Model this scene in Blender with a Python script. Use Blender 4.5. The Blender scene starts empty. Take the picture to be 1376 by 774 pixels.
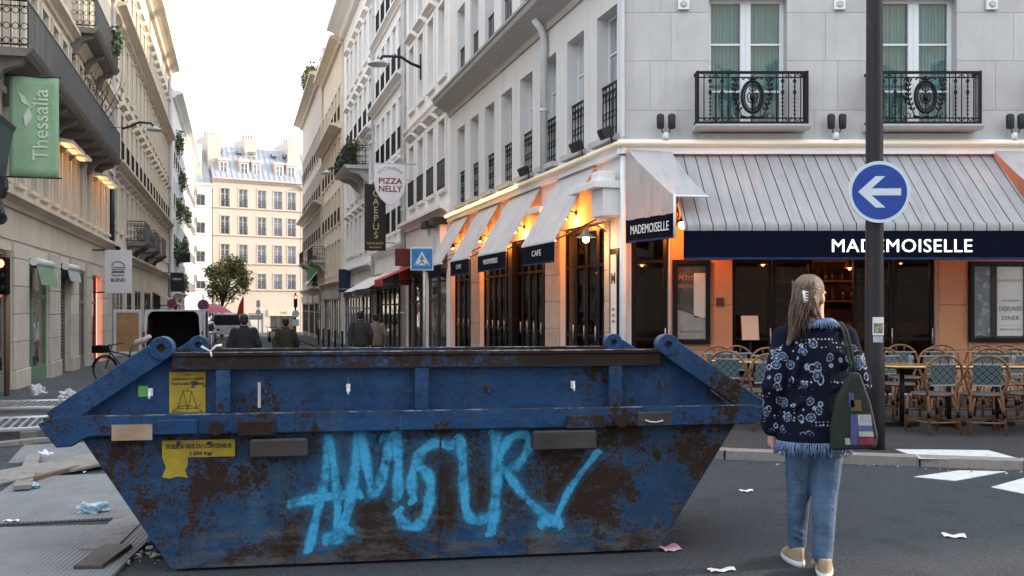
import bpy, bmesh, math, random
from mathutils import Matrix, Vector

# ------------------------------------------------------------------ scene, camera, sky, sun
R = math.radians
sc = bpy.context.scene
col = sc.collection
rnd = random.Random(7)

EYE = 1.52          # camera height in metres
FOC = 1300.0        # focal length in photograph pixels (1376 wide)
HOR = 410.0         # row of the horizon in the photograph
cam = bpy.data.objects.new('camera', bpy.data.cameras.new('camera'))
col.objects.link(cam)
cam.location = (0, 0, EYE)
cam.rotation_euler = (R(90), 0, 0)
cam.data.sensor_width = 36
cam.data.lens = FOC / 1376 * 36
cam.data.shift_y = (HOR - 387) / 1376
cam.data.clip_start = 0.1
cam.data.clip_end = 3000
sc.camera = cam

SUN_AZ = R(77)      # clockwise from +Y
SUN_EL = R(15)
w = bpy.data.worlds.new('World')
sc.world = w
w.use_nodes = True
nt = w.node_tree
nt.nodes.clear()
sky = nt.nodes.new('ShaderNodeTexSky')
sky.sky_type = 'NISHITA'
sky.sun_disc = False
sky.sun_elevation = SUN_EL
sky.sun_rotation = SUN_AZ
sky.air_density = 1.0
sky.dust_density = 3.0
sky.ozone_density = 1.0
# thin bright cloud veil over the whole sky
tc = nt.nodes.new('ShaderNodeTexCoord')
cl = nt.nodes.new('ShaderNodeTexNoise')
cl.inputs['Scale'].default_value = 2.2
cl.inputs['Detail'].default_value = 6
mr = nt.nodes.new('ShaderNodeMapRange')
mr.inputs['From Min'].default_value = 0.3
mr.inputs['From Max'].default_value = 0.7
mr.inputs['To Min'].default_value = 0.66
mr.inputs['To Max'].default_value = 0.86
mx = nt.nodes.new('ShaderNodeMix')
mx.data_type = 'RGBA'
mx.inputs['B'].default_value = (6.9, 7.5, 8.4, 1)
bg = nt.nodes.new('ShaderNodeBackground')
bg.inputs['Strength'].default_value = 0.13
wo = nt.nodes.new('ShaderNodeOutputWorld')
nt.links.new(tc.outputs['Generated'], cl.inputs['Vector'])
nt.links.new(cl.outputs['Fac'], mr.inputs['Value'])
nt.links.new(mr.outputs['Result'], mx.inputs['Factor'])
nt.links.new(sky.outputs['Color'], mx.inputs['A'])
nt.links.new(mx.outputs['Result'], bg.inputs['Color'])
nt.links.new(bg.outputs['Background'], wo.inputs['Surface'])

sund = bpy.data.lights.new('sun', 'SUN')
sund.energy = 2.0
sund.angle = R(0.9)
sund.color = (1.0, 0.8, 0.6)
sun = bpy.data.objects.new('sun', sund)
col.objects.link(sun)
sun.location = (60, 20, 60)
sd = Vector((math.sin(SUN_AZ) * math.cos(SUN_EL), math.cos(SUN_AZ) * math.cos(SUN_EL), math.sin(SUN_EL)))
sun.rotation_euler = sd.to_track_quat('Z', 'Y').to_euler()

sc.view_settings.view_transform = 'Standard'
sc.view_settings.look = 'None'
sc.view_settings.gamma = 1
sc.view_settings.use_curve_mapping = False
sc.view_settings.exposure = 1.55
sc.render.engine = 'CYCLES'
sc.cycles.use_denoising = True
sc.cycles.max_bounces = 6
sc.cycles.diffuse_bounces = 4
sc.cycles.glossy_bounces = 3
sc.cycles.transparent_max_bounces = 8
sc.cycles.sample_clamp_indirect = 6

# ------------------------------------------------------------------ street geometry
SA = math.atan2(370, FOC)                       # the side street leaves to the left of straight ahead
S = Vector((-math.sin(SA), math.cos(SA), 0))    # along the street, away
N = Vector((math.cos(SA), math.sin(SA), 0))     # across the street, to the right
NR = 5.985                                      # facade line on the right
NL = -4.74                                      # facade line on the left
CORNER = Vector((1.812, 15.5, 0))               # corner of the cafe building
TC = CORNER.dot(S)

def gz(s):
    """height of the street: level at the crossing, then falling away"""
    if s < 8.5: return 0.0
    if s < 16:
        k = (s - 8.5) / 7.5
        return -0.35 * k * k * (3 - 2 * k)
    return -0.35 - 0.0125 * (s - 16)

def at(px, py, Y):
    return Vector(((px - 688) * Y / FOC, Y, EYE + (HOR - py) * Y / FOC))
def ground(px, py, z=0.0):
    Y = (EYE - z) * FOC / (py - HOR)
    return Vector(((px - 688) * Y / FOC, Y, z))
def tR(px):     # distance along the right row for a column of the photograph
    Y = 8091.0 / (px - 318)
    return (Y - NR * N.y) / S.y
def tL(px):
    Y = 6407.0 / (318 - px)
    return (Y - NL * N.y) / S.y
def sn(s, n, z=0.0):
    v = S * s + N * n
    return Vector((v.x, v.y, z))

# ------------------------------------------------------------------ materials
MATS = {}
def newmat(name):
    m = bpy.data.materials.new(name)
    m.use_nodes = True
    t = m.node_tree
    return m, t, t.nodes['Principled BSDF']
def c4(c): return (c[0], c[1], c[2], 1)
def coords(t, kind='Object'):
    return t.nodes.new('ShaderNodeTexCoord').outputs[kind]
def noise(t, vec, scale, detail=5, rough=0.6):
    n = t.nodes.new('ShaderNodeTexNoise')
    n.inputs['Scale'].default_value = scale
    n.inputs['Detail'].default_value = detail
    n.inputs['Roughness'].default_value = rough
    if vec is not None: t.links.new(vec, n.inputs['Vector'])
    return n.outputs['Fac']
def maprange(t, v, a, b, c=0.0, d=1.0, smooth=False):
    n = t.nodes.new('ShaderNodeMapRange')
    if smooth: n.interpolation_type = 'SMOOTHSTEP'
    for k, x in zip(('From Min', 'From Max', 'To Min', 'To Max'), (a, b, c, d)):
        n.inputs[k].default_value = x
    t.links.new(v, n.inputs['Value'])
    return n.outputs['Result']
def mixc(t, f, a, b):
    n = t.nodes.new('ShaderNodeMix')
    n.data_type = 'RGBA'
    for k, x in (('Factor', f), ('A', a), ('B', b)):
        if isinstance(x, bpy.types.NodeSocket): t.links.new(x, n.inputs[k])
        else: n.inputs[k].default_value = x if k == 'Factor' else c4(x)
    return n.outputs['Result']
def mth(t, op, a, b=None, c=None):
    n = t.nodes.new('ShaderNodeMath')
    n.operation = op
    for i, x in enumerate((a, b, c)):
        if x is None: continue
        if isinstance(x, bpy.types.NodeSocket): t.links.new(x, n.inputs[i])
        else: n.inputs[i].default_value = x
    return n.outputs[0]
def bumpn(t, p, h, strength, dist=0.02):
    b = t.nodes.new('ShaderNodeBump')
    b.inputs['Strength'].default_value = strength
    b.inputs['Distance'].default_value = dist
    t.links.new(h, b.inputs['Height'])
    t.links.new(b.outputs['Normal'], p.inputs['Normal'])
def scaled(t, vec, s):
    n = t.nodes.new('ShaderNodeMapping')
    n.inputs['Scale'].default_value = s
    t.links.new(vec, n.inputs['Vector'])
    return n.outputs['Vector']

def pm(name, c, rough=0.7, metal=0.0, var=0.15, scale=2.5, bump=0.15, bscale=45, c2=None, lo=0.5, hi=0.65,
       emit=None, es=0.0, spec=0.4, streak=0.0, perobj=0.0, grain=0.0):
    """general purpose weathered surface: mottled colour, optional second colour in patches, optional vertical streaks"""
    if name in MATS: return MATS[name]
    m, t, p = newmat(name)
    o = coords(t)
    f = noise(t, o, scale, 6, 0.62)
    f = maprange(t, f, 0.3, 0.7)
    a = tuple(max(0, x * (1 - var)) for x in c)
    b = tuple(min(1, x * (1 + var)) for x in c)
    cc = mixc(t, f, a, b)
    if c2 is not None:
        g = noise(t, o, scale * 1.7, 9, 0.7)
        cc = mixc(t, maprange(t, g, lo, hi), cc, c2)
    if streak:
        sv = scaled(t, o, (3.2, 3.2, 0.22))
        g = noise(t, sv, 1.6, 7, 0.7)
        cc = mixc(t, maprange(t, g, 0.5, 0.78, 0, streak), cc, tuple(x * 0.42 for x in c))
    if perobj:
        oi = t.nodes.new('ShaderNodeObjectInfo')
        h = t.nodes.new('ShaderNodeHueSaturation')
        t.links.new(maprange(t, oi.outputs['Random'], 0, 1, 1 - perobj, 1 + perobj), h.inputs['Value'])
        t.links.new(cc, h.inputs['Color'])
        cc = h.outputs['Color']
    t.links.new(cc, p.inputs['Base Color'])
    fine = noise(t, o, bscale, 4, 0.65)
    t.links.new(maprange(t, f, 0, 1, max(0.02, rough - 0.1), min(1, rough + 0.1)), p.inputs['Roughness'])
    p.inputs['Metallic'].default_value = metal
    p.inputs['Specular IOR Level'].default_value = spec
    if bump: bumpn(t, p, fine, bump)
    if emit is not None:
        p.inputs['Emission Color'].default_value = c4(emit)
        p.inputs['Emission Strength'].default_value = es
    MATS[name] = m
    return m

def emat(name, c, s):
    if name in MATS: return MATS[name]
    m, t, p = newmat(name)
    p.inputs['Base Color'].default_value = c4(c)
    p.inputs['Emission Color'].default_value = c4(c)
    p.inputs['Emission Strength'].default_value = s
    MATS[name] = m
    return m

def paneglass(name, c, rough=0.06, var=0.35, scale=1.2):
    """glass with a dim room or curtain right behind it"""
    if name in MATS: return MATS[name]
    m, t, p = newmat(name)
    o = coords(t)
    oi = t.nodes.new('ShaderNodeObjectInfo')
    ad = t.nodes.new('ShaderNodeVectorMath'); ad.operation = 'ADD'
    t.links.new(o, ad.inputs[0])
    sx = t.nodes.new('ShaderNodeCombineXYZ')
    t.links.new(mth(t, 'MULTIPLY', oi.outputs['Random'], 37.0), sx.inputs[0])
    t.links.new(sx.outputs[0], ad.inputs[1])
    f = noise(t, scaled(t, ad.outputs[0], (4, 1, 0.6)), scale, 3)
    cc = mixc(t, maprange(t, f, 0.35, 0.65), tuple(x * (1 - var) for x in c), tuple(x * (1 + var) for x in c))
    h = t.nodes.new('ShaderNodeHueSaturation')
    t.links.new(maprange(t, oi.outputs['Random'], 0, 1, 0.6, 1.5), h.inputs['Value'])
    t.links.new(cc, h.inputs['Color'])
    t.links.new(h.outputs['Color'], p.inputs['Base Color'])
    p.inputs['Roughness'].default_value = rough
    p.inputs['Specular IOR Level'].default_value = 0.8
    n2 = noise(t, ad.outputs[0], 0.9, 2)
    bumpn(t, p, n2, 0.25, 0.05)
    MATS[name] = m
    return m

def clearglass(name, tint=(0.75, 0.82, 0.82), refl=0.035):
    """thin see-through pane with a reflecting face"""
    if name in MATS: return MATS[name]
    m, t, p = newmat(name)
    t.nodes.remove(p)
    out = t.nodes['Material Output']
    tr = t.nodes.new('ShaderNodeBsdfTransparent'); tr.inputs['Color'].default_value = c4(tint)
    gl = t.nodes.new('ShaderNodeBsdfGlossy'); gl.inputs['Roughness'].default_value = 0.02
    lw = t.nodes.new('ShaderNodeLayerWeight'); lw.inputs['Blend'].default_value = 0.15
    mix = t.nodes.new('ShaderNodeMixShader')
    f = mth(t, 'ADD', mth(t, 'MULTIPLY', lw.outputs['Fresnel'], 0.5), refl)
    t.links.new(f, mix.inputs[0]); t.links.new(tr.outputs[0], mix.inputs[1]); t.links.new(gl.outputs[0], mix.inputs[2])
    n2 = noise(t, coords(t), 1.1, 2)
    b = t.nodes.new('ShaderNodeBump'); b.inputs['Strength'].default_value = 0.15; b.inputs['Distance'].default_value = 0.05
    t.links.new(n2, b.inputs['Height']); t.links.new(b.outputs['Normal'], gl.inputs['Normal'])
    t.links.new(mix.outputs[0], out.inputs['Surface'])
    MATS[name] = m
    return m

# ------------------------------------------------------------------ mesh building
class MB:
    def __init__(s):
        s.v, s.f, s.mi, s.sm = [], [], [], []
    def add(s, vs, fs, mi=0, M=None, smooth=False):
        k = len(s.v)
        for p in vs:
            p = Vector(p)
            s.v.append(tuple(M @ p) if M is not None else tuple(p))
        for f in fs:
            s.f.append([i + k for i in f]); s.mi.append(mi); s.sm.append(smooth)
        return s
    def box(s, a, b, mi=0, M=None):
        x0, y0, z0 = (min(a[i], b[i]) for i in range(3)); x1, y1, z1 = (max(a[i], b[i]) for i in range(3))
        return s.add([(x0,y0,z0),(x1,y0,z0),(x1,y1,z0),(x0,y1,z0),(x0,y0,z1),(x1,y0,z1),(x1,y1,z1),(x0,y1,z1)],
              [(0,3,2,1),(4,5,6,7),(0,1,5,4),(1,2,6,5),(2,3,7,6),(3,0,4,7)], mi, M)
    def quad(s, *ps, mi=0, M=None):
        return s.add(ps, [tuple(range(len(ps)))], mi, M)
    def bar(s, p, q, w, h=None, up=(0,0,1), mi=0):
        p, q = Vector(p), Vector(q); h = h or w
        d = (q - p); L = d.length
        if L < 1e-6: return s
        d.normalize(); up = Vector(up)
        if abs(d.dot(up)) > 0.98: up = Vector((0, 1, 0))
        r = d.cross(up).normalized(); u = r.cross(d)
        M = Matrix(((r.x,d.x,u.x,p.x),(r.y,d.y,u.y,p.y),(r.z,d.z,u.z,p.z),(0,0,0,1)))
        return s.box((-w/2, 0, -h/2), (w/2, L, h/2), mi, M)
    def tube(s, pts, r, n=8, closed=False, mi=0, caps=True, smooth=True):
        pts = [Vector(p) for p in pts]
        m = len(pts)
        rs = r if isinstance(r, (list, tuple)) else [r] * m
        vs, fs = [], []
        nrm = None
        for i, p in enumerate(pts):
            if closed: d = pts[(i+1) % m] - pts[i-1]
            else: d = pts[min(i+1, m-1)] - pts[max(i-1, 0)]
            d.normalize()
            if nrm is None:
                nrm = d.cross(Vector((0,0,1)))
                if nrm.length < 1e-3: nrm = d.cross(Vector((0,1,0)))
            nrm = (nrm - d * nrm.dot(d))
            if nrm.length < 1e-6: nrm = d.orthogonal()
            nrm.normalize()
            bn = d.cross(nrm)
            for j in range(n):
                a = 2 * math.pi * j / n
                vs.append(p + (nrm * math.cos(a) + bn * math.sin(a)) * rs[i])
        for i in range(m if closed else m - 1):
            for j in range(n):
                a, b = i * n + j, i * n + (j + 1) % n
                c, d2 = ((i + 1) % m) * n + (j + 1) % n, ((i + 1) % m) * n + j
                fs.append((a, b, c, d2))
        s.add(vs, fs, mi, None, smooth)
        if caps and not closed:
            k = len(s.v) - len(vs)
            s.f.append([k + j for j in range(n)][::-1]); s.mi.append(mi); s.sm.append(False)
            s.f.append([k + (m - 1) * n + j for j in range(n)]); s.mi.append(mi); s.sm.append(False)
        return s
    def prism(s, poly, y0, y1, mi=0, M=None):
        """polygon in x,z extruded along y"""
        n = len(poly)
        vs = [(x, y0, z) for x, z in poly] + [(x, y1, z) for x, z in poly]
        fs = [tuple(range(n)), tuple(range(2*n-1, n-1, -1))] + [(i, i+n, (i+1) % n + n, (i+1) % n) for i in range(n)]
        return s.add(vs, fs, mi, M)
    def slab(s, poly, z0, z1, mi=0):
        """polygon in x,y extruded along z"""
        n = len(poly)
        vs = [(p[0], p[1], z0) for p in poly] + [(p[0], p[1], z1) for p in poly]
        fs = [tuple(range(n-1, -1, -1)), tuple(range(n, 2*n))] + [(i, (i+1) % n, (i+1) % n + n, i+n) for i in range(n)]
        return s.add(vs, fs, mi)
    def run(s, prof, x0, x1, mi=0, M=None):
        """profile in y,z run along x (cornices, rails)"""
        n = len(prof)
        vs = [(x0, y, z) for y, z in prof] + [(x1, y, z) for y, z in prof]
        fs = [tuple(range(n)), tuple(range(2*n-1, n-1, -1))] + [(i, i+n, (i+1) % n + n, (i+1) % n) for i in range(n)]
        return s.add(vs, fs, mi, M)
    def lathe(s, prof, c=(0,0,0), n=16, mi=0, axis='z', M=None, smooth=True):
        vs, fs = [], []
        for r, z in prof:
            for j in range(n):
                a = 2 * math.pi * j / n
                x, y = r * math.cos(a), r * math.sin(a)
                p = (x, y, z) if axis == 'z' else ((x, z, y) if axis == 'y' else (z, x, y))
                vs.append((p[0]+c[0], p[1]+c[1], p[2]+c[2]))
        m = len(prof)
        for i in range(m - 1):
            for j in range(n):
                fs.append((i*n+j, i*n+(j+1) % n, (i+1)*n+(j+1) % n, (i+1)*n+j))
        fs.append(tuple(range(n))[::-1]); fs.append(tuple(range((m-1)*n, m*n)))
        s.add(vs, fs, mi, M, smooth)
        s.sm[-1] = s.sm[-2] = False
        return s
    def mesh(s, name, mats):
        me = bpy.data.meshes.new(name)
        me.from_pydata(s.v, [], s.f)
        for m in (mats if isinstance(mats, (list, tuple)) else [mats]): me.materials.append(m)
        me.polygons.foreach_set('material_index', s.mi)
        me.polygons.foreach_set('use_smooth', s.sm)
        bm = bmesh.new(); bm.from_mesh(me)
        bmesh.ops.recalc_face_normals(bm, faces=bm.faces)
        bm.to_mesh(me); bm.free()
        me.update()
        return me
    def build(s, name, mats, parent=None, M=None, bevel=0.0, seg=2):
        o = bpy.data.objects.new(name, s.mesh(name, mats))
        col.objects.link(o)
        if parent is not None: o.parent = parent
        if M is not None: o.matrix_local = M
        if bevel:
            b = o.modifiers.new('bevel', 'BEVEL'); b.width = bevel; b.segments = seg; b.limit_method = 'ANGLE'; b.angle_limit = R(40)
            b.harden_normals = False
        return o

def link_mesh(name, me, parent=None, M=None):
    o = bpy.data.objects.new(name, me)
    col.objects.link(o)
    if parent is not None: o.parent = parent
    if M is not None: o.matrix_local = M
    return o
def tag(o, label, cat, group=None, kind=None):
    o['label'] = label; o['category'] = cat
    if group: o['group'] = group
    if kind: o['kind'] = kind
    return o
def struct(o):
    o['kind'] = 'structure'
    return o
def thing(name, label, cat, loc=(0,0,0), rz=0.0, group=None):
    o = bpy.data.objects.new(name, None)
    o.empty_display_size = 0.2
    col.objects.link(o)
    o.location = loc; o.rotation_euler = (0, 0, rz)
    return tag(o, label, cat, group)
def copy_tree(o, parent=None):
    c = o.copy(); col.objects.link(c)
    if parent is not None: c.parent = parent
    for ch in list(o.children): copy_tree(ch, c)
    return c
def T(x, y, z): return Matrix.Translation((x, y, z))
def Rz(a): return Matrix.Rotation(a, 4, 'Z')
def Rx(a): return Matrix.Rotation(a, 4, 'X')
def Ry(a): return Matrix.Rotation(a, 4, 'Y')

def text_mesh(body, size, mat, extrude=0.004, bold=0.0, align='CENTER', spacing=1.0):
    cu = bpy.data.curves.new('lettering', 'FONT')
    cu.body = body; cu.size = size; cu.extrude = extrude; cu.offset = bold
    cu.align_x = align; cu.align_y = 'CENTER'; cu.space_character = spacing
    cu.resolution_u = 3
    o = bpy.data.objects.new('lettering', cu)
    col.objects.link(o)
    dg = bpy.context.evaluated_depsgraph_get()
    me = bpy.data.meshes.new_from_object(o.evaluated_get(dg))
    bpy.data.objects.remove(o); bpy.data.curves.remove(cu)
    me.materials.clear(); me.materials.append(mat)
    return me
def text(body, size, mat, parent, M, width=None, **kw):
    """flat letters facing -Y of the frame M; width stretches the line to a given length"""
    me = text_mesh(body, size, mat, **kw)
    sx = 1.0
    if width:
        xs = [v.co.x for v in me.vertices]
        if xs: sx = width / (max(xs) - min(xs))
    return link_mesh('lettering', me, parent, M @ Rx(R(90)) @ Matrix.Diagonal((sx, 1, 1, 1)))

def organic(name, mb, mat, parent, voxel=0.012, smooth=4, M=None):
    """join overlapping volumes into one continuous skin"""
    o = mb.build(name + '_raw', mat)
    r = o.modifiers.new('r', 'REMESH'); r.mode = 'VOXEL'; r.voxel_size = voxel; r.use_smooth_shade = True
    s = o.modifiers.new('s', 'SMOOTH'); s.iterations = smooth; s.factor = 0.5
    dg = bpy.context.evaluated_depsgraph_get()
    me = bpy.data.meshes.new_from_object(o.evaluated_get(dg))
    old = o.data
    bpy.data.objects.remove(o); bpy.data.meshes.remove(old)
    me.name = name
    me.materials.clear(); me.materials.append(mat)
    me.polygons.foreach_set('use_smooth', [True] * len(me.polygons))
    return link_mesh(name, me, parent, M)
def capsule(mb, p, q, r0, r1, n=12):
    p, q = Vector(p), Vector(q)
    d = (q - p); L = d.length; d.normalize()
    pts, rs = [], []
    for a in (-80, -50, -20): pts.append(p + d * (r0 * math.sin(R(a)))); rs.append(r0 * math.cos(R(a)))
    for a in (20, 50, 80): pts.append(q + d * (r1 * math.sin(R(a)))); rs.append(r1 * math.cos(R(a)))
    mb.tube(pts, rs, n)
def ellipsoid(mb, c, r, M=None, n=14, m=9):
    prof = [(math.sin(math.pi * i / m), -math.cos(math.pi * i / m)) for i in range(1, m)]
    D = Matrix.Translation(c) @ (M or Matrix()) @ Matrix.Diagonal((r[0], r[1], r[2], 1))
    mb.lathe(prof, (0,0,0), n, 0, 'z', D)
def loft(mb, rings, n=18):
    """rings: (cx, cy, z, rx, ry)"""
    vs, fs = [], []
    for cx, cy, z, rx, ry in rings:
        for j in range(n):
            a = 2 * math.pi * j / n
            vs.append((cx + rx * math.cos(a), cy + ry * math.sin(a), z))
    m = len(rings)
    for i in range(m - 1):
        for j in range(n): fs.append((i*n+j, i*n+(j+1) % n, (i+1)*n+(j+1) % n, (i+1)*n+j))
    fs.append(tuple(range(n))[::-1]); fs.append(tuple(range((m-1)*n, m*n)))
    mb.add(vs, fs, 0, None, True)

# ------------------------------------------------------------------ shared materials
STONE = pm('limestone', (0.44, 0.43, 0.414), 0.85, var=0.09, scale=0.9, bump=0.25, bscale=60, streak=0.28)
BLOCK = pm('limestone_block', (0.455, 0.446, 0.43), 0.85, var=0.09, scale=1.6, bump=0.25, bscale=70, streak=0.3, perobj=0.075)
JOINT = pm('mortar', (0.30, 0.27, 0.235), 0.95, var=0.1, scale=5)
CREAM = pm('cream_stone', (0.70, 0.605, 0.48), 0.88, var=0.1, scale=0.6, bump=0.25, bscale=40, streak=0.32)
CREAMB = pm('cream_block', (0.62, 0.555, 0.465), 0.88, var=0.12, scale=1.2, bump=0.3, bscale=40, streak=0.3, perobj=0.10)
PALE = pm('pale_plaster', (0.77, 0.75, 0.72), 0.9, var=0.07, scale=0.5, bump=0.12, bscale=30, streak=0.25)
WHITEP = pm('white_plaster', (0.82, 0.81, 0.79), 0.9, var=0.06, scale=0.4, bump=0.1, bscale=30, streak=0.22)
SUNNY = pm('warm_plaster', (0.55, 0.475, 0.405), 0.9, var=0.06, scale=0.3, bump=0.1, bscale=20, streak=0.15)
ZINC = pm('zinc_roof', (0.34, 0.36, 0.385), 0.55, metal=0.3, var=0.12, scale=0.7, bump=0.1, streak=0.2)
CORE = pm('dark_core', (0.05, 0.05, 0.05), 0.9)
IRON = pm('black_iron', (0.008, 0.008, 0.009), 0.5, var=0.3, scale=14, bump=0.2, spec=0.2)
WFRAME = pm('white_frame', (0.66, 0.67, 0.67), 0.45, var=0.05, scale=3, bump=0.05)
GFRAME = pm('grey_frame', (0.42, 0.43, 0.42), 0.5, var=0.08, scale=3, bump=0.05)
PANE = paneglass('window_pane', (0.12, 0.14, 0.155))
PANEL_PALE = paneglass('pale_pane', (0.34, 0.38, 0.40))  # pale tone puts the sky's reflection into the pane colour
BLACKF = pm('black_frame', (0.006, 0.0065, 0.008), 0.4, var=0.3, scale=6, bump=0.05, spec=0.15)
NAVY = pm('navy_cloth', (0.0035, 0.0055, 0.014), 0.9, var=0.25, scale=3, bump=0.3, bscale=200, spec=0.06)
NAVY2 = pm('navy_edge', (0.018, 0.032, 0.085), 0.8, var=0.1, spec=0.1)
PIPE = pm('painted_pipe', (0.55, 0.56, 0.56), 0.5, var=0.08, scale=4, bump=0.1)
CLEAR = clearglass('clear_glass', (0.5, 0.52, 0.52), 0.008)
WHITEM = pm('white_metal', (0.7, 0.71, 0.7), 0.4, var=0.06, scale=4, bump=0.05)
DKGREY = pm('dark_grey_metal', (0.022, 0.024, 0.027), 0.45, var=0.2, scale=8, bump=0.1, spec=0.25)
STEEL = pm('galvanised', (0.42, 0.44, 0.45), 0.42, metal=0.6, var=0.2, scale=8, bump=0.15)
LETTER = pm('cream_letter', (0.75, 0.75, 0.72), 0.6, var=0.03)
BULB = emat('warm_bulb', (1.0, 0.55, 0.2), 14.0)
LEAF = pm('leaf_green', (0.075, 0.12, 0.04), 0.6, var=0.45, scale=9, bump=0.1)
LEAFY = pm('leaf_autumn', (0.28, 0.23, 0.06), 0.6, var=0.5, scale=3, bump=0.1)

# ------------------------------------------------------------------ ground
def asphalt(name, c, spot=0.35, scale=1.0):
    m, t, p = newmat(name)
    o = coords(t)
    big = maprange(t, noise(t, o, 0.35 * scale, 6, 0.6), 0.3, 0.7)
    cc = mixc(t, big, tuple(x * 0.68 for x in c), tuple(x * 1.28 for x in c))
    v = t.nodes.new('ShaderNodeTexVoronoi'); v.inputs['Scale'].default_value = 55
    t.links.new(o, v.inputs['Vector'])
    agg = maprange(t, noise(t, o, 48, 4, 0.85), 0.46, 0.64)
    cc = mixc(t, mth(t, 'MULTIPLY', agg, spot), cc, tuple(min(1, x * 3.6) for x in c))
    dk = maprange(t, noise(t, o, 2.3, 8, 0.72), 0.52, 0.68, 0, 0.6)
    cc = mixc(t, dk, cc, tuple(x * 0.5 for x in c))
    cr = t.nodes.new('ShaderNodeTexVoronoi'); cr.feature = 'DISTANCE_TO_EDGE'; cr.inputs['Scale'].default_value = 0.55
    wob = t.nodes.new('ShaderNodeTexNoise'); wob.inputs['Scale'].default_value = 2.5; t.links.new(o, wob.inputs['Vector'])
    av = t.nodes.new('ShaderNodeVectorMath'); av.operation = 'ADD'
    t.links.new(o, av.inputs[0]); t.links.new(wob.outputs['Color'], av.inputs[1]); t.links.new(av.outputs[0], cr.inputs['Vector'])
    crk = maprange(t, cr.outputs['Distance'], 0.0, 0.006, 0.55, 0.0)
    cc = mixc(t, crk, cc, tuple(x * 0.3 for x in c))
    t.links.new(cc, p.inputs['Base Color'])
    t.links.new(maprange(t, big, 0, 1, 0.75, 0.95), p.inputs['Roughness'])
    p.inputs['Specular IOR Level'].default_value = 0.3
    hh = mth(t, 'ADD', mth(t, 'MULTIPLY', v.outputs['Distance'], 0.8), agg)
    bumpn(t, p, hh, 0.9, 0.02)
    MATS[name] = m
    return m
ASPHALT = asphalt('asphalt', (0.048, 0.058, 0.067), 0.65)
PAVE = asphalt('pavement_bitumen', (0.056, 0.056, 0.058), 0.3)
PAVEL = asphalt('old_pavement', (0.13, 0.135, 0.14), 0.2)
KERB = pm('granite_kerb', (0.22, 0.205, 0.19), 0.8, var=0.22, scale=7, bump=0.4, bscale=90, c2=(0.1, 0.09, 0.085), lo=0.55, hi=0.75, perobj=0.15)
PAINT = pm('road_paint', (0.55, 0.55, 0.53), 0.8, var=0.15, scale=9, bump=0.3, bscale=120, c2=(0.16, 0.16, 0.165), lo=0.55, hi=0.72)

ss = [-250, -60, -20, 0, 4, 8, 8.5] + [9 + 0.5 * i for i in range(15)] + [18, 22, 30, 40, 55, 75, 100, 130, 180, 600]
g = MB()
for s_ in ss:
    for n_ in (-500, -20, -8, 0, 8, 20, 500):
        zz = gz(min(s_, 130))
        g.v.append(tuple(sn(s_, n_, zz)))
for i in range(len(ss) - 1):
    for j in range(6):
        g.f.append([i*7+j, i*7+j+1, (i+1)*7+j+1, (i+1)*7+j]); g.mi.append(0); g.sm.append(True)
struct(g.build('road', ASPHALT))

# cafe pavement: flat slab with a granite kerb
kl = [Vector((26, 3.62, 0)), Vector((12, 7.1, 0)), Vector((4.71, 8.9, 0)), Vector((2.1, 9.55, 0)), Vector((1.3, 9.95, 0)), Vector((0.55, 10.8, 0)), Vector((0.15, 12.3, 0)), sn(14.6, 4.2)]
PZ = 0.08
inner = [sn(16, 4.2), sn(16, NR + 1.0), Vector((26, 16.5, 0))]
sl = MB().slab([tuple(p) for p in kl + inner][::-1], -0.9, PZ)
cafe_pave = struct(sl.build('pavement', PAVE))
# kerb stones, one by one, 5 mm proud of the slab
stone = MB().box((-0.46, -0.002, -0.2), (0.46, 0.21, 0.006)).mesh('kerb_stone', KERB)
def kerb_stones(line, parent, zf, step=0.94, face=-0.018):
    d0 = 0.0
    for a, b in zip(line[:-1], line[1:]):
        L = (b - a).length; d = (b - a) / L
        k = max(1, round(L / step))
        for i in range(k):
            p = a + d * (L * (i + 0.5) / k)
            if p.x > 14: continue
            ang = math.atan2(d.y, d.x)
            o = link_mesh('kerb_stone', stone, parent)
            nrm = Vector((-d.y, d.x, 0)) * face
            o.matrix_local = T(p.x + nrm.x, p.y + nrm.y, zf(p) + rnd.uniform(-0.002, 0.003)) @ Rz(ang + rnd.uniform(-0.006, 0.006)) @ Matrix.Diagonal((L / k / 0.94, 1, 1, 1))
kerb_stones([p for p in kl[::-1]], cafe_pave, lambda p: PZ)

def strip(name, n0, n1, s0, s1, mat):
    m = MB(); st = [s0 + (s1 - s0) * i / 40 for i in range(41)]
    for i in range(40):
        a, b = st[i], st[i+1]
        za, zb = gz(a) + 0.11, gz(b) + 0.11
        p = [sn(a, n0, za), sn(a, n1, za), sn(b, n1, zb), sn(b, n0, zb)]
        q = [sn(a, n0, za - 0.4), sn(a, n1, za - 0.4), sn(b, n1, zb - 0.4), sn(b, n0, zb - 0.4)]
        m.quad(*p); m.quad(p[1], p[2], q[2], q[1]); m.quad(p[0], q[0], q[3], p[3])
        if i == 0: m.quad(p[0], p[1], q[1], q[0])
    return struct(m.build(name, mat))
strip('pavement', 4.2, NR + 0.6, 16.01, 98, PAVE)
lp = strip('pavement', NL - 0.6, -2.85, 14.5, 98, PAVEL)
kerb_stones([sn(s_, -2.85) for s_ in (58, 40, 30, 22, 16, 14.5)], lp, lambda p: gz(p.dot(S)) + 0.11, face=0.01)

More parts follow.
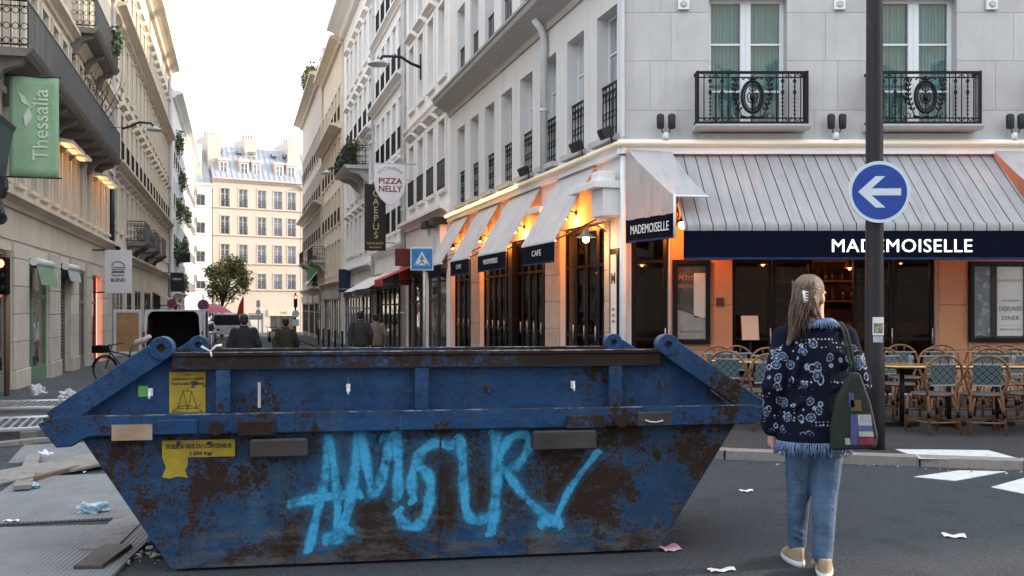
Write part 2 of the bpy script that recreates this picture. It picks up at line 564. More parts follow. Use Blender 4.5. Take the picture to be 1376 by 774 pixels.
# crossing stripes: sheets of paint on the pavement ramp and on the road
def stripe(pts, z, par=None):
    pp = [ground(x, y, z) for x, y in pts]
    o = MB().slab([tuple(p) for p in pp], z - 0.001, z + 0.0045).build('crossing_stripe', PAINT, None)
    o['kind'] = 'structure'
    return o
stripe([(1203, 604), (1328, 605.5), (1378, 619), (1236, 616.5)][::-1], PZ)
stripe([(1228, 641), (1290, 632.5), (1352, 634), (1283, 646.5)][::-1], 0.0)
stripe([(1332, 655), (1400, 636), (1470, 650), (1392, 667)][::-1], 0.0)

# ------------------------------------------------------------------ facade kit
WIN = {}
def window_meshes(wd, ht, style, frame, pane):
    key = (round(wd, 2), round(ht, 2), style, frame.name, pane.name)
    if key in WIN: return WIN[key]
    f = MB(); b = 0.055
    f.box((-wd/2, -0.03, 0), (-wd/2 + b, 0.03, ht)); f.box((wd/2 - b, -0.03, 0), (wd/2, 0.03, ht))
    f.box((-wd/2 + b, -0.03, 0), (wd/2 - b, 0.03, b)); f.box((-wd/2 + b, -0.03, ht - b), (wd/2 - b, 0.03, ht))
    if style != 'one':
        f.box((-0.045, -0.04, b), (0.045, 0.025, ht - b))
    bars = {'one': [], 'two': [0.62], 'three': [0.36, 0.7], 'four': [0.3, 0.55, 0.8]}[style]
    for k in bars:
        for sgn in (-1, 1):
            xa, xb = sorted((sgn * 0.045, sgn * (wd/2 - b)))
            f.box((xa, -0.022, ht * k - 0.016), (xb, 0.022, ht * k + 0.016))
    fm = f.mesh('window', frame)
    pmesh = MB().box((-wd/2 + 0.03, 0.0, 0.03), (wd/2 - 0.03, 0.012, ht - 0.03)).mesh('pane', pane)
    WIN[key] = (fm, pmesh)
    return WIN[key]
def put_window(root, M, x, z, wd, ht, y, style='three', frame=WFRAME, pane=PANE):
    fm, p = window_meshes(wd, ht, style, frame, pane)
    o = link_mesh('window', fm, root, M @ T(x, y, z))
    link_mesh('pane', p, o)
    return o
def wall_sheet(mb, x0, x1, z0, z1, ops, rev, mi=0, rmi=0):
    """wall face at y=0 with openings (xa, xb, za, zb) and their reveals"""
    xs = sorted({x0, x1} | {v for o in ops for v in o[:2] if x0 < v < x1})
    zs = sorted({z0, z1} | {v for o in ops for v in o[2:4] if z0 < v < z1})
    for i in range(len(xs) - 1):
        cx = (xs[i] + xs[i+1]) / 2
        run = None
        for j in range(len(zs) - 1):
            cz = (zs[j] + zs[j+1]) / 2
            hole = any(o[0] < cx < o[1] and o[2] < cz < o[3] for o in ops)
            if not hole:
                if run is None: run = zs[j]
            if hole or j == len(zs) - 2:
                end = zs[j] if hole else zs[j+1]
                if run is not None and end > run:
                    mb.quad((xs[i], 0, run), (xs[i+1], 0, run), (xs[i+1], 0, end), (xs[i], 0, end), mi=mi)
                run = None
    for a, b, c, d in [o[:4] for o in ops]:
        mb.quad((a, 0, c), (a, rev, c), (a, rev, d), (a, 0, d), mi=rmi)
        mb.quad((b, 0, c), (b, 0, d), (b, rev, d), (b, rev, c), mi=rmi)
        mb.quad((a, 0, d), (a, rev, d), (b, rev, d), (b, 0, d), mi=rmi)
        mb.quad((a, 0, c), (b, 0, c), (b, rev, c), (a, rev, c), mi=rmi)
def cornice_prof(z, p, h):
    return [(0.02, z), (-p * 0.25, z), (-p * 0.35, z + h * 0.3), (-p * 0.75, z + h * 0.55), (-p, z + h * 0.6), (-p, z + h * 0.9), (-p * 0.6, z + h), (0.02, z + h)]
RAILS = {}
IRON2 = pm('grey_iron', (0.10, 0.10, 0.098), 0.4, var=0.3, scale=14, bump=0.2, spec=0.6)
def railing_mesh(wd, ht=0.9, style='plain', mat=None):
    key = (round(wd, 2), round(ht, 2), style, mat is None)
    if key in RAILS: return RAILS[key]
    m = MB()
    m.box((-wd/2, -0.02, ht - 0.035), (wd/2, 0.02, ht)); m.box((-wd/2, -0.012, 0.05), (wd/2, 0.012, 0.075))
    if style == 'scroll': m.box((-wd/2, -0.012, ht - 0.14), (wd/2, 0.012, ht - 0.12))
    n = max(2, round(wd / (0.13 if style == 'plain' else 0.16)))
    for i in range(n + 1):
        x = -wd/2 + wd * i / n
        m.box((x - 0.009, -0.009, 0.0), (x + 0.009, 0.009, ht - 0.03))
    if style == 'scroll':
        for i in range(n):
            cx = -wd/2 + wd * (i + 0.5) / n; r = wd / n * 0.4
            for zc in (0.075 + r, ht - 0.15 - r, ht * 0.45):
                m.tube([(cx + r * math.cos(a), 0, zc + r * math.sin(a)) for a in [k * math.pi / 4 for k in range(8)]], 0.009, 4, True, 0)
    RAILS[key] = m.mesh('railing', mat or IRON)
    return RAILS[key]

RIGHT_RZ = SA - R(90)
LEFT_RZ = SA + R(90)

def rowhouse(name, label, side, t0, t1, H, rows, bays, ww, mat, style='three', reveal=0.25, frame=WFRAME, pane=PANE,
             cornices=(), rails=(), railstyle='plain', surround=0, ground_ops=(), depth=12.0, roof=None, sill=True, nshift=0.0, surmat=None, keep=1.0):
    """one building of a row; side 'R' or 'L'; t0,t1 distances along the street"""
    nn = (NR if side == 'R' else NL) + nshift
    p0 = sn(t0, nn)
    root = thing(name, label, 'building', (p0.x, p0.y, 0), RIGHT_RZ if side == 'R' else LEFT_RZ)
    L = t1 - t0
    sg = -1 if side == 'R' else 1
    xa, xb = (-L, 0.0) if side == 'R' else (0.0, L)
    ops, wins = [], []
    for r, (za, zb) in enumerate(rows):
        for bx in bays:
            x = sg * (bx)
            if x - ww/2 < xa + 0.1 or x + ww/2 > xb - 0.1: continue
            ops.append((x - ww/2, x + ww/2, za, zb)); wins.append((r, x, za, zb))
    for o in ground_ops: ops.append((min(sg*o[0], sg*o[1]), max(sg*o[0], sg*o[1]), o[2], o[3]))
    m = MB()
    wall_sheet(m, xa, xb, -2.6, H, ops, reveal)
    y1 = depth
    m.quad((xa, 0, -2.6), (xa, y1, -2.6), (xa, y1, H), (xa, 0, H)); m.quad((xb, 0, -2.6), (xb, y1, -2.6), (xb, y1, H), (xb, 0, H))
    m.quad((xa, y1, -2.6), (xb, y1, -2.6), (xb, y1, H), (xa, y1, H))
    m.quad((xa, 0, H), (xb, 0, H), (xb, y1, H), (xa, y1, H))
    m.build('wall', mat, root)
    MB().box((xa + 0.02, reveal + 0.05, -2.5), (xb - 0.02, y1 - 0.05, H - 0.05)).build('core', CORE, root)
    for r, x, za, zb in wins:
        o = put_window(root, Matrix(), x, za, ww, zb - za, reveal * 0.75, style, frame, pane)
        if r in rails:
            link_mesh('railing', railing_mesh(ww + 0.1, 0.85, railstyle), o, T(0, -reveal * 0.75 - 0.07, 0.02))
        if surround:
            s_ = MB(); b = 0.13
            s_.box((-ww/2 - b, -0.05, -0.02), (-ww/2, 0.0, zb - za)); s_.box((ww/2, -0.05, -0.02), (ww/2 + b, 0.0, zb - za))
            s_.box((-ww/2 - b, -0.055, zb - za), (ww/2 + b, 0.0, zb - za + b))
            if surround > 1:
                s_.run(cornice_prof(zb - za + b + 0.12, 0.22, 0.16), -ww/2 - b - 0.08, ww/2 + b + 0.08)
            s_.build('surround', surmat or mat, root, T(x, -0.002, za))
        if sill:
            MB().box((-ww/2 - 0.08, -0.1, -0.1), (ww/2 + 0.08, 0.0, -0.005)).build('sill', surmat or mat, root, T(x, -0.001, za))
    for z, p, h in cornices:
        MB().run(cornice_prof(z, p, h), xa, xb).build('cornice', surmat or mat, root, T(0, -0.003, 0))
    if roof:
        rh, rb = roof
        MB().prism([(0, 0), (0, 0)], 0, 0) if False else None
        rm = MB()
        rm.run([(0.0, H + 0.01), (rb, H + rh), (y1 - rb, H + rh), (y1, H + 0.01)], xa + 0.03, xb - 0.03)
        ro = rm.build('roof', ZINC, root)
        nd = max(1, round(L / 2.6))
        for i in range(nd):
            x = xa + (i + 0.5) * L / nd
            d = MB()
            d.box((x - 0.55, 0.25, H + 0.2), (x + 0.55, rb + 0.6, H + 1.75))
            d.box((x - 0.65, 0.15, H + 1.75), (x + 0.65, rb + 0.7, H + 1.86))
            d.build('dormer', WHITEP, ro)
            put_window(root, Matrix(), x, H + 0.35, 0.85, 1.3, 0.22, 'two', WFRAME, PANE)
        for i in range(2):
            x = xa + (0.1 + 0.8 * i) * L
            MB().box((x - 0.7, rb + 1.0, H + rh - 0.3), (x + 0.7, rb + 1.6, H + rh + 1.6)).build('chimney', PALE, ro)
    return root

def drainpipe(root, x, z0, z1, y=-0.07, r=0.055, M=None):
    m = MB()
    m.tube([(x, y, z0), (x, y, z1 - 0.3), (x, y - 0.06, z1 - 0.12), (x, y - 0.2, z1 + 0.06)], r, 10)
    z = z0 + 1.2
    while z < z1 - 0.4:
        m.lathe([(r + 0.014, z), (r + 0.014, z + 0.06)], (x, y, 0), 10); m.box((x - 0.02, y, z + 0.01), (x + 0.02, 0.0, z + 0.05)); z += 1.9
    return m.build('drainpipe', PIPE, root, M)

def leaf_cloud(centers, n, size, seed=1):
    """many leaf-shaped faces scattered through ellipsoids (cx,cy,cz,rx,ry,rz)"""
    r = random.Random(seed); m = MB()
    wts = [c[3] * c[4] * c[5] for c in centers]
    for i in range(n):
        c = r.choices(centers, wts)[0]
        while True:
            u = Vector((r.uniform(-1, 1), r.uniform(-1, 1), r.uniform(-1, 1)))
            if 0.15 < u.length < 1: break
        u = u * (0.75 + 0.3 * r.random())
        p = Vector((c[0] + u.x * c[3], c[1] + u.y * c[4], c[2] + u.z * c[5]))
        a = Vector((r.uniform(-1, 1), r.uniform(-1, 1), r.uniform(-0.7, 0.5))).normalized()
        b = a.cross(Vector((r.uniform(-1, 1), r.uniform(-1, 1), r.uniform(-1, 1)))).normalized()
        s_ = size * r.uniform(0.6, 1.3)
        m.add([p, p + a * s_ * 0.5 + b * s_ * 0.28, p + a * s_, p + a * s_ * 0.5 - b * s_ * 0.28], [(0, 1, 2, 3)], i % 2)
    return m

def point(name, loc, power, c, r=0.05, parent=None):
    l = bpy.data.lights.new(name, 'POINT'); l.energy = power; l.color = c; l.shadow_soft_size = r
    o = bpy.data.objects.new(name, l); col.objects.link(o); o.location = loc
    if parent is not None: o.parent = parent
    return o

# ------------------------------------------------------------------ cafe on the corner
CW = thing('cafe_building', 'grey limestone corner building with a striped awning and ornate window balconies', 'building', CORNER)
MS = Rz(RIGHT_RZ)                     # frame of the side facade: x runs from -13.2 to 0 at the corner
LS = 13.2
ppx = lambda px: (px - 840) / 83.87   # front facade: photograph column to metres from the corner
FH = 13.0
fw = [1.967 + 2.72 * i for i in range(5)]
WW, WZ0, WZ1 = 1.25, 4.36, 6.47
fops = [(x - WW/2, x + WW/2, WZ0, WZ1) for x in fw]
for r in range(2): fops += [(x - 0.6, x + 0.6, 7.75 + 2.6 * r, 9.75 + 2.6 * r) for x in fw]
FOPEN = [(0.10, 0.70, PZ + 0.02, 2.95), (1.72, 5.0, PZ + 0.02, 2.95), (6.95, 11.0, PZ + 0.02, 2.95)]
m = MB()
wall_sheet(m, 0, 42, -0.5, FH, fops + FOPEN, 0.3)
m.quad((42, 0, -0.5), (42, 12, -0.5), (42, 12, FH), (42, 0, FH))
m.build('wall', STONE, CW)
SOPEN = [(-3.22, -0.86, -0.5, 2.95), (-9.6, -4.1, -0.5, 2.95), (-13.0, -10.5, -0.5, 2.95)]
sw = [0.86 * 0.93 + 1.57 * k for k in range(8)]
SWW = 0.92
sops = [(-t_ - SWW/2, -t_ + SWW/2, 4.32, 6.46) for t_ in sw]
for r in range(2): sops += [(-t_ - SWW/2, -t_ + SWW/2, 7.8 + 2.6 * r, 9.8 + 2.6 * r) for t_ in sw]
m = MB()
wall_sheet(m, -LS, 0, -1.2, FH, sops + SOPEN, 0.3)
m.quad((-LS, 0, -1.2), (-LS, 12, -1.2), (-LS, 12, FH), (-LS, 0, FH))
m.build('wall', pm('smooth_render', (0.62, 0.615, 0.605), 0.88, var=0.08, scale=0.5, bump=0.15, bscale=40, streak=0.3), CW, MS)
# inner core and roof
cx = (0.36 - 0.36 * N.y) / N.x
far = S * (LS - 0.02); 
poly = [(41.9, 0.36), (41.9, 12), tuple((far + N * 12).xy), tuple((far + N * 0.36).xy), (cx, 0.36)]
MB().slab(poly, 3.2, FH - 0.05).build('core', CORE, CW)
MB().slab([(42, 0), (42, 12), tuple((S * LS + N * 12).xy), tuple((S * LS).xy), (0, 0)], FH - 0.04, FH + 0.1).build('roof', ZINC, CW)
# cafe room
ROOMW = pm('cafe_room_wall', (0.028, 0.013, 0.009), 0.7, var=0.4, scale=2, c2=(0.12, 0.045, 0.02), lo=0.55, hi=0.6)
m = MB()
m.quad((3.2, 4.2, -0.2), (12, 4.2, -0.2), (12, 4.2, 3.3), (3.2, 4.2, 3.3))
q = [S * 3.2 + N * 3.3, S * 13.1 + N * 3.3]
m.quad((q[0].x, q[0].y, -1), (q[1].x, q[1].y, -1), (q[1].x, q[1].y, 3.3), (q[0].x, q[0].y, 3.3))
m.quad((q[0].x, q[0].y, -1), (3.2, 4.2, -1), (3.2, 4.2, 3.3), (q[0].x, q[0].y, 3.3))
m.quad((12, 0.3, -0.2), (12, 4.2, -0.2), (12, 4.2, 3.3), (12, 0.3, 3.3))
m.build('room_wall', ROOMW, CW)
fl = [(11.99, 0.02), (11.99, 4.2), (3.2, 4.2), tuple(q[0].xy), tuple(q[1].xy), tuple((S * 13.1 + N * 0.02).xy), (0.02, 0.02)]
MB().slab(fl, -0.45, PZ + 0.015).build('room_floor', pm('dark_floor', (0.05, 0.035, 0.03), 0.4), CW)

# ashlar blocks of the front, one object each
zr = [4.16, 4.64, 5.43, 6.206, 6.98, 7.7]
segs = [(0.0, fw[0] - WW/2)] + [(fw[i] + WW/2, fw[i+1] - WW/2) for i in range(3)]
def blk(x0, x1, z0, z1, M=None, mat=BLOCK, proud=0.007, gap=0.0032):
    b = MB(); y = -proud
    c = 0.003
    x0 += gap; x1 -= gap; z0 += gap; z1 -= gap
    b.add([(x0,0.0,z0),(x1,0.0,z0),(x1,0.0,z1),(x0,0.0,z1),(x0,y+c,z0),(x1,y+c,z0),(x1,y+c,z1),(x0,y+c,z1),(x0+c,y,z0+c),(x1-c,y,z0+c),(x1-c,y,z1-c),(x0+c,y,z1-c)],
          [(0,1,5,4),(1,2,6,5),(2,3,7,6),(3,0,4,7),(4,5,9,8),(5,6,10,9),(6,7,11,10),(7,4,8,11),(8,9,10,11)])
    return b.build('stone_block', mat, CW if M is None else None)
for k in range(len(zr) - 1):
    for i, (a, b) in enumerate(segs):
        z0, z1 = zr[k], zr[k+1]
        if k == 4:
            continue
        cuts = [a, b]
        f = [0.62, 0.3, 0.55, 0.42][(k + i) % 4]
        cuts.insert(1, a + (b - a) * f)
        for p, r in zip(cuts[:-1], cuts[1:]): blk(p, r, z0, z1)
# lintel course across the window heads
xs = [0.0, 1.0, 2.7, 4.0, 5.5, 6.7, 8.2, 9.6]
for p, r in zip(xs[:-1], xs[1:]): blk(p, r, 6.98, 7.7)
for x in fw[:3]: blk(x - WW/2, x + WW/2, 6.48, 6.978)

# window glass, curtains and frames on the front
CURT = None
def curtain_mat():
    m, t, p = newmat('curtain')
    o = coords(t)
    wv = t.nodes.new('ShaderNodeTexWave'); wv.inputs['Scale'].default_value = 5.5; wv.inputs['Distortion'].default_value = 3.0
    wv.inputs['Detail'].default_value = 2
    t.links.new(scaled(t, o, (1, 1, 0.08)), wv.inputs['Vector'])
    oi = t.nodes.new('ShaderNodeObjectInfo')
    cc = mixc(t, wv.outputs['Fac'], (0.33, 0.43, 0.43), (0.62, 0.70, 0.69))
    cc = mixc(t, mth(t, 'MULTIPLY', oi.outputs['Random'], 0.5), cc, (0.5, 0.5, 0.46))
    t.links.new(cc, p.inputs['Base Color']); p.inputs['Roughness'].default_value = 0.9
    return m
CURT = curtain_mat()
FGLASS = clearglass('front_glass', (0.66, 0.78, 0.79), 0.08)
def front_window(x):
    f = MB(); wd = WW; ht = WZ1 - WZ0
    b = 0.07
    f.box((-wd/2, -0.03, 0), (-wd/2 + b, 0.05, ht)); f.box((wd/2 - b, -0.03, 0), (wd/2, 0.05, ht))
    f.box((-wd/2 + b, -0.03, ht - 0.07), (wd/2 - b, 0.05, ht)); f.box((-wd/2 + b, -0.03, 0), (wd/2 - b, 0.05, 0.12))
    f.box((-0.085, -0.045, 0.12), (0.085, 0.03, ht - 0.07))
    f.box((-0.012, -0.056, 0.12), (0.012, -0.044, ht - 0.07))
    o = f.build('window', WFRAME, CW, T(x, 0.2, WZ0), bevel=0.006, seg=1)
    zz = [0.12, 0.62, 1.38, ht - 0.07]
    for sgn in (-1, 1):
        xa, xb = sorted((sgn * 0.085, sgn * (wd/2 - b)))
        for za, zb in zip(zz[:-1], zz[1:]):
            MB().box((xa + 0.001, 0.004, za + 0.012), (xb - 0.001, 0.01, zb - 0.012)).build('pane', FGLASS, o)
        for z in zz[1:3]:
            MB().box((xa, -0.02, z - 0.016), (xb, 0.026, z + 0.016)).build('glazing_bar', WFRAME, o)
        c = MB(); n = 40; vs = []
        for i in range(n + 1):
            xx = xa + (xb - xa) * i / n
            yy = 0.075 + 0.012 * math.sin(i * 1.3 + sgn) + 0.008 * math.sin(i * 0.55)
            vs += [(xx, yy, 0.05), (xx, yy, ht - 0.04)]
        c.add(vs, [(2*i, 2*i+2, 2*i+3, 2*i+1) for i in range(n)], 0, None, True)
        c.build('curtain', CURT, o)
for x in fw[:4]: front_window(x)
put_window(CW, Matrix(), fw[4], WZ0, WW, WZ1 - WZ0, 0.2, 'three', WFRAME, PANEL_PALE)
for r in range(2):
    for x in fw: put_window(CW, Matrix(), x, 7.75 + 2.6 * r, 1.2, 2.0, 0.2, 'three', WFRAME, PANEL_PALE)
# ornate balcony in front of a window
def ornate():
    m = MB(); W, Hh = 0.86, 0.84
    for z, h in ((Hh - 0.02, 0.025), (Hh - 0.1, 0.012), (0.1, 0.012), (0.03, 0.022)):
        m.box((-W, -0.02 if h > 0.02 else -0.008, z - h), (W, 0.02 if h > 0.02 else 0.008, z + h * 0.6))
    def vbar(x, r=0.009, z0=0.02, z1=0.82): m.tube([(x, 0, z0), (x, 0, z1)], r, 6)
    for sx in (-1, 1):
        m.box((sx * W - 0.02, -0.02, 0), (sx * W + 0.02, 0.02, Hh))
        m.bar((sx * W, 0, Hh - 0.02), (sx * W, 0.24, Hh - 0.02), 0.04); m.bar((sx * W, 0, 0.05), (sx * W, 0.24, 0.05), 0.03)
        for k in range(4): m.bar((sx * W, 0.05 * (k + 1), 0.05), (sx * W, 0.05 * (k + 1), Hh - 0.03), 0.012)
        for i in range(5):
            x = sx * (0.76 - 0.095 * i); vbar(x)
            if i in (1, 3):     # barley twist with collars
                for k in range(9): m.lathe([(0.008, 0), (0.02, 0.02), (0.008, 0.04)], (x, 0, 0.14 + 0.062 * k), 6)
                for k in (0.5, 0.68): m.add([(x - 0.035, 0, k), (x, -0.01, k + 0.05), (x + 0.035, 0, k), (x, 0.01, k - 0.03)], [(0, 1, 2, 3)])
        # hoops linking the bars at top and bottom
        for xc in (0.57, 0.76 - 0.095 * 0.5 - 0.0):
            for zc, sg in ((0.72, 1), (0.12, -1)):
                m.tube([(sx * xc + 0.048 * math.cos(a), 0, zc + sg * 0.06 * math.sin(a)) for a in [math.pi * k / 6 for k in range(7)]], 0.008, 5)
        # scrolls beside the medallion
        for zc, sg in ((0.68, 1), (0.15, -1)):
            m.tube([(sx * (0.27 + (0.07 - 0.006 * k) * math.cos(k * 0.55)), 0, zc + sg * (0.07 - 0.006 * k) * math.sin(k * 0.55)) for k in range(11)], 0.009, 5)
        # laurel branch
        br = [(sx * (0.17 + 0.1 * math.sin(k / 7 * 2.2)), -0.005, 0.14 + 0.075 * k) for k in range(8)]
        m.tube(br, 0.009, 5)
        for k in range(1, 8):
            p = Vector(br[k])
            for dx, dz in ((0.075, 0.06), (-0.045, 0.065), (0.05, 0.085)):
                q = p + Vector((sx * dx, 0, dz)); md = (p + q) / 2; nn = Vector((-(q - p).z, 0, (q - p).x)).normalized() * 0.018
                m.add([p, md + nn, q, md - nn, md + Vector((0, -0.012, 0))], [(0, 1, 4), (1, 2, 4), (2, 3, 4), (3, 0, 4)])
    for rx, rz, th in ((0.165, 0.245, 0.026), (0.125, 0.2, 0.012)):
        m.tube([(rx * math.cos(a), -0.01, 0.43 + rz * math.sin(a)) for a in [2 * math.pi * k / 28 for k in range(28)]], th, 6, True)
    m.tube([(0, -0.01, 0.2), (0, -0.01, 0.66)], 0.011, 6)
    for sx in (-1, 1):   # motif inside the oval
        m.tube([(0, -0.01, 0.32), (sx * 0.06, -0.01, 0.36), (sx * 0.085, -0.01, 0.44), (sx * 0.05, -0.01, 0.5), (sx * 0.02, -0.01, 0.46)], 0.011, 5)
        m.tube([(0, -0.01, 0.5), (sx * 0.05, -0.01, 0.55), (sx * 0.035, -0.01, 0.6)], 0.009, 5)
        m.tube([(sx * 0.03, -0.01, 0.7), (sx * 0.1, -0.01, 0.74), (sx * 0.16, -0.01, 0.7)], 0.012, 5)
        m.tube([(0, -0.01, 0.12), (sx * 0.08, -0.01, 0.1), (sx * 0.19, -0.01, 0.13)], 0.02, 6)
    m.lathe([(0.03, 0.36), (0.05, 0.42), (0.035, 0.48)], (0, -0.01, 0), 8)
    m.lathe([(0.02, 0.68), (0.04, 0.71), (0.02, 0.76)], (0, -0.01, 0), 8)
    return m
BALM = ornate().mesh('balcony_railing', IRON)
SLABM = MB().run([(0.02, -0.075), (-0.3, -0.075), (-0.34, -0.03), (-0.34, 0.0), (0.02, 0.0)], -0.9, 0.9).mesh('balcony_slab', STONE)
for x in fw[:4]:
    link_mesh('balcony_slab', SLABM, CW, T(x, -0.015, 4.36))
    link_mesh('balcony_railing', BALM, CW, T(x, -0.29, 4.362))
    MB().run([(0.0, 4.16), (-0.05, 4.16), (-0.05, 4.26), (0.0, 4.28)], x - 0.78, x + 0.78).build('apron', STONE, CW, T(0, -0.016, 0))
# band with cable strip under the first floor
BAND = [(0.03, 3.93), (-0.1, 3.93), (-0.1, 4.03), (-0.16, 4.05), (-0.16, 4.12), (-0.11, 4.155), (0.03, 4.155)]
MB().run(BAND, -0.13, 12.0).build('ledge', PALE, CW)
MB().run(BAND, -LS, 0.1).build('ledge', PALE, CW, MS)
STRIP = pm('light_strip', (0.55, 0.5, 0.36), 0.5, emit=(1.0, 0.75, 0.35), es=0.12)
MB().tube([(-0.12, -0.175, 4.085), (12, -0.175, 4.085)], 0.022, 6).build('light_strip', STRIP, CW)
MB().tube([(-5.6, -0.175, 4.085), (0.12, -0.175, 4.085)], 0.02, 6).build('light_strip', STRIP, CW, MS)
LSTRIP = emat('glowing_strip', (1.0, 0.55, 0.16), 1.6)
MB().box((-LS + 0.1, -0.2, 4.05), (-5.62, -0.163, 4.115)).build('light_strip', LSTRIP, CW, MS)

# side facade: windows, guards, big cornice, pipe
for t_ in sw:
    o = put_window(CW, MS, -t_, 4.32, SWW, 2.14, 0.24, 'three', WFRAME, PANEL_PALE)
    link_mesh('railing', railing_mesh(SWW, 0.95, 'scroll'), o, T(0, -0.13, 0.0))
    MB().box((-SWW/2 - 0.1, -0.12, -0.1), (SWW/2 + 0.1, 0.0, -0.004)).build('sill', STONE, CW, MS @ T(-t_, -0.002, 4.32))
    for r in range(2):
        o = put_window(CW, MS, -t_, 7.8 + 2.6 * r, SWW, 2.0, 0.24, 'three', WFRAME, PANEL_PALE)
        if r < 2: link_mesh('railing', railing_mesh(SWW, 0.9), o, T(0, -0.13, 0.02))
big = [(0.0, 7.0), (-0.04, 7.0), (-0.06, 7.12), (-0.2, 7.2), (-0.38, 7.3), (-0.46, 7.34), (-0.5, 7.42), (-0.5, 7.47), (-0.46, 7.5), (0.0, 7.54)]
MB().run(big, -LS - 0.1, 0.02).build('cornice', STONE, CW, MS @ T(0, -0.003, 0))
MB().run([(-0.53, 7.44), (-0.44, 7.545), (-0.54, 7.5)], -LS - 0.12, 0.05).build('gutter', ZINC, CW, MS)
drainpipe(CW, -3.98, 4.17, 7.15, -0.09, 0.075, MS)
# piers of the side facade, stacked blocks
PIERS = pm('pier_stone', (0.40, 0.33, 0.26), 0.8, var=0.14, scale=2, bump=0.25, perobj=0.08)
def pier(x0, x1, M, z0=-0.5, zt=2.94, h=0.52, y=-0.03, mat=PIERS):
    z = z0
    while z < zt - 0.05:
        b = min(zt, z + h)
        MB().box((x0 + 0.004, y, z + 0.004), (x1 - 0.004, -0.001, b - 0.004)).build('stone_block', mat, CW, M, bevel=0.006, seg=1)
        z = b
pier(-4.1, -3.22, MS); pier(-10.5, -9.6, MS); pier(-0.85, -0.62, MS)
ORANGE = pm('ochre_pier', (0.42, 0.20, 0.10), 0.75, var=0.12, scale=2, bump=0.25, perobj=0.07)
pier(ppx(953), ppx(984), Matrix(), PZ, 2.94, 0.72, -0.03, ORANGE)
pier(5.01, 5.48, Matrix(), PZ, 2.94, 0.72, -0.03, ORANGE)
pier(5.49, 6.93, Matrix(), PZ, 2.94, 0.72, -0.025, ORANGE)
pier(0.72, ppx(953) - 0.005, Matrix(), PZ, 2.94, 0.72, -0.025, ORANGE)

# folding glass doors
def doors(x0, x1, M, leaf=0.62, z0=-0.45, z1=2.93, y=0.12, skip=()):
    n = max(1, round((x1 - x0) / leaf)); lw = (x1 - x0) / n
    for i in range(n):
        if i in skip: continue
        a = x0 + lw * i + 0.006; b = a + lw - 0.012
        f = MB(); s_ = 0.06
        f.box((a, y - 0.025, z0), (a + s_, y + 0.025, z1)); f.box((b - s_, y - 0.025, z0), (b, y + 0.025, z1))
        f.box((a + s_, y - 0.025, z0), (b - s_, y + 0.025, z0 + 0.3)); f.box((a + s_, y - 0.025, z1 - 0.09), (b - s_, y + 0.025, z1))
        f.box((a + s_, y - 0.02, 0.95), (b - s_, y + 0.02, 1.0)); f.box((a + s_, y - 0.02, 2.2), (b - s_, y + 0.02, 2.25))
        d = f.build('glass_door', BLACKF, CW, M)
        MB().box((a + s_ - 0.01, y - 0.004, z0 + 0.28), (b - s_ + 0.01, y + 0.004, z1 - 0.07)).build('pane', CLEAR, d)
        MB().tube([(b - 0.03, y - 0.06, 0.9), (b - 0.03, y - 0.06, 1.15)], 0.012, 6).build('handle', STEEL, d)
doors(-3.2, -0.88, MS, 0.58); doors(-9.58, -6.95, MS, 0.55); doors(-6.6, -4.12, MS, 0.55); doors(-12.98, -10.52, MS, 0.55)
MB().box((-6.94, 0.0, -0.5), (-6.61, 0.28, 2.94)).build('column', BLACKF, CW, MS)
doors(0.12, 0.69, Matrix(), 0.57, PZ + 0.02); doors(1.73, 4.99, Matrix(), 0.65, PZ + 0.02, skip=(2,)); doors(6.97, 10.98, Matrix(), 0.67, PZ + 0.02)
# white service box at the corner, under the ledge
MB().box((-0.62, -0.34, 2.96), (-0.1, -0.003, 3.4)).build('service_box', WHITEM, CW, MS, bevel=0.01)
MB().box((-1.35, -0.5, 3.4), (-0.05, -0.003, 3.52)).build('service_ledge', WHITEM, CW, MS, bevel=0.01)
MB().box((-0.5, -0.4, 3.52), (-0.15, -0.1, 3.68)).build('service_unit', WHITEM, CW, MS, bevel=0.02)
MB().box((-4.0, -0.45, 3.3), (-3.3, -0.003, 3.42)).build('service_ledge', WHITEM, CW, MS, bevel=0.01)
# corner post
MB().tube([(-0.03, -0.03, 0.02), (-0.03, -0.03, 3.9)], 0.05, 12).build('corner_post', WHITEM, CW)
MB().bar((-0.05, -0.09, 4.2), (-0.05, -0.09, 7.1), 0.05).build('corner_pipe', PIPE, CW)
# interior curtains seen through the side doors
CURT2 = pm('door_curtain', (0.42, 0.36, 0.28), 0.9, var=0.1, scale=5)
for a, b in ((-2.75, -2.4), (-1.75, -1.45), (-5.7, -5.45), (-8.4, -8.2), (-7.6, -7.4)):
    MB().run([(0.3, -0.4), (0.32, -0.4), (0.32, 2.7), (0.3, 2.7)], a, b).build('curtain', CURT2, CW, MS)
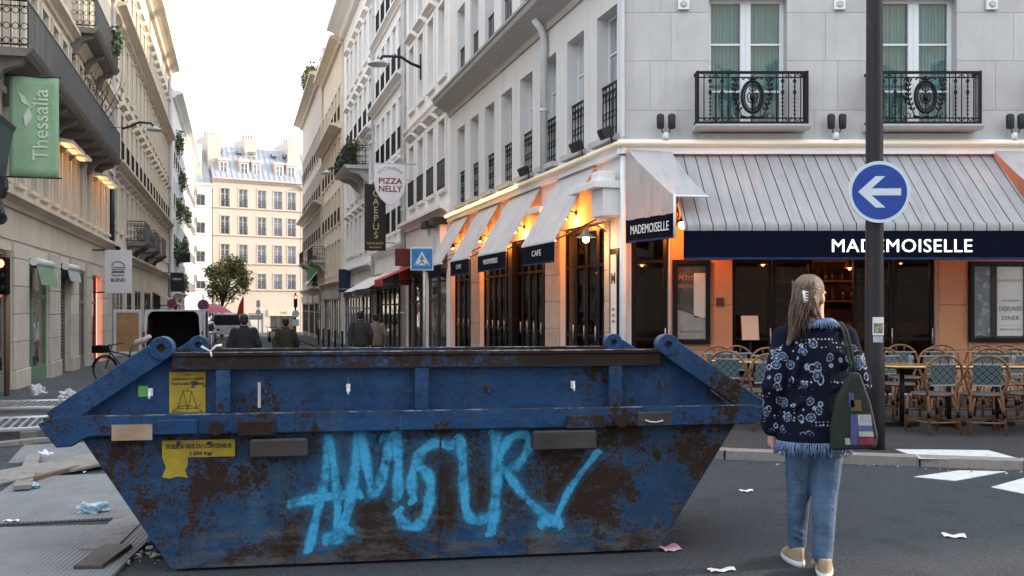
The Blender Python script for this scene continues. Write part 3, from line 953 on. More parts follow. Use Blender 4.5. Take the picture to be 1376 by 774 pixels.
# small square boxes and lamps on the front wall
for x in (ppx(918), ppx(1127), ppx(1331)):
    b = MB().box((-0.09, -0.05, -0.09), (0.09, 0, 0.09)).build('wall_box', WHITEM, CW, T(x, -0.015, 6.33), bevel=0.008)
    MB().lathe([(0.055, 0), (0.055, 0.012), (0.04, 0.02)], (0, 0, 0), 16, 0, 'y', Matrix.Rotation(R(180), 4, 'Z')).build('dial', GFRAME, b, T(0, -0.051, 0))
def floodlight(x, M, loc_label):
    o = thing('floodlight', loc_label, 'lamp', CORNER, 0)
    o.matrix_world = T(*CORNER) @ M @ T(x, -0.16, 4.156)
    for sx in (-1, 1):
        MB().tube([(0, 0.05, 0.08), (sx * 0.05, 0.02, 0.1), (sx * 0.085, 0.0, 0.2)], 0.009, 6).build('stem', DKGREY, o)
        h = MB().lathe([(0.045, 0.16), (0.058, 0.18), (0.062, 0.36), (0.05, 0.385), (0.02, 0.40)], (sx * 0.09, 0, 0), 12).build('housing', DKGREY, o)
    MB().lathe([(0.05, 0.0), (0.05, 0.09), (0.03, 0.11)], (0, 0.04, 0.0), 12).build('junction_box', WHITEM, o)
    return o
floodlight(ppx(893), Matrix(), 'pair of small dark floodlights on the ledge beside the building corner')
floodlight(ppx(1120), Matrix(), 'pair of small dark floodlights on the ledge between the two window balconies')
floodlight(ppx(1358), Matrix(), 'pair of small dark floodlights on the ledge above the grey awning end wing')
for x, lb in ((-0.25, 'dark floodlight on the side facade ledge at the building corner'), (-1.65, 'dark floodlight on the side facade ledge between the first two windows'), (-4.9, 'dark floodlight on the side facade ledge just past the drainpipe')):
    o = thing('floodlight', lb, 'lamp'); o.matrix_world = T(*CORNER) @ MS @ T(x, -0.12, 4.156)
    MB().tube([(0, 0, 0), (0, -0.02, 0.12)], 0.012, 6).build('stem', DKGREY, o)
    MB().box((-0.1, -0.14, 0.1), (0.1, 0.06, 0.28)).build('housing', DKGREY, o, Rx(R(25)), bevel=0.02)

# ------------------------------------------------------------------ awnings
def stripe_mat(name, step, base, line, wline, transl=0.18):
    m, t, p = newmat(name)
    o = coords(t)
    sp = t.nodes.new('ShaderNodeSeparateXYZ'); t.links.new(o, sp.inputs[0])
    fr = mth(t, 'FRACT', mth(t, 'DIVIDE', mth(t, 'ADD', sp.outputs['X'], 50.0), step))
    ln = mth(t, 'LESS_THAN', fr, wline)
    nz = maprange(t, noise(t, o, 1.3, 5), 0.3, 0.7)
    dirt = maprange(t, noise(t, scaled(t, o, (9, 1, 1)), 1.2, 6), 0.48, 0.72, 0, 0.45)
    bc = mixc(t, nz, tuple(x * 0.9 for x in base), tuple(min(1, x * 1.08) for x in base))
    bc = mixc(t, dirt, bc, tuple(x * 0.55 for x in base))
    cc = mixc(t, ln, bc, line)
    t.links.new(cc, p.inputs['Base Color']); p.inputs['Roughness'].default_value = 0.85
    p.inputs['Specular IOR Level'].default_value = 0.2
    tl = t.nodes.new('ShaderNodeBsdfTranslucent'); t.links.new(cc, tl.inputs['Color'])
    ms = t.nodes.new('ShaderNodeMixShader'); ms.inputs[0].default_value = transl
    out = t.nodes['Material Output']
    t.links.new(p.outputs[0], ms.inputs[1]); t.links.new(tl.outputs[0], ms.inputs[2]); t.links.new(ms.outputs[0], out.inputs['Surface'])
    wr = noise(t, scaled(t, o, (2.5, 0.8, 0.8)), 2.2, 4, 0.55)
    bumpn(t, p, mth(t, 'ADD', wr, mth(t, 'MULTIPLY', noise(t, o, 260, 2), 0.03)), 0.5, 0.06)
    return m
AWN = stripe_mat('striped_canvas', 0.19, (0.385, 0.38, 0.38), (0.04, 0.055, 0.08), 0.085)
AWN2 = stripe_mat('side_striped_canvas', 0.105, (0.60, 0.59, 0.58), (0.24, 0.26, 0.3), 0.12, 0.12)
CANV = stripe_mat('plain_canvas', 50, (0.41, 0.405, 0.4), (0.41, 0.405, 0.4), 0.0, 0.12)

def sheet(prof, x0, x1, nx, wav=0.0, M=None, thick=0.006):
    """cloth: profile in (y,z) swept in x with slight sag between ribs"""
    m = MB(); n = len(prof)
    for side in (0, 1):
        k = len(m.v)
        for i in range(nx + 1):
            x = x0 + (x1 - x0) * i / nx
            for j, (y, z) in enumerate(prof):
                sg = wav * math.sin(i * 0.9 + j * 0.35) * math.sin(math.pi * j / (n - 1))
                m.v.append((x, y + (0.0 if side == 0 else thick * 0.6), z + sg - (0 if side == 0 else thick)))
        for i in range(nx):
            for j in range(n - 1):
                a = k + i * n + j
                m.f.append([a, a + n, a + n + 1, a + 1]); m.mi.append(0); m.sm.append(True)
    return m
# main awning
AX0, AX1 = 0.69, 5.9
aw = thing('striped_awning', 'long pale grey awning with thin dark stripes over the cafe terrace, navy valance reading MADEMOISELLE', 'awning', CORNER)
prof = [(0.0, 3.93)] + [(-1.34 * k / 8, 3.93 - 1.19 * k / 8) for k in range(1, 9)] + [(-1.37, 2.735), (-1.395, 2.71), (-1.405, 2.67), (-1.40, 2.61)]
sheet(prof, AX0, AX1, 110, 0.014).build('canopy', AWN, aw)
MB().box((AX0 + 0.01, -1.385, 2.585), (AX1, -1.345, 2.635)).build('front_bar', WHITEM, aw)
def valance(x0, x1, zt, zb, y, parent, M=None, amp=0.006, mat=NAVY, edge=True):
    n = max(8, int((x1 - x0) / 0.05)); m = MB(); e = MB()
    for (mm, za, zc, off) in ((m, zt, zb + 0.03, 0.0), (e, zb + 0.034, zb, -0.003)):
        vs = []
        for i in range(n + 1):
            x = x0 + (x1 - x0) * i / n
            yy = y + amp * math.sin(i * 0.8) + amp * 0.7 * math.sin(i * 0.23 + 1)
            vs += [(x, y + off, za), (x, yy + off, (za + zc) / 2), (x, yy * 1.0 + off, zc)]
        mm.add(vs, [(3*i+j, 3*i+3+j, 3*i+4+j, 3*i+1+j) for i in range(n) for j in range(2)], 0, None, True)
    v = m.build('valance', mat, parent, M)
    if edge: e.build('hem', NAVY2, v)
    return v
v = valance(AX0, AX1 + 0.0, 2.62, 2.185, -1.39, aw)
LIT = emat('lit_letter', (1.0, 0.95, 0.84), 0.55)
text('MADEMOISELLE', 0.27, LIT, v, T(3.865, -1.408, 2.375), width=2.04, extrude=0.006, bold=0.0, spacing=1.08)
for x in (1.2, 3.3, 5.4): MB().tube([(x, -0.02, 3.3), (x, -0.7, 2.95), (x, -1.35, 2.64)], 0.018, 6).build('arm', WHITEM, aw)

# end wings of the terrace awning
def wing(pts_roof, cheek, name_label):
    o = thing('awning_wing', name_label, 'awning', CORNER)
    c = [Vector(p) for p in pts_roof]
    m = MB(); n = 10
    for i in range(n + 1):
        for j in range(n + 1):
            u, v_ = i / n, j / n
            p = (c[0] * (1-u) + c[1] * u) * (1-v_) + (c[3] * (1-u) + c[2] * u) * v_
            p = p + Vector((0, 0, -0.05 * math.sin(math.pi * v_)))
            m.v.append(tuple(p))
    for i in range(n):
        for j in range(n):
            a = i * (n + 1) + j
            m.f.append([a, a + 1, a + n + 2, a + n + 1]); m.mi.append(0); m.sm.append(True)
    m.build('canopy', CANV, o)
    k = [Vector(p) for p in cheek]      # top wall, top front, bottom front, bottom wall
    m = MB()
    d = (k[1] - k[0]); d.z = 0; side = Vector((-d.y, d.x, 0)).normalized()
    for i in range(n + 1):
        for j in range(n + 1):
            u, v_ = i / n, j / n
            p = (k[0] * (1-u) + k[1] * u) * (1-v_) + (k[3] * (1-u) + k[2] * u) * v_
            if i not in (0, n): p = p + side * 0.012 * math.sin(u * 19 + v_ * 2) * v_
            m.v.append(tuple(p))
    for i in range(n):
        for j in range(n):
            a = i * (n + 1) + j
            m.f.append([a, a + 1, a + n + 2, a + n + 1]); m.mi.append(0); m.sm.append(True)
    m.build('side_curtain', CANV, o)
    return o, k
W1, k1 = wing([(0.02, -0.11, 4.0), (0.72, -0.11, 3.96), (1.06, -1.32, 3.12), (0.56, -1.32, 3.13)],
              [(0.0, -0.11, 3.98), (0.555, -1.32, 3.12), (0.555, -1.32, 2.86), (0.0, -0.11, 2.86)], 'plain grey awning wing at the building corner above a slanted navy MADEMOISELLE valance')
a, b = k1[3], k1[2]; d = b - a
MW = T(a.x, a.y, 0) @ Rz(math.atan2(d.y, d.x))
v = valance(0.0, d.length, 2.87, 2.5, -0.004, W1, MW, 0.004)
text('MADEMOISELLE', 0.2, LETTER, v, T(d.length * 0.52, -0.014, 2.69), width=d.length * 0.8, extrude=0.002)
MB().tube([(0.57, -1.33, 2.5), (0.57, -1.33, 3.15)], 0.02, 8).build('post', WHITEM, W1)
MB().tube([(0.555, -1.33, 3.12), (1.07, -1.33, 3.11)], 0.018, 8).build('front_bar', WHITEM, W1)
W2, k2 = wing([(5.86, -0.11, 3.97), (6.6, -0.11, 3.97), (6.6, -1.32, 3.05), (6.05, -1.32, 3.1)],
              [(6.6, -0.11, 3.96), (6.6, -1.32, 3.05), (6.6, -1.32, 2.5), (6.6, -0.11, 2.5)], 'plain grey awning wing beyond the far end of the long striped awning')
MB().tube([(6.05, -1.33, 3.09), (6.61, -1.33, 3.04)], 0.018, 8).build('front_bar', WHITEM, W2)
MB().tube([(6.58, -1.3, PZ), (6.58, -1.3, 3.05)], 0.02, 8).build('post', WHITEM, W2)

# four steep side awnings
for i, (t0, t1, tx, lb) in enumerate(((1.23, 3.22, 'CAFE', 'steep pale side awning next to the building corner, navy valance reading CAFE'),
                                      (4.35, 6.7, 'MADEMOISELLE', 'steep pale side awning just past the drainpipe, small MADEMOISELLE on its navy valance'),
                                      (7.57, 9.58, 'CAFE', 'steep pale side awning second from the far end of the cafe side'),
                                      (10.7, 12.55, '', 'steep pale side awning at the far end of the cafe, nearest the blue crossing sign'))):
    o = thing('side_awning', lb, 'awning', CORNER, RIGHT_RZ, 'steep awnings along the cafe side')
    prof = [(-0.02 - 0.75 * k / 8, 3.95 - 1.29 * k / 8) for k in range(9)] + [(-0.785, 2.64), (-0.785, 2.61)]
    sheet(prof, -t1, -t0, 40, 0.006).build('canopy', AWN2, o)
    MB().tube([(-t1, -0.765, 2.62), (-t0, -0.765, 2.62)], 0.022, 8).build('front_bar', WHITEM, o)
    for x in (-t1 + 0.03, -t0 - 0.03):
        MB().tube([(x, -0.01, 3.0), (x, -0.76, 2.63)], 0.014, 6).build('arm', DKGREY, o)
    v = valance(-t1, -t0, 2.62, 2.25, -0.78, o, None, 0.005)
    if tx: text(tx, 0.15, LETTER, v, T(-(t0 + t1) / 2, -0.797, 2.45), width=(0.55 if len(tx) < 6 else 1.2), extrude=0.002)

# lamps under the awnings (lit in the photograph)
def spot(t_, z, lb, power=14):
    o = thing('heat_lamp', lb, 'lamp'); o.matrix_world = T(*CORNER) @ MS @ T(-t_, -0.003, z)
    MB().lathe([(0.05, 0), (0.05, 0.02)], (0, 0, 0), 10, 0, 'y', Rz(math.pi)).build('wall_plate', DKGREY, o)
    MB().tube([(0, 0, 0), (0, -0.12, 0.04), (0, -0.2, 0.0)], 0.012, 6).build('arm', DKGREY, o)
    MB().lathe([(0.03, 0.0), (0.05, -0.03), (0.075, -0.13), (0.07, -0.13), (0.04, -0.03)], (0, -0.22, 0.02), 12).build('shade', DKGREY, o)
    b = MB().lathe([(0.005, -0.15), (0.03, -0.135), (0.035, -0.11), (0.015, -0.07)], (0, -0.22, 0.02), 10).build('bulb', BULB, o)
    point('lamp_light', (0, -0.24, -0.2), power * 1.3, (1.0, 0.24, 0.035), 0.06, o)
    return o
spot(2.3, 3.2, 'small lit orange lamp on the wall under the CAFE awning', 26)
spot(5.6, 3.2, 'small lit orange lamp on the wall under the small MADEMOISELLE side awning', 30)
spot(8.7, 3.2, 'small lit orange lamp under the side awning second from the far end', 26)
spot(11.8, 3.2, 'small lit orange lamp under the side awning beside the blue crossing sign', 20)
o = thing('gooseneck_lamp', 'green metal gooseneck lamp with a lit bulb near the corner post', 'lamp'); o.matrix_world = T(*CORNER) @ MS @ T(-0.75, -0.03, 2.75)
MB().tube([(0, 0, 0.0), (0, -0.15, 0.1), (0, -0.3, 0.08), (0, -0.36, 0.0)], 0.012, 6).build('arm', DKGREY, o)
MB().lathe([(0.03, 0.02), (0.06, -0.03), (0.17, -0.1), (0.165, -0.105), (0.05, -0.04)], (0, -0.36, 0), 16).build('shade', pm('lamp_green', (0.1, 0.15, 0.14), 0.4), o)
MB().lathe([(0.01, -0.19), (0.05, -0.17), (0.055, -0.13), (0.03, -0.06)], (0, -0.36, 0), 10).build('bulb', BULB, o)
point('lamp_light', (0, -0.36, -0.25), 8, (1.0, 0.5, 0.18), 0.05, o)
o = thing('wall_lantern', 'wrought iron wall lantern with a lit bulb between the corner wing and the striped awning', 'lamp'); o.matrix_world = T(*CORNER) @ T(0.82, -0.03, 2.75)
MB().tube([(0, 0, 0.4), (0, -0.2, 0.5), (0, -0.42, 0.36), (0, -0.5, 0.2), (0, -0.5, 0.1)], 0.014, 6).tube([(0, -0.02, 0.05), (0, -0.2, 0.2), (0, -0.1, 0.32), (0, -0.03, 0.25)], 0.01, 6).build('bracket', IRON, o)
MB().lathe([(0.02, 0.12), (0.09, 0.06), (0.08, 0.05)], (0, -0.5, 0), 10).build('cap', IRON, o)
MB().lathe([(0.02, -0.05), (0.05, -0.02), (0.045, 0.05)], (0, -0.5, 0), 10).build('bulb', BULB, o)
point('lamp_light', (0, -0.5, -0.13), 20, (1.0, 0.24, 0.04), 0.05, o)
HEAT = emat('heater_bar', (1.0, 0.16, 0.04), 9.0)
for x, lb in ((1.75, 'glowing red heater bar under the striped awning above the ochre pier with the small plaque'), (5.5, 'glowing red heater bar under the striped awning above the framed menu case'), (3.6, 'glowing red heater bar under the middle of the striped awning')):
    o = thing('patio_heater', lb, 'heater', CORNER + Vector((x, -0.03, 3.35)))
    MB().run([(0.03, -0.05), (-0.12, -0.08), (-0.14, 0.0), (-0.1, 0.06), (0.03, 0.05)], -0.42, 0.42).build('housing', DKGREY, o)
    MB().tube([(-0.38, -0.135, -0.06), (0.38, -0.135, -0.06)], 0.014, 6).build('element', HEAT, o)
    point('heater_light', (0, -0.35, 0.08), 15 if x != 3.6 else 4, (1.0, 0.2, 0.05), 0.2, o)

# ------------------------------------------------------------------ posters, plaques, menu
PAPER = pm('poster_paper', (0.62, 0.61, 0.57), 0.8, var=0.08, scale=3, bump=0.05)
INK = pm('dark_ink', (0.03, 0.03, 0.035), 0.8)
BOARD = pm('slate_board', (0.035, 0.035, 0.04), 0.35, var=0.5, scale=4, c2=(0.1, 0.085, 0.07), lo=0.56, hi=0.6)
def case(x0, x1, z0, z1, label, y=-0.03, fr=0.07):
    o = thing('display_case', label, 'display case', CORNER + Vector(((x0 + x1) / 2, y, z0)))
    h, wd = z1 - z0, x1 - x0
    f = MB()
    f.box((-wd/2, -0.07, 0), (-wd/2 + fr, 0, h)); f.box((wd/2 - fr, -0.07, 0), (wd/2, 0, h)); f.box((-wd/2 + fr, -0.07, 0), (wd/2 - fr, 0, fr)); f.box((-wd/2 + fr, -0.07, h - fr), (wd/2 - fr, 0, h))
    f.build('frame', BLACKF, o, bevel=0.005, seg=1)
    MB().box((-wd/2 + fr, -0.03, fr), (wd/2 - fr, -0.002, h - fr)).build('back_board', BOARD, o)
    MB().box((-wd/2 + fr, -0.056, fr), (wd/2 - fr, -0.052, h - fr)).build('pane', clearglass('case_glass', (0.95, 0.96, 0.96), 0.012), o)
    return o
o = case(ppx(1300), ppx(1378), 0.93, 2.22, 'black framed menu case with a white MADEMOISELLE poster behind glass')
MB().box((-0.02, -0.036, 0.1), (0.40, -0.031, 1.2)).build('poster', PAPER, o)
text('M A D E M O I S E L L E', 0.055, INK, o, T(0.17, -0.038, 0.98), width=0.62, extrude=0.0008)
for tx, z, s_, wd in (('PETIT DEJEUNER', 0.66, 0.04, 0.28), ('DEJEUNER', 0.53, 0.1, 0.36), ('DINER', 0.38, 0.1, 0.28), ('SERVICE NON STOP', 0.2, 0.04, 0.34)):
    text(tx, s_, INK, o, T(0.19, -0.038, z), width=wd, extrude=0.0008)
MB().box((0.0, -0.038, 0.26), (0.39, -0.037, 0.263)).build('rule', INK, o)
MB().box((-0.40, -0.036, 0.1), (-0.14, -0.031, 1.2)).build('poster', pm('dim_poster', (0.12, 0.15, 0.18), 0.5, var=0.4, scale=4, c2=(0.3, 0.33, 0.36), lo=0.55, hi=0.6), o)
MB().box((-0.12, -0.045, 0.07), (-0.04, -0.03, 1.22)).build('mullion', BLACKF, o)
o = case(ppx(903), ppx(953), 0.9, 2.24, 'black framed slate board case beside the narrow ochre pier')
ORT = pm('orange_chalk', (0.5, 0.2, 0.06), 0.8)
text('PETIT DEJ', 0.1, ORT, o, T(0.0, -0.034, 1.05), width=0.4, extrude=0.0008); text('BRUNCH', 0.08, ORT, o, T(-0.06, -0.034, 0.92), width=0.3, extrude=0.0008)
MB().box((0.04, -0.036, 0.42), (0.225, -0.031, 1.13)).build('poster', PAPER, o)
MB().add([(-0.22, -0.036, 0.08), (0.225, -0.036, 0.08), (0.225, -0.036, 0.4), (-0.22, -0.036, 0.55)], [(0, 1, 2, 3)]).build('menu_sheet', pm('grey_sheet', (0.3, 0.29, 0.27), 0.7, var=0.2, scale=4), o)
text('tous les jours', 0.06, INK, o, T(0.0, -0.038, 0.2), width=0.36, extrude=0.0008)
MB().box((ppx(967) - 0.06, -0.045, 1.5), (ppx(967) + 0.06, -0.0301, 1.64)).build('plaque', pm('bronze_plaque', (0.05, 0.025, 0.02), 0.4), CW)
MB().box((-0.62, -0.02, 0.3), (-0.24, -0.003, 2.45)).build('sign_frame', BLACKF, CW, MS)
sp_ = MB().box((-0.55, -0.03, 0.35), (-0.31, -0.021, 2.35)).build('sign_panel', PAPER, CW, MS)
text('M', 0.26, INK, sp_, T(-0.43, -0.033, 1.95), extrude=0.001, bold=0.004)
for k, z in enumerate((1.45, 1.35, 1.25)): text('CAFE', 0.06, INK, sp_, T(-0.43, -0.033, z), extrude=0.001)
o = thing('menu_stand', 'small upright menu card on a black stand in front of the dark doors', 'menu', CORNER + Vector((ppx(998), -0.5, PZ)))
MB().box((-0.1, -0.1, 0), (0.1, 0.1, 0.02)).tube([(0, 0, 0.02), (0, 0, 0.95)], 0.015, 8).build('stand', BLACKF, o)
MB().box((-0.13, -0.012, 0), (0.13, 0.012, 0.38)).build('card', pm('menu_card', (0.5, 0.33, 0.24), 0.7), o, T(0, -0.02, 0.9) @ Rx(R(-12)))

# interior glimpses: bar shelves, pendants
bar = thing('bar_counter', 'dark wooden bar with bottle shelves inside the cafe', 'bar', CORNER + Vector((4.6, 3.2, PZ)))
MB().box((-1.3, -0.3, 0), (1.6, 0.3, 1.1)).build('counter', pm('bar_wood', (0.12, 0.05, 0.025), 0.4, var=0.3, scale=5), bar, bevel=0.01)
for z in (1.5, 1.9, 2.3):
    MB().box((-1.2, 0.6, z), (1.6, 0.9, z + 0.04)).build('shelf', MATS['bar_wood'], bar)
GL = pm('bottle_glass', (0.05, 0.03, 0.02), 0.1, var=0.6, scale=3, perobj=0.6)
bot = MB().lathe([(0.035, 0), (0.04, 0.02), (0.04, 0.18), (0.013, 0.24), (0.013, 0.3)], (0, 0, 0), 10).mesh('bottle', GL)
for z in (1.54, 1.94):
    for k in range(16):
        b = link_mesh('bottle', bot); b.location = CORNER + Vector((4.6 - 1.1 + 0.165 * k + rnd.uniform(-0.03, 0.03), 3.95, PZ + z))
        tag(b, 'dark bottle standing on the bar shelf inside the cafe', 'bottle', 'bottles on the bar shelves')
for i, (x, y, z) in enumerate(((2.7, 1.9, 2.25), (3.5, 2.7, 2.35), (4.4, 2.3, 2.2), (5.3, 2.2, 2.3), (8.2, 1.8, 2.2))):
    o = thing('pendant_lamp', 'glowing amber pendant lamp hanging inside the cafe', 'lamp', CORNER + Vector((x, y, z)), 0, 'pendant lamps inside the cafe')
    MB().tube([(0, 0, 0.1), (0, 0, 3.2 - z)], 0.006, 5).build('cord', BLACKF, o)
    MB().lathe([(0.02, 0.14), (0.07, 0.1), (0.09, 0.0), (0.085, 0.0), (0.05, 0.09)], (0, 0, 0), 12).build('shade', pm('amber_shade', (0.3, 0.08, 0.02), 0.5), o)
    MB().lathe([(0.01, -0.03), (0.035, 0.0), (0.03, 0.05)], (0, 0, 0), 10).build('bulb', emat('pendant_bulb', (1.0, 0.35, 0.08), 10.0), o)
    point('lamp_light', (0, 0, -0.1), 4, (1.0, 0.32, 0.08), 0.06, o)
for t_ in (3.0, 6.0, 9.0):
    p = CORNER + S * t_ + N * 1.6
    o = thing('pendant_lamp', 'glowing amber pendant lamp behind the side doors of the cafe', 'lamp', (p.x, p.y, 2.3), 0, 'pendant lamps behind the side doors')
    MB().tube([(0, 0, 0.1), (0, 0, 0.9)], 0.006, 5).build('cord', BLACKF, o)
    MB().lathe([(0.02, 0.14), (0.07, 0.1), (0.09, 0.0), (0.085, 0.0), (0.05, 0.09)], (0, 0, 0), 12).build('shade', MATS['amber_shade'], o)
    MB().lathe([(0.01, -0.03), (0.035, 0.0), (0.03, 0.05)], (0, 0, 0), 10).build('bulb', MATS['pendant_bulb'], o)
    point('lamp_light', (0, 0, -0.1), 6, (1.0, 0.45, 0.16), 0.06, o)

# ------------------------------------------------------------------ terrace chairs and tables
def woven(name, a, b, sc_):
    m, t, p = newmat(name)
    o = coords(t)
    sp = t.nodes.new('ShaderNodeSeparateXYZ'); t.links.new(scaled(t, o, (sc_, sc_, sc_)), sp.inputs[0])
    h = mth(t, 'ADD', sp.outputs['Z'], sp.outputs['Y'])
    u = mth(t, 'PINGPONG', mth(t, 'ADD', sp.outputs['X'], h), 0.5); v = mth(t, 'PINGPONG', mth(t, 'SUBTRACT', sp.outputs['X'], h), 0.5)
    k = mth(t, 'MAXIMUM', u, v)
    f = mth(t, 'PINGPONG', mth(t, 'MULTIPLY', k, 4.0), 1.0)
    cc = mixc(t, mth(t, 'GREATER_THAN', f, 0.5), a, b)
    t.links.new(cc, p.inputs['Base Color']); p.inputs['Roughness'].default_value = 0.45
    bumpn(t, p, noise(t, o, 160, 2), 0.3)
    return m
WEAVE = woven('woven_back', (0.008, 0.018, 0.026), (0.07, 0.115, 0.125), 11.0)
RATTAN = pm('rattan_cane', (0.14, 0.065, 0.028), 0.45, var=0.3, scale=12, bump=0.2, bscale=60)
def arc_pts(W, z0, z1, y0, y1, n=14):
    pts = []
    for k in range(n + 1):
        a = math.pi * k / n
        pts.append((-W * math.cos(a), y0 + (y1 - y0) * math.sin(a), z0 + (z1 - z0) * math.sin(a)))
    return pts
ORD = ['first', 'second', 'third', 'fourth', 'fifth', 'sixth', 'seventh', 'eighth', 'ninth', 'tenth']
def make_chair():
    # faces -Y: the back of the chair is at +Y
    c = thing('bistro_chair', 'x', 'chair')
    for sx in (-1, 1):
        MB().tube([(sx * 0.19, 0.26, 0.0), (sx * 0.165, 0.19, 0.4), (sx * 0.17, 0.19, 0.5)], [0.016, 0.016, 0.014], 7).build('leg', RATTAN, c)
        MB().tube([(sx * 0.2, -0.2, 0.0), (sx * 0.18, -0.17, 0.43)], 0.016, 7).build('leg', RATTAN, c)
        MB().tube([(sx * 0.12, 0.2, 0.41), (sx * 0.17, 0.225, 0.22)], 0.01, 5).build('brace', RATTAN, c)
        MB().tube([(sx * 0.12, -0.18, 0.41), (sx * 0.19, -0.185, 0.22)], 0.01, 5).build('brace', RATTAN, c)
        for y, x in ((0.224, 0.178), (-0.186, 0.19)): MB().lathe([(0.021, 0.19), (0.021, 0.26)], (sx * x, y, 0), 7).build('binding', BLACKF, c)
    MB().tube([(-0.185, 0.238, 0.14), (0.185, 0.238, 0.14)], 0.011, 6).tube([(-0.19, -0.195, 0.14), (0.19, -0.195, 0.14)], 0.011, 6).tube([(-0.185, 0.238, 0.14), (-0.195, -0.195, 0.14)], 0.011, 6).tube([(0.185, 0.238, 0.14), (0.195, -0.195, 0.14)], 0.011, 6).build('stretcher', RATTAN, c)
    MB().lathe([(0.2, 0.425), (0.215, 0.44), (0.2, 0.458), (0.1, 0.452)], (0, 0, 0), 20).build('seat', WEAVE, c)
    MB().tube([(0.21 * math.cos(a), 0.21 * math.sin(a), 0.44) for a in [2 * math.pi * k / 20 for k in range(20)]], 0.014, 6, True).build('seat_rim', RATTAN, c)
    pts = [(-0.17, 0.19, 0.44), (-0.19, 0.2, 0.52), (-0.235, 0.215, 0.64)] + [(-0.22 * math.cos(a), 0.23 + 0.02 * math.sin(a), 0.70 + 0.18 * math.sin(a)) for a in [math.pi * k / 10 for k in range(11)]] + [(0.235, 0.215, 0.64), (0.19, 0.2, 0.52), (0.17, 0.19, 0.44)]
    MB().tube(pts, 0.015, 7).build('back_frame', RATTAN, c)
    MB().run([(0.21, 0.55), (0.205, 0.56), (0.222, 0.78), (0.23, 0.775)], -0.145, 0.145).build('back_panel', WEAVE, c)
    MB().box((-0.15, 0.2, 0.545), (0.15, 0.222, 0.56)).build('panel_edge', pm('pale_binding', (0.24, 0.27, 0.27), 0.5), c)
    MB().box((-0.15, 0.213, 0.775), (0.15, 0.236, 0.79)).tube([(-0.21, 0.222, 0.78), (0.21, 0.222, 0.78)], 0.009, 5).build('panel_edge', pm('pale_binding', (0.24, 0.27, 0.27), 0.5), c)
    for sx in (-1, 1): MB().tube([(sx * 0.05, 0.235, 0.79), (sx * 0.06, 0.25, 0.87)], 0.008, 5).build('spindle', RATTAN, c)
    return c
chair0 = make_chair(); used = [0]
def chair(x, y, rz, lb, grp):
    o = chair0 if not used[0] else copy_tree(chair0)
    used[0] = 1
    o.location = (x, y, PZ); o.rotation_euler = (0, 0, rz); o['label'] = lb; o['group'] = grp
def table(x, y, lb):
    o = thing('cafe_table', lb, 'table', (x, y, PZ), 0, 'round cafe tables on the terrace')
    MB().lathe([(0.3, 0.70), (0.31, 0.705), (0.31, 0.735), (0.3, 0.74)], (0, 0, 0), 24).build('table_top', pm('table_top', (0.16, 0.1, 0.06), 0.35, var=0.2), o)
    MB().tube([(0.313 * math.cos(a), 0.313 * math.sin(a), 0.72) for a in [2 * math.pi * k / 24 for k in range(24)]], 0.016, 6, True).build('brass_rim', pm('brass', (0.5, 0.32, 0.1), 0.35, metal=0.9, var=0.1), o)
    MB().tube([(0, 0, 0.05), (0, 0, 0.70)], 0.03, 8).build('pedestal', IRON, o)
    MB().bar((-0.2, 0, 0.03), (0.2, 0, 0.03), 0.05, 0.04).bar((0, -0.2, 0.033), (0, 0.2, 0.033), 0.05, 0.04).build('foot', IRON, o)
BACKL = ('rattan chair with its woven back to the road, %s one beyond the street pole', 'bistro chairs with their backs to the road')
FACEL = ('rattan chair facing the road behind the terrace tables, %s one beyond the street pole', 'bistro chairs facing the road')
REARL = ('rattan chair in the last row against the cafe front, %s one beyond the street pole', 'bistro chairs against the cafe front')
for i, px in enumerate((1243, 1306, 1372, 1440)):
    Yf = 11.1; chair((px - 688) * Yf / FOC, Yf - 0.18 + rnd.uniform(-0.1, 0.1), math.pi + rnd.uniform(-0.3, 0.3), BACKL[0] % ORD[i], BACKL[1])
for i, px in enumerate((1205, 1270, 1338, 1378)):
    Yf = 12.3; chair((px - 688) * Yf / FOC, Yf, rnd.uniform(-0.4, 0.4), FACEL[0] % ORD[i], FACEL[1])
for i, px in enumerate((1216, 1265, 1322, 1358, 1400)):
    Yf = 13.4; chair((px - 688) * Yf / FOC, Yf, rnd.uniform(-0.45, 0.45), REARL[0] % ORD[i], REARL[1])
for i, px in enumerate((1212, 1275, 1340, 1400)):
    Yf = 11.5; table((px - 688) * Yf / FOC, Yf, 'round brass rimmed cafe table, %s one beyond the street pole' % ORD[i])
LEFTL = ('rattan terrace chair between the skip and the street pole, %s one counting from the skip', 'bistro chairs between the skip and the woman')
for i, (px, Yf, a) in enumerate(sorted(((1016, 11.3, math.pi + 0.3), (985, 12.0, 2.6), (1000, 13.0, 0.2), (965, 12.9, -0.2), (1040, 12.4, 0.1), (1075, 11.5, 3.0), (1100, 12.9, 0.15), (1140, 13.2, -0.1), (1150, 11.4, 3.3)))):
    chair((px - 688) * Yf / FOC, Yf, a, LEFTL[0] % ORD[i], LEFTL[1])
for i, (px, Yf) in enumerate(((990, 12.45), (1055, 11.95), (1120, 12.2))): table((px - 688) * Yf / FOC, Yf, 'round brass rimmed cafe table between skip and street pole, %s one from the skip' % ORD[i])

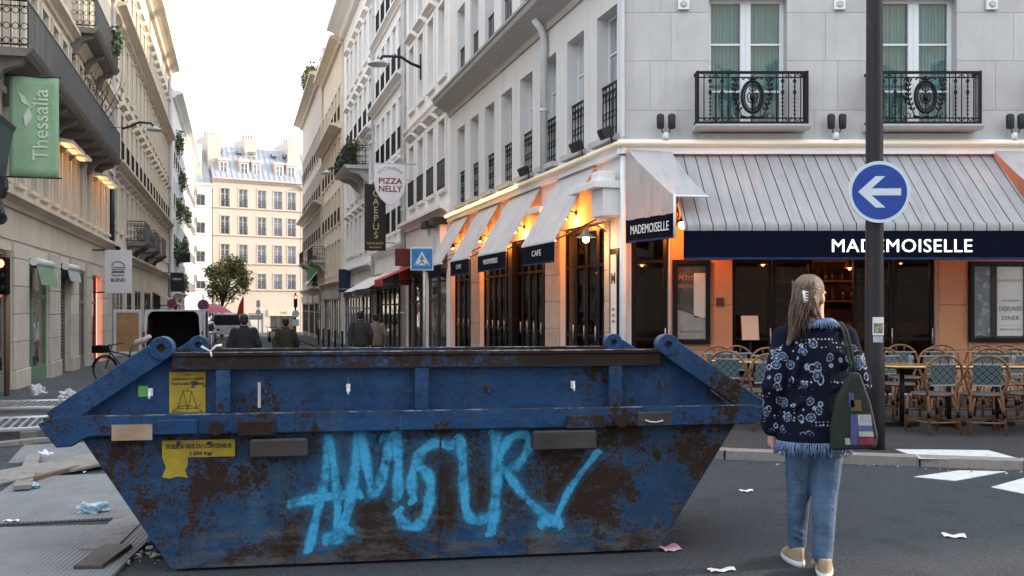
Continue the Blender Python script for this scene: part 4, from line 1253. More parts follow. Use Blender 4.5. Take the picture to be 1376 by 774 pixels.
# glasses left on the tables
GLS = clearglass('drinking_glass', (0.9, 0.92, 0.92), 0.06)
for i, (px, Yf) in enumerate(((1212, 11.5), (1275, 11.5), (1340, 11.5), (990, 12.45), (1055, 11.95))):
    g_ = MB().lathe([(0.028, 0.0), (0.034, 0.002), (0.036, 0.11), (0.034, 0.11), (0.031, 0.01)], (0, 0, 0), 14).build('drinking_glass', GLS)
    g_.location = ((px - 688) * Yf / FOC + rnd.uniform(-0.12, 0.12), Yf - rnd.uniform(0.0, 0.15), PZ + 0.7405)
    tag(g_, ('empty glass on the %s cafe table beyond the street pole' % ORD[i]) if i < 3 else ('empty glass on the %s cafe table counting from the skip' % ORD[i - 3]), 'glass', 'glasses on the cafe tables')

# ------------------------------------------------------------------ right row beyond the cafe
def bayline(L, first, step): 
    out = []; x = first
    while x < L - 0.3: out.append(x); x += step
    return out
def rel(root_t0, px): return tR(px) - root_t0

def shopfront(root, side, a, b, zb, zt, frame, fascia=None, glass=None, door=True):
    """shop bay between distances a,b along the facade: stall riser, panes, fascia"""
    sg = -1 if side == 'R' else 1
    x0, x1 = sorted((sg * a, sg * b)); y = 0.08
    f = MB(); n = max(1, round((x1 - x0) / 1.3)); lw = (x1 - x0) / n
    for i in range(n + 1):
        x = x0 + lw * i; f.box((x - 0.05 if i else x, y - 0.05, zb), (x + 0.05 if i < n else x, y + 0.05, zt))
    f.box((x0, y - 0.04, zb), (x1, y + 0.04, zb + 0.4)); f.box((x0, y - 0.04, zt - 0.1), (x1, y + 0.04, zt)); f.box((x0, y - 0.03, zb + 2.1), (x1, y + 0.03, zb + 2.18))
    s_ = f.build('shopfront', frame, root)
    for i in range(n):
        MB().box((x0 + lw * i + 0.05, y - 0.005, zb + 0.4), (x0 + lw * (i + 1) - 0.05, y + 0.005, zt - 0.1)).build('pane', glass or PANE, s_)
    if fascia is not None:
        MB().box((x0 - 0.15, -0.12, zt + 0.002), (x1 + 0.15, -0.002, zt + 0.55)).build('fascia', fascia, root, bevel=0.01, seg=1)

DARKSHOP = pm('dark_shop_paint', (0.03, 0.028, 0.028), 0.45, var=0.3, scale=4)
BLUESHOP = pm('blue_shop_paint', (0.16, 0.22, 0.28), 0.5, var=0.15, scale=4)
GREYSHOP = pm('grey_shop_paint', (0.2, 0.2, 0.19), 0.5, var=0.15)
REDP = pm('red_paint', (0.38, 0.03, 0.025), 0.5, var=0.15)
WINERED = pm('wine_board', (0.09, 0.02, 0.02), 0.5, var=0.2)
SHOPG = paneglass('shop_pane', (0.05, 0.045, 0.04), 0.05, 0.6, 0.8)

t0, t1 = TC + LS + 0.02, tR(545)
L2 = t1 - t0
g0 = gz(t0) + 0.1
r2 = rowhouse('stone_house', 'pale stone house with hooded window mouldings right behind the cafe building', 'R', t0, t1, 13.6,
              [(5.0, 7.1), (8.4, 10.6), (11.2, 12.8)], bayline(L2, 1.0, 1.75), 0.95, PALE, surround=2, reveal=0.35,
              cornices=[(4.15, 0.3, 0.35), (7.7, 0.12, 0.15), (13.1, 0.5, 0.5)], rails=(0,), pane=PANEL_PALE,
              ground_ops=[(0.5, 3.4, g0 - 0.05, 2.6), (3.9, L2 - 0.5, g0 - 0.1, 2.6)])
shopfront(r2, 'R', 0.5, 3.4, g0 - 0.05, 2.6, DARKSHOP, DARKSHOP, SHOPG); shopfront(r2, 'R', 3.9, L2 - 0.5, g0 - 0.1, 2.6, DARKSHOP, WINERED, SHOPG)
drainpipe(r2, -L2 + 0.1, 0.0, 13.2, -0.1, 0.07)
# two boxed blind housings on square pilasters
for k in (0.7, 2.0):
    MB().box((-k - 0.3, -0.22, 2.95), (-k + 0.3, -0.004, 3.9)).build('pilaster', PALE, r2)
    MB().box((-k - 0.42, -0.42, 3.9), (-k + 0.42, -0.004, 4.12)).build('blind_housing', DKGREY, r2, bevel=0.02)

t0, t1 = tR(545) + 0.02, tR(503)
L3 = t1 - t0; g0 = gz(t0) + 0.1
r3 = rowhouse('stone_house', 'pale narrow house between two drainpipes, balcony rails on every floor, behind the shield sign', 'R', t0, t1, 16.0,
              [(4.4, 6.3), (7.4, 9.4), (10.4, 12.4), (13.4, 15.2)], bayline(L3, 0.9, 1.5), 0.85, WHITEP, reveal=0.3, surround=1,
              cornices=[(3.6, 0.25, 0.3), (6.9, 0.15, 0.2), (9.9, 0.35, 0.3), (12.9, 0.25, 0.25), (15.5, 0.5, 0.5)], rails=(0, 1, 2, 3), railstyle='plain', pane=PANEL_PALE,
              ground_ops=[(0.6, L3 - 0.6, g0 - 0.1, 2.3)])
shopfront(r3, 'R', 0.6, L3 - 0.6, g0 - 0.1, 2.3, DARKSHOP, DARKSHOP, SHOPG)
drainpipe(r3, -0.15, 0.0, 15.6, -0.1, 0.06); drainpipe(r3, -L3 + 0.1, 0.0, 15.6, -0.1, 0.06)

t0, t1 = tR(503) + 0.02, tR(462)
L4 = t1 - t0; g0 = gz((t0 + t1) / 2)
r4 = rowhouse('stone_house', 'tall white house with console brackets and a planted balcony box, deep eaves above', 'R', t0, t1, 17.6,
              [(4.2, 6.0), (7.0, 9.0), (10.0, 12.0), (13.2, 15.2)], bayline(L4, 1.0, 1.9), 0.95, WHITEP, reveal=0.3, surround=2,
              cornices=[(3.2, 0.3, 0.3), (9.4, 0.4, 0.3), (16.9, 1.0, 0.75)], rails=(2,), pane=PANEL_PALE,
              ground_ops=[(0.5, 4.5, g0, 2.0), (5.0, L4 - 0.5, g0, 2.0)])
shopfront(r4, 'R', 0.5, 4.5, g0, 2.0, DARKSHOP, DARKSHOP, SHOPG); shopfront(r4, 'R', 5.0, L4 - 0.5, g0, 2.0, BLUESHOP, BLUESHOP, SHOPG)
for x in (2.9, 6.7):
    MB().run([(0, 9.0), (-0.3, 9.4), (-0.45, 9.75), (0, 9.75)], -x - 0.2, -x + 0.2).build('console', WHITEP, r4)
t0, t1 = tR(462) + 0.02, tR(437)
L5 = t1 - t0; g0 = gz((t0 + t1) / 2)
r5 = rowhouse('stone_house', 'cream stone house with a curved zinc roof and running balconies far down the street', 'R', t0, t1, 17.2,
              [(3.4, 5.4), (6.4, 8.4), (9.4, 11.4), (12.4, 14.4)], bayline(L5, 1.1, 2.1), 1.0, CREAM, reveal=0.25, surround=1,
              cornices=[(2.7, 0.3, 0.3), (11.8, 0.7, 0.3), (16.7, 0.7, 0.5)], rails=(1, 2, 3), roof=(3.2, 1.6), pane=PANEL_PALE,
              ground_ops=[(0.6, 4.6, g0, 1.9), (5.2, L5 - 0.6, g0, 1.9)], nshift=-0.12)
shopfront(r5, 'R', 0.6, 4.6, g0, 1.9, BLUESHOP, BLUESHOP, SHOPG); shopfront(r5, 'R', 5.2, L5 - 0.6, g0, 1.9, GREYSHOP, GREYSHOP, SHOPG)
t0, t1 = tR(437) + 0.02, tR(410)
L6 = t1 - t0; g0 = gz((t0 + t1) / 2)
r6 = rowhouse('stone_house', 'cream stone house at the far end of the street with a planted roof terrace', 'R', t0, t1, 18.0,
              [(3.2, 5.2), (6.2, 8.2), (9.2, 11.2), (12.2, 14.2)], bayline(L6, 1.2, 2.2), 1.05, SUNNY, reveal=0.25, surround=1,
              cornices=[(2.5, 0.35, 0.35), (8.6, 0.6, 0.3), (17.4, 0.8, 0.55)], rails=(1, 2, 3), pane=PANEL_PALE, roof=(3.0, 1.5),
              ground_ops=[(0.6, 6.0, g0, 1.7), (7, 12, g0, 1.7), (13, L6 - 0.8, g0, 1.7)], nshift=-0.25)
for a, b in ((0.6, 6.0), (7, 12), (13, L6 - 0.8)): shopfront(r6, 'R', a, b, g0, 1.7, DARKSHOP, GREYSHOP, SHOPG)

def frame_R(px, z, off=0.0):
    """frame on the right row at a photograph column: x towards the camera along the facade, -y into the street"""
    p = sn(tR(px), NR - off)
    return T(p.x, p.y, z) @ Rz(RIGHT_RZ)
def place(o, M): o.matrix_world = M; return o
PROJ = Rz(R(-90))       # boards hung at right angles to the facade

# running balconies with planting
def balcony_box(name, label, t_a, t_b, nn, z, depth, out, green=None, bracket=True):
    """projecting balcony: slab on brackets with an iron railing; out=-1 right row, +1 left row"""
    rz = RIGHT_RZ if out < 0 else LEFT_RZ
    p = sn((t_a + t_b) / 2, nn)
    o = thing(name, label, 'balcony', (p.x, p.y, z), rz)
    L = t_b - t_a
    MB().run([(0.02, -0.16), (-depth + 0.08, -0.16), (-depth, -0.08), (-depth - 0.05, 0.0), (0.02, 0.0)], -L/2, L/2).build('slab', STONE if out < 0 else pm('dark_stone', (0.2, 0.18, 0.16), 0.9, var=0.2, scale=3, streak=0.4), o)
    if bracket:
        n = max(2, round(L / 1.6))
        for i in range(n):
            x = -L/2 + 0.3 + (L - 0.6) * i / (n - 1)
            MB().run([(0.02, -0.16), (-depth * 0.85, -0.16), (-depth * 0.75, -0.28), (-depth * 0.4, -0.4), (-0.12, -0.75), (0.02, -0.8)], x - 0.11, x + 0.11).build('bracket', STONE if out < 0 else MATS['dark_stone'], o)
    link_mesh('railing', railing_mesh(L, 0.95, 'plain', IRON2 if out > 0 else None), o, T(0, -depth + 0.04, 0.0))
    for sx in (-1, 1): link_mesh('railing', railing_mesh(depth - 0.06, 0.95, 'scroll'), o, T(sx * (L/2 - 0.03), -depth / 2, 0.0) @ Rz(R(90)))
    return o
def plant(label, M, cs, n, size, seed, cat='plant', mats=(LEAF, LEAF), name='plant'):
    o = thing(name, label, cat); o.matrix_world = M
    f = leaf_cloud(cs, n, size, seed).build('foliage', list(mats), o); f['kind'] = 'stuff'
    s_ = MB()
    for c in cs: s_.tube([(c[0], c[1], c[2] - c[5] * 1.1), (c[0] + 0.03, c[1], c[2])], [0.03, 0.01], 5)
    st = s_.build('stems', pm('stem', (0.06, 0.045, 0.03), 0.8), o); st['kind'] = 'stuff'
    MB().box((min(c[0] - c[3] * 0.8 for c in cs), cs[0][1] - 0.12, cs[0][2] - cs[0][5] * 1.2), (max(c[0] + c[3] * 0.8 for c in cs), cs[0][1] + 0.12, cs[0][2] - cs[0][5] * 0.75)).build('planter', pm('planter', (0.12, 0.1, 0.09), 0.8), o)
    return o
tb = tR(497)
b1 = balcony_box('balcony', 'curved stone balcony with green plants on the white house', tb, tb + 4.6, NR, 8.05, 1.15, -1)
plant('bushy green plants in a planter on the stone balcony of the white house', T(*sn(tb + 2.3, NR - 0.8, 8.05)) @ Rz(RIGHT_RZ), [(-1.3, 0, 0.55, 0.6, 0.35, 0.5), (-0.2, 0, 0.7, 0.6, 0.4, 0.6), (1.0, 0, 0.6, 0.7, 0.4, 0.55), (1.9, 0, 0.8, 0.4, 0.3, 0.6)], 900, 0.2, 3)
plant('yellow green shrub on the roof terrace at the end of the right row', T(*sn(tR(424), NR - 0.2, 17.9)) @ Rz(RIGHT_RZ), [(0, 0, 1.2, 1.6, 0.9, 1.4), (1.8, 0, 0.9, 1.2, 0.8, 0.9)], 1400, 0.35, 5, 'shrub', (LEAF, LEAFY))
for px, z, lb in ((440, 4.6, 'iron balcony low on the cream house, above the blue shopfront'), (425, 4.8, 'iron balcony on the far end house, above the grey shopfront')):
    ta = tR(px); balcony_box('balcony', lb, ta, ta + 4.5, NR - 0.15, z, 0.9, -1)

# ------------------------------------------------------------------ hanging signs on the right row
def board_sign(name, label, M, wd, ht, th, face, mats, cat='sign'):
    o = place(thing(name, label, cat), M)
    MB().box((-wd/2, -th/2, 0), (wd/2, th/2, ht)).build('panel', face, o, bevel=0.01, seg=1)
    return o
# facing the camera: a plane square to the street
FACE = Rz(SA)
p = at(504, 337, 36.0)
o = board_sign('hanging_sign', 'tall black hanging sign with cream letters CAEPUS', T(p.x, p.y, p.z) @ FACE, 0.78, 2.42, 0.16, pm('black_board', (0.012, 0.014, 0.013), 0.35), None)
GOLD = pm('gold_letter', (0.55, 0.48, 0.3), 0.5)
for i, ch in enumerate('CAEPUS'): text(ch, 0.36, GOLD, o, T(0.02, -0.084, 2.12 - 0.31 * i), extrude=0.003)
text('RESTAURANT', 0.11, GOLD, o, T(0, -0.084, 0.27), extrude=0.002, width=0.62); text('BRASSERIE', 0.09, GOLD, o, T(0, -0.084, 0.12), extrude=0.002, width=0.45)
MB().bar((-0.39, 0, 2.45), (1.6, 0, 2.45), 0.04).bar((0.39, 0, 0.3), (1.6, 0, 0.3), 0.03).build('bracket', IRON, o)
p = at(524, 249, 33.0)
o = place(thing('shield_sign', 'white shield shaped sign reading RESTAURANT PIZZA NELLY in dark red', 'sign'), T(p.x, p.y, p.z) @ FACE)
hw, zt, zb = 0.53, 0.71, -0.68
out = [(-hw, zt), (-hw, 0.05), (-hw * 0.92, -0.2), (-hw * 0.62, -0.46), (-0.12, zb + 0.03), (0, zb), (0.12, zb + 0.03), (hw * 0.62, -0.46), (hw * 0.92, -0.2), (hw, 0.05), (hw, zt)]
MB().prism(out, -0.06, 0.06).build('panel', pm('sign_white', (0.72, 0.74, 0.78), 0.4, var=0.05), o, bevel=0.012)
DRED = pm('dark_red_letter', (0.2, 0.02, 0.03), 0.5)
text('PIZZA', 0.27, DRED, o, T(0, -0.064, 0.13), extrude=0.003, bold=0.006, width=0.8); text('NELLY', 0.29, DRED, o, T(0, -0.064, -0.14), extrude=0.003, bold=0.006, width=0.8)
GREYL = pm('grey_letter', (0.2, 0.22, 0.24), 0.5)
for i, ch in enumerate('RESTAURANT'):
    a = R(148 - 116 * i / 9); text(ch, 0.15, GREYL, o, T(0.45 * math.cos(a), -0.064, 0.22 + 0.36 * math.sin(a)) @ Ry(-(a - R(90)) * 0.8), extrude=0.002)
MB().bar((-0.5, 0, 0.74), (2.1, 0, 0.74), 0.035).bar((0.5, 0, 0.2), (2.1, 0, 0.2), 0.025).build('bracket', STEEL, o)
# wine-red boards
p = at(550, 346, 34.0); o = board_sign('shop_sign', 'wine red shop board under the shield sign', T(p.x, p.y, p.z - 0.3) @ FACE, 1.0, 0.6, 0.14, WINERED, None)
MB().bar((0.4, 0, 0.3), (0.9, 0, 0.3), 0.06).build('bracket', IRON, o)
p = at(543, 374, 34.6); o = board_sign('shop_sign', 'small bright red sign hanging under the wine red board', T(p.x, p.y, p.z - 0.25) @ FACE, 0.32, 0.6, 0.1, REDP, None)
MB().bar((0.1, 0, 0.58), (1.0, 0, 0.58), 0.04).build('bracket', IRON, o)
p = at(463, 393, 52.0); o = board_sign('shop_sign', 'dark navy square shop sign beside the blue shutters', T(p.x, p.y, p.z) @ FACE, 0.62, 1.25, 0.14, pm('navy_board', (0.01, 0.02, 0.06), 0.5), None)
text('MAISON', 0.12, LETTER, o, T(0, -0.076, 0.18), extrude=0.002, width=0.5); MB().bar((0.2, 0, 1.2), (1.2, 0, 1.2), 0.05).build('bracket', IRON, o)
p = at(420, 378, 72.0); o = board_sign('hanging_banner', 'plain green cloth banner far down the right row', T(p.x, p.y, p.z) @ FACE, 0.75, 1.9, 0.05, pm('green_cloth', (0.13, 0.26, 0.1), 0.8), None)
MB().bar((-0.3, 0, 1.9), (1.2, 0, 1.9), 0.05).build('bracket', IRON, o)
# small shop awnings on the row
def small_awning(label, px0, px1, z, drop, proj, mat, val=None):
    ta, tb2 = tR(px0), tR(px1); p = sn(ta, NR)
    o = thing('shop_awning', label, 'awning', (p.x, p.y, z), RIGHT_RZ, 'small awnings along the right row')
    L = tb2 - ta
    sheet([(-proj * k / 5, -drop * k / 5) for k in range(6)], -L, 0, 10, 0.01).build('canopy', mat, o)
    valance(-L, 0, -drop, -drop - 0.25, -proj, o, None, 0.01, val or mat, False)
    for x in (-L + 0.05, -0.05): MB().tube([(x, 0.01, -drop - 0.1), (x, -proj, -drop)], 0.02, 5).build('arm', IRON, o)
BLKC = pm('black_canvas', (0.02, 0.02, 0.022), 0.8)
REDC = pm('red_canvas', (0.42, 0.025, 0.02), 0.8)
small_awning('bright red shop awning behind the blue crossing sign', 566, 552, 2.95, 0.55, 1.3, REDC)
small_awning('pale shop awning with black valance below the CAEPUS sign', 540, 519, 2.9, 0.75, 1.3, PAPER, BLKC)
small_awning('pale shop awning with black valance two doors past the CAEPUS sign', 515, 500, 2.85, 0.75, 1.3, PAPER, BLKC)
small_awning('small pale awning far down beside the green banner', 432, 425, 4.3, 1.2, 1.0, PAPER)

# wall street lamps
def wall_lamp(label, M, reach=1.1):
    o = place(thing('wall_street_lamp', label, 'street lamp'), M)
    MB().box((-0.06, -0.05, -0.5), (0.06, 0.0, 0.35)).build('wall_plate', DKGREY, o)
    MB().tube([(0, 0, -0.1), (0, -0.35, 0.02), (0, -0.7, 0.22), (0, -reach, 0.2), (0, -reach - 0.1, 0.05)], 0.05, 8).build('arm', DKGREY, o)
    MB().lathe([(0.07, 0.1), (0.16, 0.04), (0.36, -0.06), (0.34, -0.09), (0.1, -0.09)], (0, -reach - 0.15, -0.02), 14).build('head', GFRAME, o)
p = sn(tR(566), NR); wall_lamp('grey wall mounted street lamp on the stone house with hooded windows', T(p.x, p.y, EYE + (HOR - 87) * p.y / FOC) @ Rz(RIGHT_RZ), 1.3)
p = sn(tR(474), NR); wall_lamp('wall mounted street lamp low on the white house below the planted balcony', T(p.x, p.y, EYE + (HOR - 232) * p.y / FOC) @ Rz(RIGHT_RZ), 1.2)
p = sn(tL(163), NL); wall_lamp('dark wall mounted street lamp past the end of the long balcony', T(p.x, p.y, EYE + (HOR - 170) * p.y / FOC) @ Rz(LEFT_RZ), 1.2)

# ------------------------------------------------------------------ left row
t0, t1 = 13.5, tL(150)
L1 = t1 - t0
lops = [(24.97, 27.6, 2.62), (29.2, 30.96, 2.7), (32.4, 34.1, 2.62), (35.25, 37.75, 2.55), (20.6, 23.4, 2.7)]
bays = [x - t0 for x in bayline(41, 15.2, 1.48) if x > t0 + 0.8]
l1 = rowhouse('shop_house', 'cream stone shop house with a long dark iron balcony', 'L', t0, t1, 14.0,
              [(4.25, 6.0), (6.75, 9.0), (10.0, 12.1)], bays, 0.82, CREAM, reveal=0.3, frame=GFRAME, pane=PANE,
              cornices=[(3.62, 0.3, 0.32), (9.3, 0.3, 0.3), (13.5, 0.5, 0.5)], surround=1,
              ground_ops=[(a - t0, b - t0, gz(a) + 0.05, zt) for a, b, zt in lops])
rib = MB()       # fluted fascia below the cornice
k = 0.3
while k < L1 - 0.3:
    rib.box((k, -0.035, 2.95), (k + 0.16, -0.002, 3.6)); k += 0.2
rb = rib.build('fluted_fascia', CREAM, l1); rb['kind'] = 'stuff'
# ashlar piers between the shop openings
edges = [13.6] + [v for a, b, _ in sorted(lops) for v in (a, b)] + [t1 - 0.3]
for a, b in zip(edges[::2], edges[1::2]):
    n = max(1, round((b - a) / 1.5))
    for i in range(n):
        xa, xb = a + (b - a) * i / n - t0, a + (b - a) * (i + 1) / n - t0
        z = gz(a) - 0.1; kk = 0
        while z < 2.85:
            zz = min(2.9, z + 0.62)
            y = -0.06 if kk else -0.10
            MB().box((xa + 0.012, y, z + 0.006), (xb - 0.012, -0.002, zz - 0.006)).build('stone_block', CREAMB, l1, bevel=0.01, seg=1)
            z = zz; kk += 1
# shop openings
GREEND = pm('green_door', (0.16, 0.27, 0.18), 0.45, var=0.1)
def Lx(t_): return t_ - t0
a, b, zt = lops[0]; z0 = gz(a) + 0.05
MB().box((Lx(a) + 0.02, 0.06, z0), (Lx(a) + 0.75, 0.13, zt - 0.02)).build('door', GREEND, l1)
shopfront(l1, 'L', Lx(a) + 0.8, Lx(b), z0, zt, GREEND, None, SHOPG)
a, b, zt = lops[1]
sh = MB(); z = gz(a) + 0.05
while z < zt - 0.4: sh.run([(0.14, z), (0.1, z + 0.035), (0.1, z + 0.055), (0.14, z + 0.085)], Lx(a) + 0.02, Lx(b) - 0.02); z += 0.09
so = sh.build('roller_shutter', pm('shutter_metal', (0.16, 0.15, 0.16), 0.4, metal=0.5, var=0.25), l1); so['kind'] = 'stuff'
MB().box((Lx(a), 0.02, zt - 0.4), (Lx(b), 0.25, zt)).build('shutter_box', DKGREY, l1)
a, b, zt = lops[2]; shopfront(l1, 'L', Lx(a), Lx(b), gz(a) + 0.05, zt, GREYSHOP, None, SHOPG)
a, b, zt = lops[4]; shopfront(l1, 'L', Lx(a), Lx(b), gz(a) + 0.05, zt, GREYSHOP, None, SHOPG)
a, b, zt = lops[3]; z0 = gz(a) + 0.05
REDGLOW = emat('red_lit_panel', (1.0, 0.28, 0.17), 1.1)
shopfront(l1, 'L', Lx(a), Lx(b) - 0.9, z0, zt, REDP, None, SHOPG)
MB().box((Lx(b) - 0.85, 0.1, z0 + 0.15), (Lx(b) - 0.1, 0.14, zt - 0.5)).build('lit_door', REDGLOW, l1)
MB().box((Lx(b) - 0.85, 0.1, zt - 0.45), (Lx(b) - 0.1, 0.14, zt - 0.05)).build('lit_transom', emat('red_lit_transom', (1.0, 0.16, 0.08), 0.8), l1)
drainpipe(l1, L1 - 0.15, -0.3, 13.6, -0.1, 0.07)
MB().tube([(L1 - 0.9, -0.12, 6.2), (L1 - 0.9, -0.12, 3.9), (L1 - 0.5, -0.3, 3.75), (L1 - 0.4, -0.3, 2.6)], 0.09, 8).build('pipe', DKGREY, l1)

# shop blinds of the shop house
def lblind(px0, px1, z, drop, proj, mat, lb):
    ta, tb2 = tL(px0), tL(px1); p = sn(ta, NL)
    o = thing('shop_blind', lb, 'blind', (p.x, p.y, z), LEFT_RZ)
    L = tb2 - ta
    MB().tube([(0, -0.15, 0), (L, -0.15, 0)], 0.1, 10).build('roller', WHITEM, o)
    sheet([(-0.2 - proj * k / 4, -0.05 - drop * k / 4) for k in range(5)], 0, L, 8, 0.01).build('cloth', mat, o)
    for x in (0.05, L - 0.05): MB().box((x - 0.03, -0.2, -0.08), (x + 0.03, 0.02, 0.08)).build('bracket', DKGREY, o)
lblind(36, 60, 2.55, 0.5, 0.12, pm('green_canvas', (0.2, 0.33, 0.2), 0.8), 'short green canvas blind over the green shop door')
lblind(80, 96, 2.6, 0.35, 0.08, pm('grey_canvas', (0.45, 0.45, 0.45), 0.8), 'short grey rolled blind over the metal shutter')
# long balcony
bl = balcony_box('long_balcony', 'long dark stone balcony with iron railing along the shop house', 20.8, 36.2, NL, 6.55, 0.85, 1)
ub = balcony_box('balcony', 'short upper balcony with green plants above the long balcony', 31.0, 36.5, NL, 9.75, 0.75, 1)
plant('green plant trailing over the short upper balcony railing', T(*sn(35.2, NL + 0.55, 9.75)) @ Rz(LEFT_RZ), [(0, 0, 0.6, 0.6, 0.35, 0.55), (0.7, -0.1, 0.9, 0.4, 0.35, 0.6)], 500, 0.2, 8)
# bare climbing shrub on the long balcony
o = thing('bare_shrub', 'tangled bare shrub rising from the long balcony against the stone wall', 'shrub'); o.matrix_world = T(*sn(32.2, NL + 0.35, 6.55)) @ Rz(LEFT_RZ)
tw = MB(); r_ = random.Random(4)
for i in range(34):
    p = Vector((r_.uniform(-0.25, 0.25), 0, 0.0)); pts = [p]
    d = Vector((r_.uniform(-0.7, 0.7), r_.uniform(-0.3, 0.3), 1))
    for k in range(6):
        d = (d + Vector((r_.uniform(-0.7, 0.7), r_.uniform(-0.25, 0.25), r_.uniform(-0.35, 0.25)))).normalized(); p = p + d * 0.42; pts.append(p)
    tw.tube(pts, [0.022, 0.02, 0.018, 0.015, 0.012, 0.01, 0.006], 5)
tw.build('branches', pm('bark', (0.05, 0.04, 0.035), 0.9), o)['kind'] = 'stuff'
f = leaf_cloud([(0, 0, 1.2, 0.9, 0.4, 0.9)], 160, 0.12, 9).build('leaves', [LEAF, LEAFY], o); f['kind'] = 'stuff'
# lit hoods over the first floor windows
for i, px in enumerate((74, 84, 95, 124, 131, 138)):
    p = sn(tL(px), NL)
    near = i < 3
    o = thing('lit_hood', ('small lit white window hood, %s one past the green banner' % ORD[i]) if near else ('small lit white window hood above the burger sign, %s of its three' % ORD[i - 3]), 'lamp', (p.x, p.y, 5.92), LEFT_RZ, 'lit window hoods by the green banner' if near else 'lit window hoods above the burger sign')
    MB().run([(0.02, 0.0), (-0.5, -0.06), (-0.52, 0.02), (0.02, 0.12)], -0.5, 0.5).build('hood', WHITEM, o)
    MB().box((-0.4, -0.35, -0.06), (0.4, -0.2, -0.045)).build('tube_light', emat('hood_light', (1.0, 0.6, 0.25), 0.5), o)
    point('hood_glow', (0, -0.3, -0.25), 1.8, (1.0, 0.45, 0.15), 0.15, o)

# green banner and burger sign, dark console at the near end
p = at(46, 238, 19.6)
o = place(thing('hanging_banner', 'light green vertical cloth banner reading Thessalia with a leaf mark', 'banner'), T(p.x, p.y, p.z) @ Rz(SA))
BW, BH = 0.92, 2.03
ban = MB(); 
for i in range(11):
    for j in range(13):
        x = -BW/2 + BW * i / 10; z = BH * j / 12
        ban.v.append((x, 0.012 * math.sin(i * 0.9 + j * 0.2), z))
for i in range(10):
    for j in range(12): ban.f.append([i*13+j, (i+1)*13+j, (i+1)*13+j+1, i*13+j+1]); ban.mi.append(0); ban.sm.append(True)
c_ = ban.build('cloth', pm('banner_green', (0.30, 0.47, 0.29), 0.8, var=0.08), o); so = c_.modifiers.new('t', 'SOLIDIFY'); so.thickness = 0.006
PALEG = pm('banner_print', (0.62, 0.72, 0.6), 0.8)
text('Thessalia', 0.42, PALEG, o, T(0.13, -0.024, 1.06) @ Ry(R(-90)), width=1.45, extrude=0.001)
text('NATURAL', 0.06, PALEG, o, T(0.36, -0.024, 1.35) @ Ry(R(-90)), width=0.45, extrude=0.001)
lf = MB()
for pts in ([(-0.3, 1.72), (-0.17, 1.62), (-0.09, 1.42), (-0.22, 1.5)], [(-0.09, 1.42), (-0.03, 1.2), (-0.16, 1.0), (-0.2, 1.22)]):
    lf.prism(pts, -0.028, -0.026)
lf.tube([(-0.12, -0.027, 1.5), (-0.05, -0.027, 1.38), (0.02, -0.027, 1.46)], 0.012, 5)
lf.build('leaf_print', PALEG, o)
MB().tube([(-BW/2 - 0.9, 0, BH + 0.01), (BW/2 + 0.05, 0, BH + 0.01)], 0.018, 6).build('top_rod', DKGREY, o); MB().tube([(-BW/2 - 0.9, 0, -0.01), (BW/2 + 0.05, 0, -0.01)], 0.018, 6).build('bottom_rod', DKGREY, o)
p = at(159, 394, 33.0)
o = place(thing('hanging_sign', 'white square hanging sign with a burger drawing reading BLEND', 'sign'), T(p.x, p.y, p.z) @ Rz(SA))
MB().box((-0.43, -0.04, 0), (0.43, 0.04, 1.47)).build('panel', pm('sign_white2', (0.66, 0.66, 0.67), 0.5, var=0.05), o, bevel=0.01)
bg_ = MB()
bun = [(0.21 * math.cos(a), -0.045, 0.88 + 0.2 * math.sin(a)) for a in [math.pi * k / 10 for k in range(11)]]
bg_.tube(bun + [bun[0]], 0.013, 5).tube([(-0.21, -0.045, 0.82), (-0.1, -0.045, 0.79), (0, -0.045, 0.83), (0.1, -0.045, 0.79), (0.21, -0.045, 0.82)], 0.013, 5).tube([(-0.2, -0.045, 0.74), (0.2, -0.045, 0.74)], 0.013, 5)
bg_.tube([(-0.2, -0.045, 0.7), (0.2, -0.045, 0.7), (0.18, -0.045, 0.6), (-0.18, -0.045, 0.6), (-0.2, -0.045, 0.7)], 0.013, 5)
bg_.build('burger_drawing', INK, o)
text('BLEND', 0.16, INK, o, T(0, -0.043, 0.44), width=0.46, extrude=0.002, bold=0.004)
MB().bar((-1.15, 0, 1.46), (-0.4, 0, 1.46), 0.05).bar((-1.15, 0, 0.03), (-0.4, 0, 0.03), 0.05).build('bracket', DKGREY, o)
# dark carved shop console at the near edge
NAVYW = pm('dark_blue_shop', (0.05, 0.06, 0.08), 0.5, var=0.2, scale=3)
p = at(2, 250, 18.6)
o = place(thing('shop_console', 'dark blue grey carved shop console and cornice at the end of the shop house', 'console'), T(p.x, p.y, 0) @ Rz(LEFT_RZ))
MB().run([(0.55, 4.0), (0.0, 4.0), (-0.06, 4.5), (-0.14, 4.9), (-0.2, 5.0), (0.55, 5.05)], -1.2, 0.35).build('cornice_box', NAVYW, o)
MB().run([(0.55, 3.0), (0.15, 3.05), (0.0, 3.3), (0.06, 3.6), (-0.06, 3.8), (-0.04, 4.0), (0.55, 4.0)], 0.0, 0.33).build('scroll', pm('dark_scroll', (0.03, 0.032, 0.036), 0.6, var=0.4, scale=9, bump=0.6, bscale=18), o)
for z in (3.22, 3.72): MB().lathe([(0.12, 0), (0.13, 0.03), (0.05, 0.05), (0.02, 0.09)], (0.34, 0.1, z), 12, 0, 'x').build('rosette', MATS['dark_scroll'], o)
MB().box((-0.2, 0.1, -0.5), (0.18, 0.55, 3.0)).build('pilaster', NAVYW, o, bevel=0.02)
